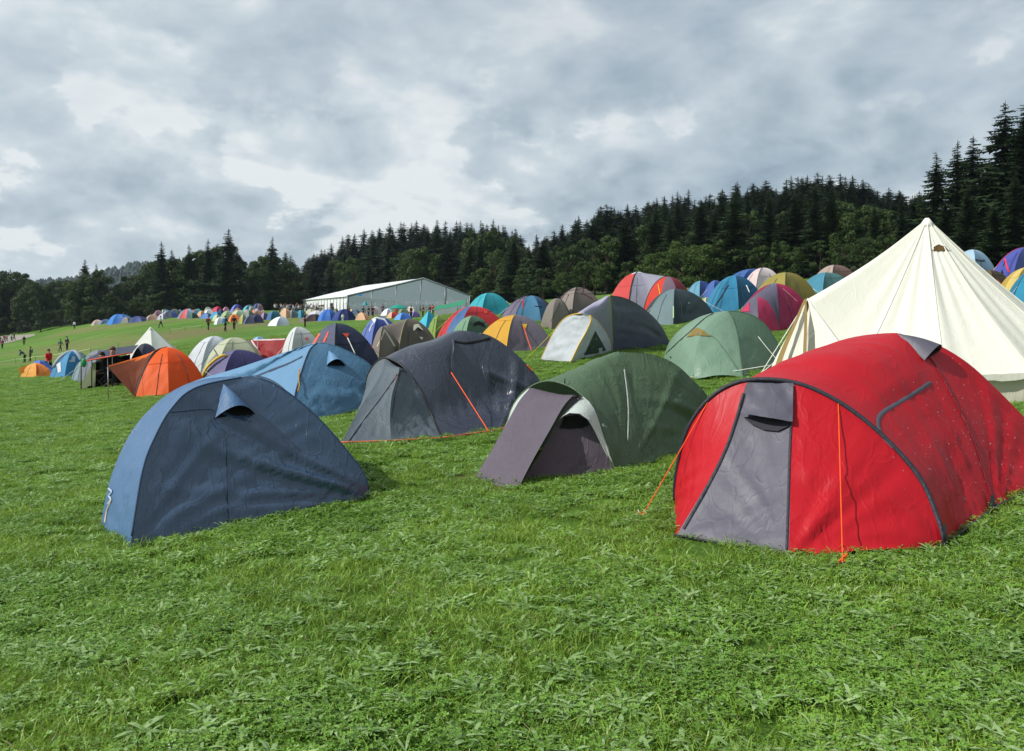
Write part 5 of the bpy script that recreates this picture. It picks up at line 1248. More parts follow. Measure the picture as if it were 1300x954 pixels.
# ------------------------------------------------------------------ far rows of small tents
def far_tent(label, u0, u1, v0, v1, cols, yaw=0.0, shape=2.0, group=None, dist=None, name='dome_tent', ymax=168):
    """reading: bearings u0..u1, crown v0, hem v1"""
    uc = (u0+u1)/2; x, y = ground_hit(uc, v1, 62, ymax) if dist is None else XY(uc, dist)
    k = y/F; w = (u1-u0)*k/2*1.36; g = zg(x, y); h = (EYE-(v0-CV)/F*y)-g; h = max(.9, min(h*.92, 2.5)); d = max(.9, min(w*.85, 1.9))
    root = empty(name, Vector((x, y, g)), label, 'tent', group)
    r = random.Random(int(u0*7+v0)); T = Vector((x+w*r.uniform(-.3, .3), y+d*.2*r.uniform(-1, 1), g+h)); ft = []; shape = r.uniform(1.7, 2.25)
    ca, sa = math.cos(yaw), math.sin(yaw); n = len(cols)
    angs = [-math.pi+.25, -math.pi/2+r.uniform(-.5, .5), -.25, .6*math.pi/2+.2, math.pi-.8]
    if n > 2: angs = [-math.pi+.25]+[-math.pi+.25+(math.pi-.5)*(i+1)/n for i in range(n-1)]+[-.25, 1.0, math.pi-.8]
    fs_ = [gxy(x+w*math.cos(a+yaw*.3)*(1 if abs(math.cos(a)) > .5 else 1), y+d*math.sin(a+yaw*.3)) for a in angs]
    cur = [rise(f, T, 6, shape, shape) for f in fs_]; N_ = len(fs_)
    ins = T-Vector((0,0,h*.6))
    for i in range(N_):
        c = cols[min(i, n-1)] if i < N_-3 or i < n else cols[-1]
        panel('front_panel' if i < N_-3+1 and i < n else 'rear_panel', root, cur[i], cur[(i+1) % N_], F_(c), ns=4, sag=.05, wr=.02, seed=i+u0, inside=ins, fan_amp=.0)
    return root

FAR = [
 ('pinkish grey dome tent at the left end of the far row', 118,131,405.6,412,['#b8a49c','#c4b0a6']),
 ('small grey blue dome tent, second from the left end of the far row', 128,139,405,411,['#6f86a8','#5d75a0']),
 ('long bright blue tarpaulin covered tent, the longest in the far left row', 141,169,398,410,['#2d7fd0','#2468b8','#3a6cb0']),
 ('grey beige dome tent in front of the long bright blue one', 156,169,402,409.5,['#86837c','#6d6b66']),
 ('wide navy dome tent between grey beige and tan ones', 167,189,401,408.5,['#33406e','#3f4c86','#2b3762']),
 ('tan dome tent right of the wide navy one in the far row', 187,202,399,406.5,['#c0a48e','#a98a76']),
 ('lilac white dome tent with dark stripe in the far row', 201,211,397.5,405.5,['#c4c2d2','#8a86a8']),
 ('grey blue dome tent with dark roof window, behind the lilac white one', 205,224,393.5,404,['#8c9aa8','#3c4658','#4a5ea0']),
 ('light blue dome tent with a dark doorway in the far row', 224,233,392.3,400.5,['#26303c','#7fb0d8']),
 ('white and blue dome tent with a red stripe in the far row', 228,245,391,404,['#7e86a0','#d86468','#a8c4e0']),
 ('dark teal dome tent in front of the white and blue striped one', 240,252,396.5,404,['#3f6a66','#24403f']),
 ('tan pink and teal dome tent behind the dark teal one', 244,256,391.3,400.5,['#c08f80','#3a9aa8']),
 ('peach dome tent right of the tan pink and teal one', 251,260,394,402,['#d8a47c','#c4906a']),
 ('pale green grey dome tent behind the white one, left of the crimson roof', 260,271,389,396,['#a9b49a','#8fa08c']),
 ('white dome tent right above the navy one in the far row', 260,271,392,400,['#e4e6ea','#c8ccd4']),
 ('navy and blue low dome tent below the white one', 256,271,397,404.3,['#4a78b8','#1f2a58']),
 ('crimson topped tent at the back of the far row', 268,281,388.3,396,['#c43050','#a82846']),
 ('cyan blue dome tent below the crimson topped one', 268,282,395,404,['#2f98c8','#1f5c88']),
 ('dark navy dome tent right of the cyan blue one', 277,285,392,398.5,['#24305c','#1f2850']),
 ('small cream dome tent behind the clear white one', 271,281,399,407.5,['#c8d0a8','#b0b894']),
 ('bright white dome tent nearest the three walkers', 274,286,402,411.5,['#eceef0','#dfe4ec']),
 ('pink dome tent left of the pale green one in the far row', 283,292,389,398,['#c890a8','#b87c98']),
 ('pale green dome tent behind the orange one in the far row', 281,297,393.5,406,['#9ab08a','#8aa07c']),
 ('violet blue dome tent with a red crown, highest of the far cluster', 294,308,385.3,394,['#6c8ad0','#2a2f80','#262a6c']),
 ('light green wide tent in the middle of the far cluster', 295,312,393,403,['#b8c8a0','#9cb49a']),
 ('turquoise roofed tent at the back of the far cluster', 309,320,387.5,393.5,['#58b4c4','#3a8ea0']),
 ('grey white small tent right of the turquoise roof', 316,324,388.5,393.8,['#b4b8b8','#9ca2a4']),
 ('lilac grey dome tent right of the small orange roof', 323,332,391,400,['#a8a4b0','#8c8898']),
 ('grey green dome tent right of the light green wide one', 310,322,393,402.5,['#7c8c80','#66766c']),
 ('small orange roofed tent in the middle of the far cluster', 320,327,393.3,399,['#f09048','#d87c3c']),
 ('orange dome tent in front of the light green wide one', 292,305,398.3,408,['#f8874c','#f07838']),
 ('grey dome tent with a yellow patch right of the orange one', 304,312,398,411,['#7f90a0','#c4c050','#8896a6']),
 ('slate mauve dome tent, left half of the dark pair', 311,323,399,411,['#6a6e88','#4f5270']),
 ('dark indigo dome tent, right half of the dark pair', 320,334,398,410,['#44446c','#34355a']),
 ('small peach white tent left of the purple grey one', 331,336.5,393.5,400,['#e0c8b4','#cfb09c']),
 ('purple grey dome tent left of the teal blue one', 332,342,396,406,['#a090b0','#5c5484']),
 ('teal blue dome tent behind the lone pale grey one', 341,357,394,406,['#3f6c9c','#1f6478']),
 ('pale grey dome tent with white front standing alone in front', 344,366.5,401,413.3,['#e4e8ec','#a4b0bc']),
 ('tan square tent below the crowd by the marquee', 355,370,391,403.5,['#d8ae88','#c89c76']),
 ('grey teal dome tent right of the tan square one', 368,378,392,403.5,['#7f9098','#5f7078']),
 ('teal dome tent third from the tan square one', 377,390,393,403.5,['#3f8ca4','#1f6878']),
 ('small blue grey tent behind the grey teal one', 370,379,389.3,394.5,['#8ca4b4','#7890a4']),
 ('white and lilac dome tent left of the plain grey one', 392,409,394,402.5,['#c8c4d4','#d8dce4']),
 ('plain grey dome tent left of the bright blue one', 406,417,392,402.5,['#a4a8ac','#94989e']),
 ('charcoal brown dome tent at the near edge of the far row', 384,408.5,398.3,407.8,['#6c6470','#3c2c30','#2c2428']),
 ('bright blue dome tent with a white patch, joined to the navy one', 407,428,391.8,407,['#3a78cc','#2f6cc4','#3464b0']),
 ('large navy dome tent right of the bright blue one', 425,449,391.3,406.8,['#1f3c84','#17275c','#1a2c64']),
 ('cream canopy tent in front of the marquee corner', 443,453,387,393,['#d4cc9c','#bcb488']),
 ('grey blue dome tent right of the large navy one', 446,458,392,400,['#5c7090','#4c5c7c']),
 ('small cream orange tent right beside the large navy one', 443,450,393,399,['#e8c078','#d8a860']),
 ('tan dome tent standing in front of the marquee gable', 453.5,469,396,406.3,['#d8a884','#c08c68']),
 ('dark grey dome tent behind the tan one by the marquee', 465,482,392,399.8,['#4c5660','#343c44']),
 ('pinkish white upright tent before the marquee gable', 473,484,388.5,399.5,['#d4c4c8','#c0b0b8']),
 ('white dome tent left of the teal parasol', 485,498,391,400.5,['#e0e6ee','#ccd4e0']),
 ('grey green dome tent under the teal parasol', 506,519,391,399,['#7c8c70','#68785c']),
 ('white low tent right of the teal parasol', 516,528,388.3,396.5,['#e4e0dc','#d0ccc8']),
 ('tan tent with a red edge behind the royal blue one', 493,508,397.5,404,['#d8a888','#c83c3c']),
 ('light blue tent with yellow cap behind the grey brown one', 503,521,398,406,['#5c9cd8','#3c6cc0']),
 ('purple roofed tent left of the cyan canopy', 519,532,396.8,403,['#8c7cc0','#7868ac']),
]
for lb, u0, u1, v0, v1, cols in FAR:
    far_tent(lb, u0, u1, v0, v1, cols, yaw=rnd.uniform(-.6, .6), group='small tents pitched in the far rows')

FILL = ['#8a94a4','#5a6488','#b0a090','#7c8a78','#c8ccd0','#3f5f88','#a8806c','#6a7468','#9aa4b4','#5c5468','#b8b49c','#40708a','#886878','#d0c4b8','#4a5868']
FNAME = ['blue grey','slate blue','sand coloured','sage green','pale grey','deep blue','brown','olive grey','light steel grey','dusky purple','khaki','petrol blue','plum','cream','charcoal']
rf = random.Random(77)
for i in range(44):
    u = rf.uniform(186, 452); lo = np.interp(u, [186, 230, 300, 400, 452], [404, 402, 405, 402, 401]); hi = np.interp(u, [186, 230, 300, 400, 452], [400, 396, 392, 392, 393]); v1 = rf.uniform(hi, lo); w = rf.uniform(7, 15); c = rf.choice(FILL); c2 = rf.choice(FILL) if rf.random() < .4 else c
    far_tent(('small %s tent partly hidden among the crowded far rows' % FNAME[FILL.index(c)]) if c == c2 else ('small %s tent with a %s side, partly hidden in the far rows' % (FNAME[FILL.index(c)], FNAME[FILL.index(c2)])), u-w/2, u+w/2, v1-rf.uniform(6, 8.5), v1, [c, c2], yaw=rf.uniform(-1, 1), group='muted tents crowded between the far rows', ymax=175)
# ---- marquee
def marquee():
    Yf = 152.0
    def gpt(u, Y, dz=0): x, y = XY(u, Y); return Vector((x, y, zg(x, y)+dz))
    # near gable corners and ridge; the long side runs away to the left
    A = Vector((*XY(441, 152), 0)); B = Vector((*XY(596, 147), 0)); zb = zg(A.x, A.y)-.1
    gd = (B-A); wd = gd.length; gd.normalize(); nd = Vector((-gd.y, gd.x, 0)); nd = nd if nd.y > 0 else -nd
    eave = EYE+(CV-375.5)/F*152; ridge = EYE+(CV-353.3)/F*149.5
    Lg = 75.0
    # pick the long axis so that the far eave corner reads at bearing 386
    best = None
    for k in range(-60, 61):
        a = math.radians(k*1.0); d = Vector((nd.x*math.cos(a)-nd.y*math.sin(a), nd.x*math.sin(a)+nd.y*math.cos(a), 0)); q = A+d*Lg
        if q.y < 160: continue
        e = abs(CU+F*q.x/q.y-386)
        if best is None or e < best[0]: best = (e, d)
    dr = Vector((-.488, 1, 0)).normalized(); Lg = 41.0
    mid = (A+B)/2+gd*(-1.0)
    root = empty('marquee', Vector((mid.x, mid.y, zg(mid.x, mid.y))), 'huge white festival marquee with shaded gable end at the edge of the woods', 'marquee')
    white = fabric('white_pvc', '#f0f2f4', .4, .15, .1, 1, .4, var=.04); grey = fabric('shaded_gable_cloth', '#7c8a92', .5, .1, .15, .5, .3, var=.06)  # shade on the gable end is put into its grey cloth colour
    apex = mid+gd*.0; apex = Vector((*XY(537, 149.5), ridge))
    Az = Vector((A.x, A.y, eave)); Bz = Vector((B.x, B.y, EYE+(CV-388)/F*147+.0)); Bz.z = max(Bz.z, eave-.2)
    gA = Vector((A.x, A.y, zb)); gB = Vector((B.x, B.y, zg(B.x, B.y)-.1))
    # roof slopes with bays
    def bays(P0_, P1_, n_=15, scal=.12):
        vs = []; fs = []
        for i in range(n_*4+1):
            t = i/(n_*4); s_ = scal*abs(math.sin(math.pi*t*n_))
            up = Vector((0,0,1.1*t)); a = P0_+dr*Lg*t+up; b = P1_+dr*Lg*t+up
            for j in range(5): p = a.lerp(b, j/4); p.z -= s_*(1-.3*j/4)*.6*math.sin(math.pi*(j+.6)/5); vs.append(p)
        for i in range(n_*4):
            for j in range(4): k = i*5+j; fs.append((k, k+1, k+6, k+5))
        return vs, fs
    v, f = bays(Az-gd*.5-Vector((0,0,.15)), apex); mk('roof', v, f, white, root, smooth=False)
    v, f = bays(apex, Bz+gd*.5-Vector((0,0,.15))); mk('roof', v, f, white, root, smooth=False)
    # gable with sag lines
    vs = [gA, gB, Bz, apex, Az]; mk('gable_wall', [p-dr*.02 for p in vs], [(0,1,2,3,4)], grey, root, smooth=False)
    m = MB(); m.tube([Az-dr*.1, apex-dr*.1, Bz-dr*.1], .12, 6); m.obj('gable_beam', M_STEEL, root)
    m = MB()
    for t in (.0, .2, .4, .6, .8, 1.0):
        g = gA.lerp(gB, t)
        if t == 0: top = Az
        elif t == 1: top = Bz
        else:
            ta = (apex-gA).dot(gd)/wd; top = (Az.lerp(apex, t/ta) if t < ta else apex.lerp(Bz, (t-ta)/(1-ta)))
        m.tube([g-dr*.12, top-dr*.12], .06, 6)
    m.obj('upright', M_STEEL, root)
    # long side walls bay by bay, some rolled up
    n_ = 15
    for k in range(n_):
        p = A+dr*Lg*(k/n_); q = A+dr*Lg*((k+1)/n_)
        g0, g1 = zg(p.x, p.y)-.1, zg(q.x, q.y)-.1; op = k in (4, 7, 8, 11)
        lo0, lo1 = (eave-.9, eave-.9) if op else (g0, g1)
        mk('side_wall', [Vector((p.x,p.y,lo0)), Vector((q.x,q.y,lo1)), Vector((q.x,q.y,eave+1.1*(k+1)/n_)), Vector((p.x,p.y,eave+1.1*k/n_))], [(3,2,1,0)], white, root, smooth=False)
        mm = MB(); mm.tube([Vector((p.x,p.y,g0))-nd*.0-gd*.08, Vector((p.x,p.y,eave))-gd*.08], .09, 6); mm.obj('upright', M_STEEL, root)
    e = B+dr*Lg; mk('side_wall', [gB, Vector((e.x,e.y,zg(e.x,e.y))), Vector((e.x,e.y,Bz.z+1.1)), Bz], [(0,1,2,3)], white, root, smooth=False)
    e1 = A+dr*Lg+Vector((0,0,0)); mk('gable_wall', [Vector((e1.x,e1.y,zg(e1.x,e1.y))), Vector((e.x,e.y,zg(e.x,e.y))), Vector((e.x,e.y,Bz.z+1.1)), apex+dr*Lg+Vector((0,0,1.1)), Vector((e1.x,e1.y,eave+1.1))], [(4,3,2,1,0)], grey, root, smooth=False)
    # site fence along the gable
    fr = empty('mesh_fence', gxy(*XY(500, 138)), 'tall steel mesh fence standing along the shaded marquee gable', 'fence'); m = MB(); w = MB()
    P = [gxy(*XY(u, 139+(u-440)*-.02)) for u in range(438, 600, 13)]
    for p in P: m.tube([p, p+Vector((0,0,2.1))], .035, 5)
    for a, b in zip(P, P[1:]):
        for h in (.15, 2.05): w.tube([a+Vector((0,0,h)), b+Vector((0,0,h))], .02, 4)
        for i in range(1, 10): q = a.lerp(b, i/10); w.tube([q+Vector((0,0,.15)), q+Vector((0,0,2.05))], .006, 3)
    m.obj('post', M_STEEL, fr); w.obj('mesh', M_STEEL, fr)
    # small sign and banner on the gable
    p = Pt(458, 375, 150.6); b = MB(); b.box((p.x, p.y-.6, p.z), (.75, .06, .35)); o = b.obj('sign_board', plain('blue_sign', '#2f86c8', .5), smooth=False); tag(o, 'small blue sign board fixed high at the left of the shaded marquee gable', 'sign')
marquee()

def parasol(label, u, v0, v1, w, mat, Y, cat='parasol'):
    x, y = XY(u, Y); g = zg(x, y); z = EYE+(CV-v0)/F*Y; root = empty('parasol', Vector((x, y, g)), label, cat); r = w/F*Y/2; zl = z-(v1-v0)/F*Y; n = 8; vs = [Vector((x, y, z))]; fs = []
    for j in (1, 2, 3):
        for i in range(n*2):
            a = math.pi*i/n; t = j/3; rr = r*t*(1 if i % 2 == 0 else .96); vs.append(Vector((x+rr*math.cos(a), y+rr*math.sin(a), z-(z-zl)*t**1.5)))
    for i in range(2*n): fs.append((0, 1+i, 1+(i+1) % (2*n)))
    for j in range(2):
        for i in range(2*n): a = 1+j*2*n+i; b = 1+j*2*n+(i+1) % (2*n); fs.append((a, a+2*n, b+2*n, b))
    mk('canopy', vs, fs, mat, root, smooth=False); m = MB(); m.tube([Vector((x, y, g)), Vector((x, y, z))], .03, 6); m.obj('pole', M_STEEL, root)
parasol('wide teal parasol in front of the marquee gable', 506, 386.5, 392, 26, F_('#1f9a8c', .25), 112)
parasol('small round turquoise parasol by the left part of the marquee gable', 463.5, 382.5, 388, 7, F_('#2fa8b4', .25), 124)

def pavilion():
    Y = 74.0; c = Vector((*XY(573, Y), 0)); root = empty('canopy_shelter', gxy(c.x, c.y), 'long green canopy shelter with slanting roof before the right end of the marquee', 'canopy'); g = F_('#1f9068', .25)
    q = [Pt(548,393.5,72.5), Pt(588,387,72.5), Pt(592,380,76.5), Pt(556,388,76.5)]; vs = []; fs = []
    for j in range(5):
        for i in range(11):
            p = q[0].lerp(q[1], i/10).lerp(q[3].lerp(q[2], i/10), j/4); p.z -= .08*math.sin(math.pi*i/10); vs.append(p)
    for j in range(4):
        for i in range(10): k = j*11+i; fs.append((k, k+1, k+12, k+11))
    mk('roof', vs, fs, g, root)
    for p in q:
        m = MB(); m.tube([p, gxy(p.x, p.y)], .03, 6); m.obj('leg', M_STEEL, root)
    m = MB(); a = q[0].lerp(q[1], .1); b = q[0].lerp(q[1], .8)
    side = [a-Vector((0,0,.12)), b-Vector((0,0,.12)), b-Vector((0,-.02,.62)), a-Vector((0,-.02,.62))]
    m.add(side+[p+Vector((0,.03,0)) for p in side], [(0,1,2,3),(7,6,5,4)]); m.obj('side_cloth', F_('#b4bcc0', .2), root, smooth=False)
pavilion()

# tape fence: low stakes with pale tape across the meadow
def tape(label, pts, h=.55, yr=(60, 160)):
    P = []
    for u, v in pts: x, y = ground_hit(u, v, *yr); P.append(gxy(x, y))
    root = empty('tape_fence', P[0].copy(), label, 'fence'); t = MB(); st = MB()
    Q = []
    for a, b in zip(P, P[1:]):
        n_ = max(1, int((b-a).length/4.5))
        for i in range(n_): q = a.lerp(b, i/n_); Q.append(gxy(q.x, q.y))
    Q.append(P[-1])
    for q in Q: st.tube([q-Vector((0,0,.1)), q+Vector((0,0,h+.12))], .022, 5)
    for a, b in zip(Q, Q[1:]):
        for i in range(6):
            p0 = a.lerp(b, i/6)+Vector((0,0,h-.10*math.sin(math.pi*i/6))); p1 = a.lerp(b, (i+1)/6)+Vector((0,0,h-.10*math.sin(math.pi*(i+1)/6)))
            k = Vector((0,0,.018)); t.add([p0-k, p1-k, p1+k, p0+k], [(0,1,2,3)])
    t.obj('tape', fabric('barrier_tape', '#d8d4b8', .5, .3, 0), root, smooth=False); st.obj('stake', M_WOOD, root)
tape('pale barrier tape on low stakes across the left of the meadow', [(-10,466),(20,462),(45,459),(80,455),(115,450),(150,444)], yr=(60, 130))
tape('pale barrier tape on low stakes left of the three walkers', [(216,424),(235,421),(256,418)], yr=(60, 130))
# ------------------------------------------------------------------ trees
def treemat(key, c1, c2, tr=.2):
    m = bpy.data.materials.new(key); nt, N, L = nodes(m)
    out = N.new('ShaderNodeOutputMaterial'); p = N.new('ShaderNodeBsdfPrincipled'); oi = N.new('ShaderNodeObjectInfo'); g = N.new('ShaderNodeNewGeometry'); tc = N.new('ShaderNodeTexCoord')
    nz = N.new('ShaderNodeTexNoise'); nz.inputs['Scale'].default_value = .5; nz.inputs['Detail'].default_value = 4; L.new(tc.outputs['Object'], nz.inputs['Vector'])
    a = N.new('ShaderNodeMath'); a.operation = 'MULTIPLY_ADD'; a.inputs[1].default_value = .45; a.inputs[2].default_value = -.35; L.new(oi.outputs['Random'], a.inputs[0])
    b = N.new('ShaderNodeMath'); b.operation = 'MULTIPLY_ADD'; b.inputs[1].default_value = 1.0; L.new(nz.outputs['Fac'], b.inputs[0]); L.new(a.outputs[0], b.inputs[2])
    c = N.new('ShaderNodeMath'); c.operation = 'MULTIPLY_ADD'; c.inputs[1].default_value = .35; L.new(g.outputs['Random Per Island'], c.inputs[0]); L.new(b.outputs[0], c.inputs[2]); c.use_clamp = True
    mx = N.new('ShaderNodeMix'); mx.data_type = 'RGBA'; mx.inputs['A'].default_value = (*c1, 1); mx.inputs['B'].default_value = (*c2, 1); L.new(c.outputs[0], mx.inputs['Factor'])
    L.new(mx.outputs['Result'], p.inputs['Base Color']); p.inputs['Roughness'].default_value = .65; p.inputs['Specular IOR Level'].default_value = .2
    t = N.new('ShaderNodeBsdfTranslucent'); L.new(mx.outputs['Result'], t.inputs['Color']); ms = N.new('ShaderNodeMixShader'); ms.inputs[0].default_value = tr
    L.new(p.outputs[0], ms.inputs[1]); L.new(t.outputs[0], ms.inputs[2]); L.new(ms.outputs[0], out.inputs[0]); return m
M_SPRUCE = treemat('spruce_needles', (.010, .022, .010), (.044, .072, .024), .12)
M_BEECH = treemat('broadleaf_foliage', (.015, .031, .010), (.066, .104, .024), .2)
M_BRIGHT = treemat('willow_foliage', (.03, .055, .014), (.085, .135, .028), .25)
M_BARK = plain('bark', '#40362c', .9)

def spruce_mesh(seed, H=20.0, full=1.0, ragged=.25, dens=1.0, base=.06):
    r = random.Random(seed); tr = MB(); cr = MB(); bow = [r.uniform(-.25, .25), r.uniform(-.25, .25)]
    def axis(z): t = z/H; return Vector((bow[0]*math.sin(t*3), bow[1]*math.sin(t*2.5), z))
    tr.tube([axis(H*k/10)+Vector((0,0,-.4 if k == 0 else 0)) for k in range(11)], [max(.02, .26*(1-k/10)**.8) for k in range(11)], 7)
    z = H*base; step = H/34/dens; lop = [1+.25*math.sin(q*1.9+seed)+r.uniform(-.15, .15) for q in range(12)]
    while z < H*.985:
        t = z/H; rad = full*(3.6*(1-t)**.74+.12)*(1 if t > .15 else .8+t*1.3); nb = int(8+3*dens) if t < .9 else 5; a0 = r.uniform(0, 6.28)
        for k in range(nb):
            if r.random() < .08: continue
            a = a0+6.283*k/nb+r.uniform(-.3, .3); ln = rad*r.uniform(1-ragged*1.5, 1+ragged*.6)*lop[int(a % 6.28/6.28*11.9)]*(1+.18*math.sin(z*1.7+seed)); drop = .10+.42*(1-t)*r.uniform(.6, 1.3); ca, sa = math.cos(a), math.sin(a)
            c0 = axis(z+r.uniform(-.2, .2)); pts = []
            nseg = 4
            for q in range(nseg+1):
                s_ = q/nseg; pts.append(c0+Vector((ca*ln*s_, sa*ln*s_, -drop*ln*s_*(1.0-.45*s_*s_))))
            for q in range(nseg):
                p0, p1 = pts[q], pts[q+1]; w0 = ln*.30*(math.sin(math.pi*(.12+.8*q/nseg)))+.05; w1 = ln*.30*(math.sin(math.pi*(.12+.8*(q+1)/nseg)))*.9+.03
                for sg in (-1, 1):
                    j = r.uniform(.7, 1.25); hang = r.uniform(.25, .65)
                    sd = Vector((-sa*sg, ca*sg, 0)); o0 = p0+sd*w0*j-Vector((0,0,w0*hang))+(p1-p0)*.35; o1 = p1+sd*w1*j*r.uniform(.5, 1.1)-Vector((0,0,w1*hang))+(p1-p0)*.45
                    cr.add([p0, p1, o1], [(0,1,2)]); cr.add([p0, (p0+p1)/2, o0], [(0,1,2)])
                if r.random() < .8: cr.add([p0, p1, (p0+p1)/2-Vector((0,0,r.uniform(.25, .6)*(.4+.6*(1-t))))+Vector((r.uniform(-.1,.1), r.uniform(-.1,.1), 0))], [(0,1,2)])
        z += step*r.uniform(.8, 1.2)
    cr.add([axis(H*.95), axis(H*.95)+Vector((.12,0,-.2)), axis(H)+Vector((0,0,.35)), axis(H*.95)+Vector((-.12,.05,-.2))], [(0,1,2),(0,2,3)])
    return tr, cr

def broad_mesh(seed, H=12.0, W_=4.5, nl=3600, leaf=.24, lobes=26, base=.12):
    r = random.Random(seed); tr = MB(); cr = MB()
    tr.tube([Vector((0,0,-.4)), Vector((.1,0,H*.25)), Vector((.05,.1,H*.5)), Vector((0,0,H*.8))], [.28, .22, .14, .04], 8)
    L_ = []
    for k in range(lobes):
        t = r.uniform(base, 1)**.85; rr = W_*math.sqrt(max(0, 1-((t-.42)/.60)**2))*r.uniform(.45, .95); a = r.uniform(0, 6.283)
        c = Vector((rr*math.cos(a)*.8, rr*math.sin(a)*.8, H*t*.93)); s_ = W_*r.uniform(.22, .42)*(1.1-.4*t); L_.append((c, s_))
        tr.tube([Vector((0,0,H*t*.55)), c.lerp(Vector((0,0,H*t*.6)), .45)+Vector((0,0,.15)), c], [.09, .05, .015], 5)
    for _ in range(nl):
        c, s_ = r.choice(L_); d = Vector((r.gauss(0,1), r.gauss(0,1), r.gauss(0,1)+.25)).normalized(); p = c+Vector((d.x*s_, d.y*s_, d.z*s_*.75))*r.uniform(.62, 1.08)
        a = (d+Vector((r.gauss(0,.5), r.gauss(0,.5), r.gauss(0,.5)))).normalized(); x = a.orthogonal().normalized(); x.rotate(Matrix.Rotation(r.uniform(0, 6.28), 3, a)); y = a.cross(x); q = leaf*r.uniform(.6, 1.3)
        cr.add([p-x*q, p-y*q*.55, p+x*q, p+y*q*.55], [(0,1,2,3)])
    return tr, cr

def proto(kind, tr, cr, mat):
    def m_(nm, b, mt):
        me = bpy.data.meshes.new(nm); me.from_pydata([tuple(v) for v in b.v], [], b.f); me.materials.append(mt); me.update(); return me
    return (kind, m_('trunk', tr, M_BARK), m_('crown', cr, mat))
SP = [proto('spruce', *spruce_mesh(s_, 20, f_, rg, 1.9, b_), M_SPRUCE) for s_, f_, rg, b_ in ((1,1,.35,.05),(2,.85,.45,.10),(3,1.2,.35,.04),(4,.78,.5,.12),(5,1,.5,.08),(6,1.3,.4,.05),(7,.9,.6,.06))]
SPN = [proto('spruce', *spruce_mesh(s_, 20, f_, rg, 2.2, b_), M_SPRUCE) for s_, f_, rg, b_ in ((11,1.15,.35,.02),(12,.95,.42,.05),(13,1.3,.38,.02))]
BR = [proto('broadleaf_tree', *broad_mesh(s_, 12, w_, 3800), M_BEECH) for s_, w_ in ((21,4.2),(22,4.8),(23,3.8),(24,4.4))]
WL = [proto('willow', *broad_mesh(s_, 8, 4.4, 4200, .2, 34, .05), M_BRIGHT) for s_ in (31, 32)]
TREES = {'n': 0}
def plant(pr, x, y, h, h0, label, group, cat=None, wide=1.0, rz=None):
    root = empty(pr[0], Vector((x, y, zg(x, y)-.1)), label, cat or ('spruce' if pr[0] == 'spruce' else 'tree'), group)
    k = h/h0; root.scale = (k*wide, k*wide, k); root.rotation_euler = (0, 0, rnd.uniform(0, 6.28) if rz is None else rz)
    for nm, me in (('trunk', pr[1]), ('crown', pr[2])):
        o = bpy.data.objects.new(nm, me); COL.objects.link(o); o.parent = root
    TREES['n'] += 1; return root

# skyline of the woods: bearing -> elevation of the tree tops
SKY = [(-60,352),(0,338),(20,333),(40,341),(60,352),(80,352),(105,332),(120,328),(135,338),(150,345),(170,340),(185,330),(200,312),(215,310),(235,318),(250,312),(265,306),(280,298),(292,292),(305,318),(318,328),(335,318),(345,302),(358,322),(375,330),(400,322),(430,305),(455,296),(480,288),(510,282),(550,279),(580,281),(600,284),(620,280),(645,288),(668,302),(690,294),(710,290),(740,274),(770,262),(800,262),(820,257),(845,252),(870,242),(890,250),(910,240),(950,230),(975,232),(1000,226),(1030,222),(1060,222),(1090,228),(1110,240),(1150,242),(1180,240)]
su = [a for a, b in SKY]; sv = [b for a, b in SKY]
def skyv(u): return float(np.interp(u, su, sv))
def top_h(u, Y, v): x, y = XY(u, Y); return EYE+(CV-v)/F*Y-zg(x, y)

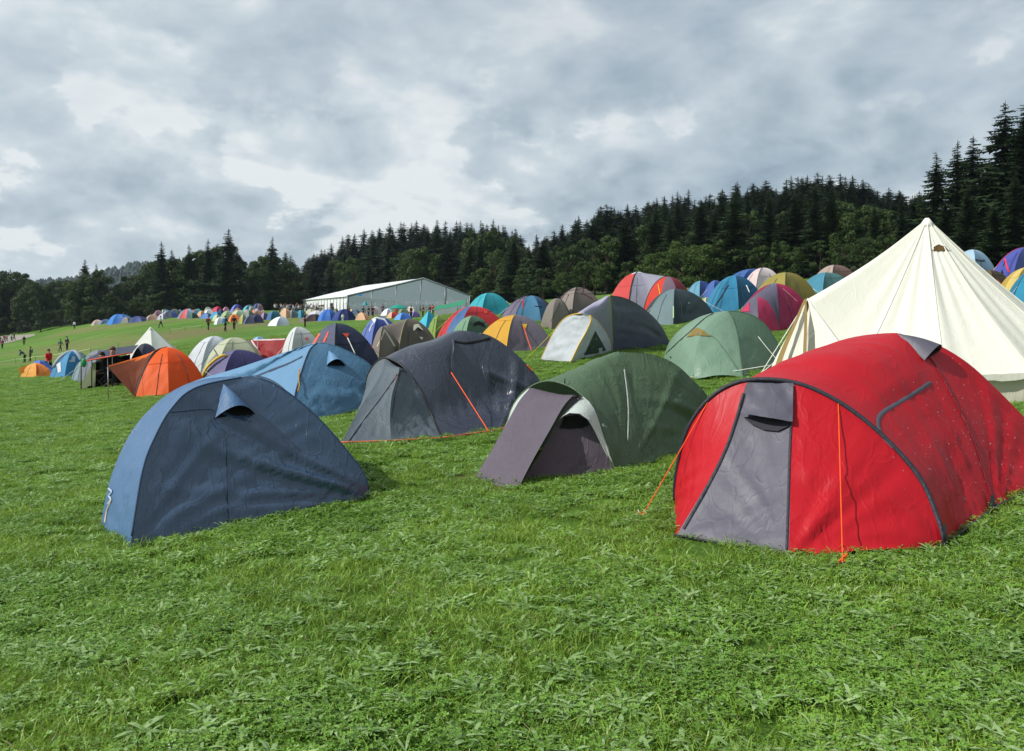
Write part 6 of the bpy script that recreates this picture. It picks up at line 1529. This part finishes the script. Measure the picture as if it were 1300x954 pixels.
def forest():
    g1 = 'spruces of the wooded hillside'
    # hillside rows from the meadow edge up to the ridge
    rows = [(0.0, 17), (.22, 14), (.5, 13), (.8, 12), (1.05, 11)]
    eu = [360, 420, 560, 700, 860, 960, 1050, 1150]; e0 = [212, 216, 196, 142, 130, 122, 114, 104]; e1 = [330, 320, 308, 300, 240, 228, 222, 300]
    for k, (f, st) in enumerate(rows):
        u = 352+k*5
        while u < 1172:
            uu = u+rnd.uniform(-4, 4); Y = np.interp(uu, eu, e0)*(1-f)+np.interp(uu, eu, e1)*f+rnd.uniform(-5, 5)
            jit = rnd.choice((-4, -1, 1, 4, 6, 9, 13, 18)) if k >= 2 else rnd.uniform(2, 26); hh = top_h(uu, Y, skyv(uu)+jit)
            hh = min(hh, rnd.uniform(19, 25)); x, y = XY(uu, Y)
            if hh > 7: 
                if k == 0 and rnd.random() < .32 or (k == 1 and rnd.random() < .15): plant(rnd.choice(BR), x, y, min(hh*.82, rnd.uniform(12, 17)), 12, 'broadleaved tree standing at the edge of the spruce wood', 'broadleaved trees along the wood edge', wide=rnd.uniform(.75, .95))
                else: plant(rnd.choice(SP), x, y, hh, 20, 'dark spruce in the wood on the hillside', g1, wide=rnd.uniform(1.1, 1.9)*(1.0 if k < 2 else 20/max(hh, 14)*1.0))
            u += st*rnd.uniform(.45, 1.5)
    # undergrowth of brighter broadleaved trees at the edge
    for u, Y, h in [(690,136,6),(715,134,5),(742,132,6.5),(770,130,6),(798,128,5.5),(826,126,6),(940,118,6),(965,116,5.5),(990,114,6),(1015,112,5),(1042,109,5.5),(1070,106,5),(1098,103,5),(640,160,7),(612,175,8),(665,150,6.5),(915,120,7),(1125,100,5.5)]:
        x, y = XY(u, Y); plant(rnd.choice(BR), x, y, h, 12, 'bushy green tree at the foot of the wooded hillside', 'bushy trees along the wood edge', wide=1.15)
    x, y = XY(862, 122); plant(WL[0], x, y, 7.2, 8, 'bright light green bushy tree in front of the dark wood', None, 'tree', wide=1.0)
    x, y = XY(890, 120); plant(WL[1], x, y, 6.6, 8, 'lower light green bush right of the brightest one before the wood', None, 'tree', wide=1.1)
    x, y = XY(834, 124); plant(WL[1], x, y, 6.0, 8, 'small light green bush left of the brightest one before the wood', None, 'tree', wide=1.1)
    # left wood beyond the meadow
    spec = [(108,328,195,'spruce with a dense dark crown, the tallest left of the gap to the far hill'),(122,334,197,'spruce close right of the tallest one by the far hill gap'),(205,306,188,'thin topped spruce, leftmost of the tall group behind the far tents'),
            (218,316,192,'spruce just right of the leftmost thin topped one'),(240,310,190,'slender spruce in the middle of the tall group on the left'),(264,303,186,'slim dark spruce left of the tallest one behind the far tents'),(290,290,184,'tallest spruce of the left group, behind the far tents'),
            (301,312,188,'spruce leaning against the tallest one of the left group'),(346,300,186,'lone pointed spruce with bare lower trunk right of the left group'),(228,325,198,None),(252,318,196,None),(276,308,197,None),(188,330,198,None)]
    for u, v, Y, lb in spec:
        x, y = XY(u, Y); plant(rnd.choice(SPN if lb else SP), x, y, top_h(u, Y, v), 20, lb or 'dark spruce standing behind the tall group on the left', None if lb else 'spruces behind the tall left group', wide=1.0)
    u = -30
    while u < 380:
        if not (55 < u < 100) or True:
            Y = rnd.uniform(190, 206) if u > 90 else rnd.uniform(206, 224); x, y = XY(u, Y); lim = top_h(u, Y, skyv(u)+(rnd.uniform(-3, 12) if u < 100 else rnd.uniform(4, 22))); 
            plant(rnd.choice(BR), x, y, max(6, min(lim, 21)), 12, 'dark green broadleaved tree behind the left part of the meadow', 'broadleaved trees behind the meadow on the left', wide=rnd.uniform(.85, 1.1))
        u += rnd.uniform(12, 18)
    u = -30
    while u < 380:
        Y = rnd.uniform(212, 250); x, y = XY(u, Y); lim = top_h(u, Y, skyv(u)+rnd.uniform(4, 20)); pr = rnd.choice(SP) if rnd.random() < .5 else rnd.choice(BR)
        plant(pr, x, y, max(7, min(lim, 20)), 20 if pr[0] == 'spruce' else 12, 'tree deep in the wood behind the meadow on the left', 'trees deep in the wood on the left', wide=rnd.uniform(.8, 1.0)); u += rnd.uniform(12, 17)
    u = -30
    while u < 380:
        Y = rnd.uniform(184, 192) if u > 100 else rnd.uniform(196, 208); x, y = XY(u, Y); plant(rnd.choice(BR), x, y, rnd.uniform(4.0, 7.0), 12, 'low bushy tree fringing the left wood', 'low bushy trees fringing the left wood', wide=1.35); u += rnd.uniform(12, 20)
    for k in range(9):
        u = 598+k*8+rnd.uniform(-3, 3); Y = rnd.uniform(186, 215); x, y = XY(u, Y); plant(rnd.choice(BR), x, y, top_h(u, Y, skyv(u)+rnd.uniform(1, 12)), 12, 'tall broadleaved tree rounding the skyline left of the hill crest', 'tall broadleaved trees on the skyline', wide=.7)
    # tall spruces on the right
    for u, v, Y, lb in [(1188,192,96,'slender spruce with tiered branches, leftmost of the tall right group'),(1216,178,94,'pointed spruce second from the left in the tall right group'),(1236,172,97,'thin spruce with sparse top between pointed and broad ones on the right'),
                        (1276,128,88,'broad tall spruce reaching highest at the right edge of the sky'),(1302,130,86,'spruce cut off by the right edge of the view'),(1255,200,90,'shorter spruce before the highest one at the right'),(1200,250,90,'low dark spruce at the foot of the slender right hand one'),
                        (1168,262,104,'small spruce at the left foot of the tall right group'),(1228,235,86,'spruce low in the gap behind the bell tent'),(1290,215,80,'bushy spruce low at the right edge'),(1330,150,84,None),(1360,140,86,None),(1262,255,80,'lowest spruce directly above the pale blue tent'),(1320,230,78,None)]:
        x, y = XY(u, Y); plant(rnd.choice(SPN), x, y, top_h(u, Y, v), 20, lb or 'spruce beyond the right edge of the view', None if lb else 'spruces beyond the right edge', wide=1.25 if v > 190 else 1.1)
    for k in range(16):
        u = 1350+k*38+rnd.uniform(-9, 9); Y = rnd.uniform(74, 92); x, y = XY(u, Y); plant(rnd.choice(SPN), x, y, rnd.uniform(17, 23), 20, 'spruce beyond the right edge of the view', 'spruces beyond the right edge', wide=1.2)
    for u, Y, h in [(1150,118,7),(1180,108,7),(1206,100,6),(1236,94,6.5),(1268,88,6),(1296,84,6),(1120,126,7),(1330,84,7)]:
        x, y = XY(u, Y); plant(rnd.choice(BR), x, y, h, 12, 'dark bushy tree at the foot of the right hand spruces', 'bushy trees under the right hand spruces', wide=1.2)
    print('trees', TREES['n'])
forest()

def far_hill():
    # wooded ridge far away behind the left wood
    vs = []; fs = []; n_ = 70; rows = 14; r = random.Random(9)
    def hz(u): return np.interp(u, [-500,-100,40,90,140,170,200,300,420,700], [60,84,88,93,106,116,116,110,90,60])
    for j in range(rows+1):
        for i in range(n_+1):
            u = -500+1200*i/n_; Y = 1050+26*j; x, y = XY(u, Y); t = min(1, j/9); h = -2+(hz(u)+2)*(3*t*t-2*t**3)*(1 if j <= 9 else 1-.12*(j-9)); vs.append((x, y, h+3*mnoise.noise(Vector((u*.02, j*.4, 0)))))
    for j in range(rows):
        for i in range(n_): k = j*(n_+1)+i; fs.append((k, k+1, k+n_+2, k+n_+1))
    o = mk('hills', vs, fs, treemat('far_wood_floor', (.010, .024, .018), (.022, .040, .028), 0)); tag(o, 'distant wooded ridge beyond the valley on the left', 'hill', kind='structure')
    cr = MB()
    for _ in range(8000):
        i = r.uniform(0, n_-1); j = r.uniform(0, 10.5); i0, j0 = int(i), int(j); a = Vector(vs[j0*(n_+1)+i0]); b = Vector(vs[j0*(n_+1)+i0+1]); c = Vector(vs[(j0+1)*(n_+1)+i0]); p = a+(b-a)*(i-i0)+(c-a)*(j-j0)
        h = r.uniform(9, 15); w = r.uniform(3.5, 6.5); a0 = r.uniform(0, 6.28); n5 = 5
        ring = [p+Vector((w*math.cos(a0+k*1.2566), w*math.sin(a0+k*1.2566), h*.25+r.uniform(-1, 1))) for k in range(n5)]; mid = [p+Vector((w*.7*math.cos(a0+k*1.2566+.5), w*.7*math.sin(a0+k*1.2566+.5), h*.62)) for k in range(n5)]
        f = [(k, (k+1) % n5, n5+k) for k in range(n5)]+[((k+1) % n5, n5+(k+1) % n5, n5+k) for k in range(n5)]+[(n5+k, n5+(k+1) % n5, 2*n5) for k in range(n5)]
        cr.add(ring+mid+[p+Vector((0,0,h))], f)
    o = cr.obj('distant_wood', treemat('far_wood', (.008, .020, .016), (.024, .044, .032), 0), smooth=False); tag(o, 'distant wood covering the ridge on the left', 'wood', kind='stuff')
far_hill()
# ------------------------------------------------------------------ people
def skinned(name, pts, edges, rad, mat, root, lvl=1, part=None):
    me = bpy.data.meshes.new(name); me.from_pydata([tuple(p) for p in pts], edges, []); me.materials.append(mat)
    o = bpy.data.objects.new(name, me); COL.objects.link(o); o.parent = root if part is None else part
    md = o.modifiers.new('skin', 'SKIN'); md.use_smooth_shade = True
    for i, r_ in enumerate(rad): 
        rr = r_ if isinstance(r_, tuple) else (r_, r_); me.skin_vertices[0].data[i].radius = rr
    me.skin_vertices[0].data[0].use_root = True
    if lvl: s_ = o.modifiers.new('sub', 'SUBSURF'); s_.levels = lvl; s_.render_levels = lvl
    return o
SKIN = plain('skin', '#b98468', .6); HAIR = {'dark': plain('dark_hair', '#1d1612', .8), 'brown': plain('brown_hair', '#5a3d26', .8), 'fair': plain('fair_hair', '#a8834a', .8)}
SHOE = plain('dark_shoe', '#1c1a1a', .7)
def person(label, x, y, H=1.75, yaw=0.0, top='#444850', legs='#22242c', hair='dark', pose='stand', bag=None, group=None, fine=False, seat=None):
    z0 = zg(x, y); root = empty('person', Vector((x, y, z0)), label, 'person', group); root.rotation_euler = (0, 0, yaw); k = H/1.75; root.scale = (k, k, k)
    st = {'walk': .24, 'stand': .03}.get(pose, .03); lean = {'bend': .42}.get(pose, 0.0)
    if pose == 'sit':
        hip = .46; P = dict(pel=(0,0,hip), bel=(0,.02,hip+.2), che=(0,.05,hip+.42), nec=(0,.03,hip+.56), hd0=(0,.0,hip+.64), hd1=(0,-.01,hip+.76))
        L_ = [(s_*.10, -.02, hip) for s_ in (-1, 1)], [(s_*.13, -.44, hip+.03) for s_ in (-1, 1)], [(s_*.13, -.42, .07) for s_ in (-1, 1)], [(s_*.14, -.58, .035) for s_ in (-1, 1)]
        A = [(s_*.19, .04, hip+.47) for s_ in (-1, 1)], [(s_*.24, -.06, hip+.20) for s_ in (-1, 1)], [(s_*.13, -.26, hip+.14) for s_ in (-1, 1)]
    else:
        P = dict(pel=(0,0,.95), bel=(0,-lean*.35,1.12), che=(0,-lean*.8,1.32-lean*.25), nec=(0,-lean*1.1,1.48-lean*.4), hd0=(0,-lean*1.2-.01,1.57-lean*.48), hd1=(0,-lean*1.35-.02,1.69-lean*.6))
        L_ = [(s_*.09, 0, .92) for s_ in (-1, 1)], [(s_*.10, -s_*st*.55-.03, .50) for s_ in (-1, 1)], [(s_*.10, -s_*st+(.06 if s_ < 0 else 0)*(st > .1), .075+(.03 if s_ < 0 and st > .1 else 0)) for s_ in (-1, 1)], [(s_*.115, -s_*st-.15, .035) for s_ in (-1, 1)]
        A = [(s_*.185, -lean*.95, 1.42-lean*.35) for s_ in (-1, 1)], [(s_*.235, s_*st*.5-lean*1.1+.02, 1.15-lean*.3) for s_ in (-1, 1)], [(s_*.24, s_*st*1.0-.10-lean*1.2, .90-lean*.15) for s_ in (-1, 1)]
    V = lambda t: Vector(t)
    pts = [V(P['pel']), V(P['bel']), V(P['che']), V(P['nec']), V(P['hd0']), V(P['hd1'])]; rad = [(.135,.10), (.125,.095), (.15,.105), .055, (.082,.092), (.072,.088)]; ed = [(0,1),(1,2),(2,3),(3,4),(4,5)]
    for s_ in (0, 1):
        b = len(pts); pts += [V(A[0][s_]), V(A[1][s_]), V(A[2][s_])]; rad += [.055, .042, .030]; ed += [(2, b), (b, b+1), (b+1, b+2)]
        w = V(A[2][s_]); d = (w-V(A[1][s_])).normalized(); pts.append(w+d*.08); rad.append((.036, .016)); ed.append((b+2, b+3))
        if fine:
            sd = d.orthogonal().normalized()
            for f in range(4):
                o_ = len(pts); base = w+d*.08+sd*(.012*(f-1.5)*1.6); pts += [base+d*.03, base+d*(.06+.012*(1-abs(f-1.5)*.5))+Vector((0,-.012,0))]; rad += [.009, .007]; ed += [(b+3, o_), (o_, o_+1)]
            o_ = len(pts); pts += [w+d*.05-sd*.035, w+d*.085-sd*.05]; rad += [.010, .008]; ed += [(b+3, o_), (o_, o_+1)]
    for s_ in (0, 1):
        b = len(pts); pts += [V(L_[0][s_]), V(L_[1][s_]), V(L_[2][s_]), V(L_[3][s_])]; rad += [.088, .062, .042, (.035,.03)]; ed += [(0, b), (b, b+1), (b+1, b+2), (b+2, b+3)]
    body = skinned('body', pts, ed, rad, SKIN, root)
    # clothes
    pt = [V(P['pel'])+Vector((0,0,-.04)), V(P['bel']), V(P['che']), V(P['nec'])-Vector((0,0,.03))]; rd = [(.165,.125), (.155,.12), (.178,.13), .075]; e = [(0,1),(1,2),(2,3)]
    for s_ in (0, 1):
        b = len(pt); pt += [V(A[0][s_]), V(A[1][s_]), V(A[2][s_])-(V(A[2][s_])-V(A[1][s_]))*.08]; rd += [.075, .060, .048]; e += [(2, b), (b, b+1), (b+1, b+2)]
    skinned('jacket', pt, e, rd, fabric('cloth_'+top.strip('#'), top, .7, .05, .3, 9, .2), root)
    pt = [V(P['pel'])+Vector((0,0,.02))]; rd = [(.150,.115)]; e = []
    for s_ in (0, 1):
        b = len(pt); pt += [V(L_[0][s_])-Vector((0,0,.05)), V(L_[1][s_]), V(L_[2][s_])+Vector((0,0,.02))]; rd += [.105, .078, .064]; e += [(0, b), (b, b+1), (b+1, b+2)]
    skinned('trousers', pt, e, rd, fabric('cloth_'+legs.strip('#'), legs, .8, .0, .3, 9, .15), root)
    m = MB()
    for s_ in (0, 1):
        a, t = V(L_[2][s_]), V(L_[3][s_]); m.tube([a+Vector((0,.06,-.03)), a+Vector((0,-.02,-.02)), t+Vector((0,.02,.0)), t+Vector((0,-.04,-.008))], [.030, .048, .045, .028], 8)
    o = mk('shoes', m.v, m.f, SHOE, None); o.parent = root
    h0, h1 = V(P['hd0']), V(P['hd1']); c = h0.lerp(h1, .62)
    m = MB(); m.blob(c+Vector((0,.022,.035)), .092, .105, .098, 10, 8)
    m.v = [v+Vector((0, .028, 0)) if v.z < c.z+.01 else v for v in m.v]; o = mk('hair', m.v, m.f, HAIR[hair], None); o.parent = root
    m = MB(); f = c+Vector((0,-.088,-.01)); m.blob(f+Vector((0,-.012,-.012)), .011, .018, .022, 6, 5)
    for s_ in (-1, 1): m.blob(c+Vector((s_*.086, .005, -.02)), .012, .018, .03, 6, 5)
    o = mk('nose_and_ears', m.v, m.f, SKIN, None); o.parent = body
    m = MB()
    for s_ in (-1, 1): m.blob(f+Vector((s_*.030, .004, .014)), .010, .006, .006, 6, 4)
    m.blob(f+Vector((0, .004, -.045)), .022, .006, .005, 6, 4)
    o = mk('eyes_and_mouth', m.v, m.f, plain('dark_brown_features', '#3a2018', .7), None); o.parent = body  # eyes and mouth in one dark brown
    if bag:
        m = MB(); m.box((0, .20-lean*.8, 1.22-lean*.2), (.30, .18, .44), 0, 0, .85); o = mk('backpack', m.v, m.f, fabric('cloth_'+bag.strip('#'), bag, .7, 0, .3, 9, .2), None, smooth=False); o.parent = root
    return root
def pers(label, u, v, rng=(60, 240), **k):
    x, y = ground_hit(u, v, *rng); return person(label, x, y, **k)

x, y = XY(62, 55); person('person in a bright red jacket walking past the blue dome tent', x, y, 1.78, R(60), '#c01828', '#20242a', 'dark', 'walk', fine=True)
x, y = XY(76.5, 106); person('person in a grey green jacket, left one of two strolling above the red jacket', x, y, 1.68, R(150), '#4c5c5c', '#2c4440', 'brown', 'walk')
x, y = XY(85, 104); person('person in dark clothes, right one of two strolling above the red jacket', x, y, 1.82, R(160), '#2c2f3a', '#1c1e26', 'dark', 'stand')
x, y = XY(30.5, 150); person('person in black standing alone between the path and the tape fence', x, y, 1.75, R(30), '#1b1a1e', '#201c22', 'dark', 'walk')
x, y = XY(31.5, 92); person('person in blue bending forward behind the yellow orange tent', x, y, 1.7, R(-80), '#2c4464', '#22303c', 'dark', 'bend')
x, y = XY(38.5, 93); person('person in a dark jacket beside the one bending forward', x, y, 1.72, R(-60), '#1f2a2c', '#24262c', 'dark', 'stand', bag='#2f8f80')
for i, (u, Y, tp, lg, lb) in enumerate([(3, 150, '#7a2028', '#1c1c24', 'person in dark red at the front of the group on the path'), (0, 172, '#2c4c78', '#22242c', 'person in blue at the left edge of the group on the path'), (5.5, 178, '#c02830', '#8a8a90', 'person in bright red in the group on the path'),
        (8.5, 180, '#b8bcc4', '#5a5c64', 'person in pale grey in the middle of the group on the path'), (14.5, 184, '#d8dcdc', '#3a4048', 'person in white in the group on the path'), (18, 184, '#23262e', '#1c1e24', 'person in black at the right of the group on the path'), (31.5, 205, '#c8ccb4', '#6a6c60', 'person in cream at the far end of the path')]):
    x, y = XY(u, Y); person(lb, x, y, 1.74, R(170*(i % 2)+20*i), tp, lg, ('dark', 'brown', 'fair')[i % 3], 'walk' if i % 2 else 'stand')
x, y = XY(94.5, 172); person('person in white standing on the crest left of the far row of tents', x, y, 1.7, 0, '#d8e0ec', '#3c4250', 'brown')
pers('person in light grey crossing the meadow below the far tents', 204, 416.2, top='#b4bac0', legs='#2c3038', hair='dark', pose='walk', yaw=R(100))
pers('person in a red top, leftmost of the three walkers before the far tents', 264.5, 419, top='#b83838', legs='#20222c', hair='brown', pose='walk', yaw=R(170), bag='#2a2c38')
pers('person with a blue backpack, middle one of the three walkers before the far tents', 286, 421, top='#24344c', legs='#14161c', hair='dark', pose='walk', yaw=R(160), bag='#2f6ca8', H=1.85)
pers('person all in black, rightmost of the three walkers before the far tents', 297.3, 419, top='#17171b', legs='#17171b', hair='dark', pose='walk', yaw=R(190))
pers('person in black half hidden behind the white and grey dome tent', 387, 415.5, top='#1c1c22', legs='#15151a', hair='dark', yaw=R(100))
pers('child in white on the grass before the large navy tent', 435, 409.5, top='#e0e8ea', legs='#b8ccd0', hair='fair', H=1.15)
cols = [('white', '#dcdee2'), ('red', '#b02030'), ('black', '#17171c'), ('brown', '#7a4a30'), ('dark blue', '#23304c'), ('grey', '#70747c'), ('orange', '#c0622c'), ('violet', '#5a3458')]
r = random.Random(12)
for i in range(22):
    u = 349+i*2.6+r.uniform(-1, 1); Y = r.uniform(146, 160); x, y = XY(u, Y); nm, c = cols[(i*5+i//3) % 8]
    person('person in %s standing in the crowd by the left end of the marquee' % nm, x, y, r.uniform(1.6, 1.88), r.uniform(0, 6.2), c, r.choice(['#1c1e26', '#2c3040', '#3a3432']), r.choice(['dark', 'brown', 'fair']), r.choice(['stand', 'walk']), group='crowd by the left end of the marquee')
for u, Y, nm, c, tl in [(422,146,'black','#17171c','left of the marquee corner'),(443.5,131,'brown','#6a4434','right behind the large navy tent'),(461,132,'dark blue','#26304a','behind the grey blue far tent'),(468,128,'black','#14141a','behind the dark grey far tent'),(473.5,127,'black','#1a1a20','left of the pinkish white upright tent'),
        (486,134,'violet','#54405c','right of the pinkish white upright tent'),(503,118,'orange','#e0602c','under the teal parasol'),(522,104,'dark red','#70202c','before the white low tent by the gable'),(537,116,'brown','#5c4038','left of the green canopy shelter'),(545.5,112,'dark grey','#33343c','at the left leg of the green canopy shelter'),(549,118,'red','#c83830','right beside the left leg of the green canopy shelter'),(564.5,108,'red','#d03030','under the green canopy shelter')]:
    x, y = XY(u, Y); person('person in %s standing %s' % (nm, tl), x, y, 1.76, r.uniform(0, 6), c, '#22242c', r.choice(['dark', 'brown']), 'stand')
# two people sitting in the open fronted tent, on folding stools; clothes darkened with the interior shade
def stool(label, x, y, h=.42, yaw=0):
    root = empty('folding_stool', gxy(x, y), label, 'stool'); z = zg(x, y); ca, sa = math.cos(yaw), math.sin(yaw)
    w = lambda a, b, c: Vector((x+a*ca-b*sa, y+a*sa+b*ca, z+c)); m = MB()
    m.add([w(-.2,-.18,h), w(.2,-.18,h), w(.2,.18,h), w(-.2,.18,h), w(-.17,0,h-.03), w(.17,0,h-.03)], [(0,1,5,4),(4,5,2,3)]); m.obj('seat', F_('#2c3a4c'), root)
    for b in (-1, 1):
        for s_ in (-1, 1): m = MB(); m.tube([w(-.18*s_, .16*b, h), w(.18*s_, .16*b, 0)], .012, 5); m.obj('leg', M_STEEL, root)
x, y = XY(129, 28.3); stool('folding stool under the left person in the open fronted tent', x, y); person('person in grey sitting in the open fronted tent, left one', x, y, 1.7, R(-30), '#4a4c56', '#1c1e24', 'dark', 'sit', fine=True)
x, y = XY(143, 28.3); stool('folding stool under the right person in the open fronted tent', x, y); person('person in dark clothes sitting in the open fronted tent, right one', x, y, 1.9, R(20), '#2a2a32', '#24262c', 'brown', 'sit', fine=True)
m = MB(); p = Pt(107, 457, 27.2); m.blob((p.x, p.y-.03, p.z-.10), .10, .08, .16, 8, 6); m.tube([p+Vector((0,0,.04)), p+Vector((0,0,.16))], .02, 5); o = m.obj('carrier_bag', fabric('green_bag', '#2fa060', .4, .3, .5, 9)); tag(o, 'green carrier bag hanging from the awning pole of the open fronted tent', 'bag')
# ------------------------------------------------------------------ damp air over the valley
def haze():
    b = 3700.0; z0, z1 = -13.9, 150.0
    vs = [(-b,-b,z0),(b,-b,z0),(b,b,z0),(-b,b,z0),(-b,-b,z1),(b,-b,z1),(b,b,z1),(-b,b,z1)]
    m = bpy.data.materials.new('damp_air'); nt, N, L = nodes(m); out = N.new('ShaderNodeOutputMaterial'); v = N.new('ShaderNodeVolumePrincipled')
    v.inputs['Color'].default_value = (.70, .84, 1.0, 1); v.inputs['Density'].default_value = .00010; v.inputs['Anisotropy'].default_value = .3
    L.new(v.outputs[0], out.inputs['Volume'])
    o = mk('haze', vs, [(0,3,2,1),(4,5,6,7),(0,1,5,4),(1,2,6,5),(2,3,7,6),(3,0,4,7)], m, smooth=False); tag(o, 'thin damp haze in the air over the valley', 'haze', kind='stuff')
haze()
print('lowest ground', min(v.co.z for v in GROUND.data.vertices))
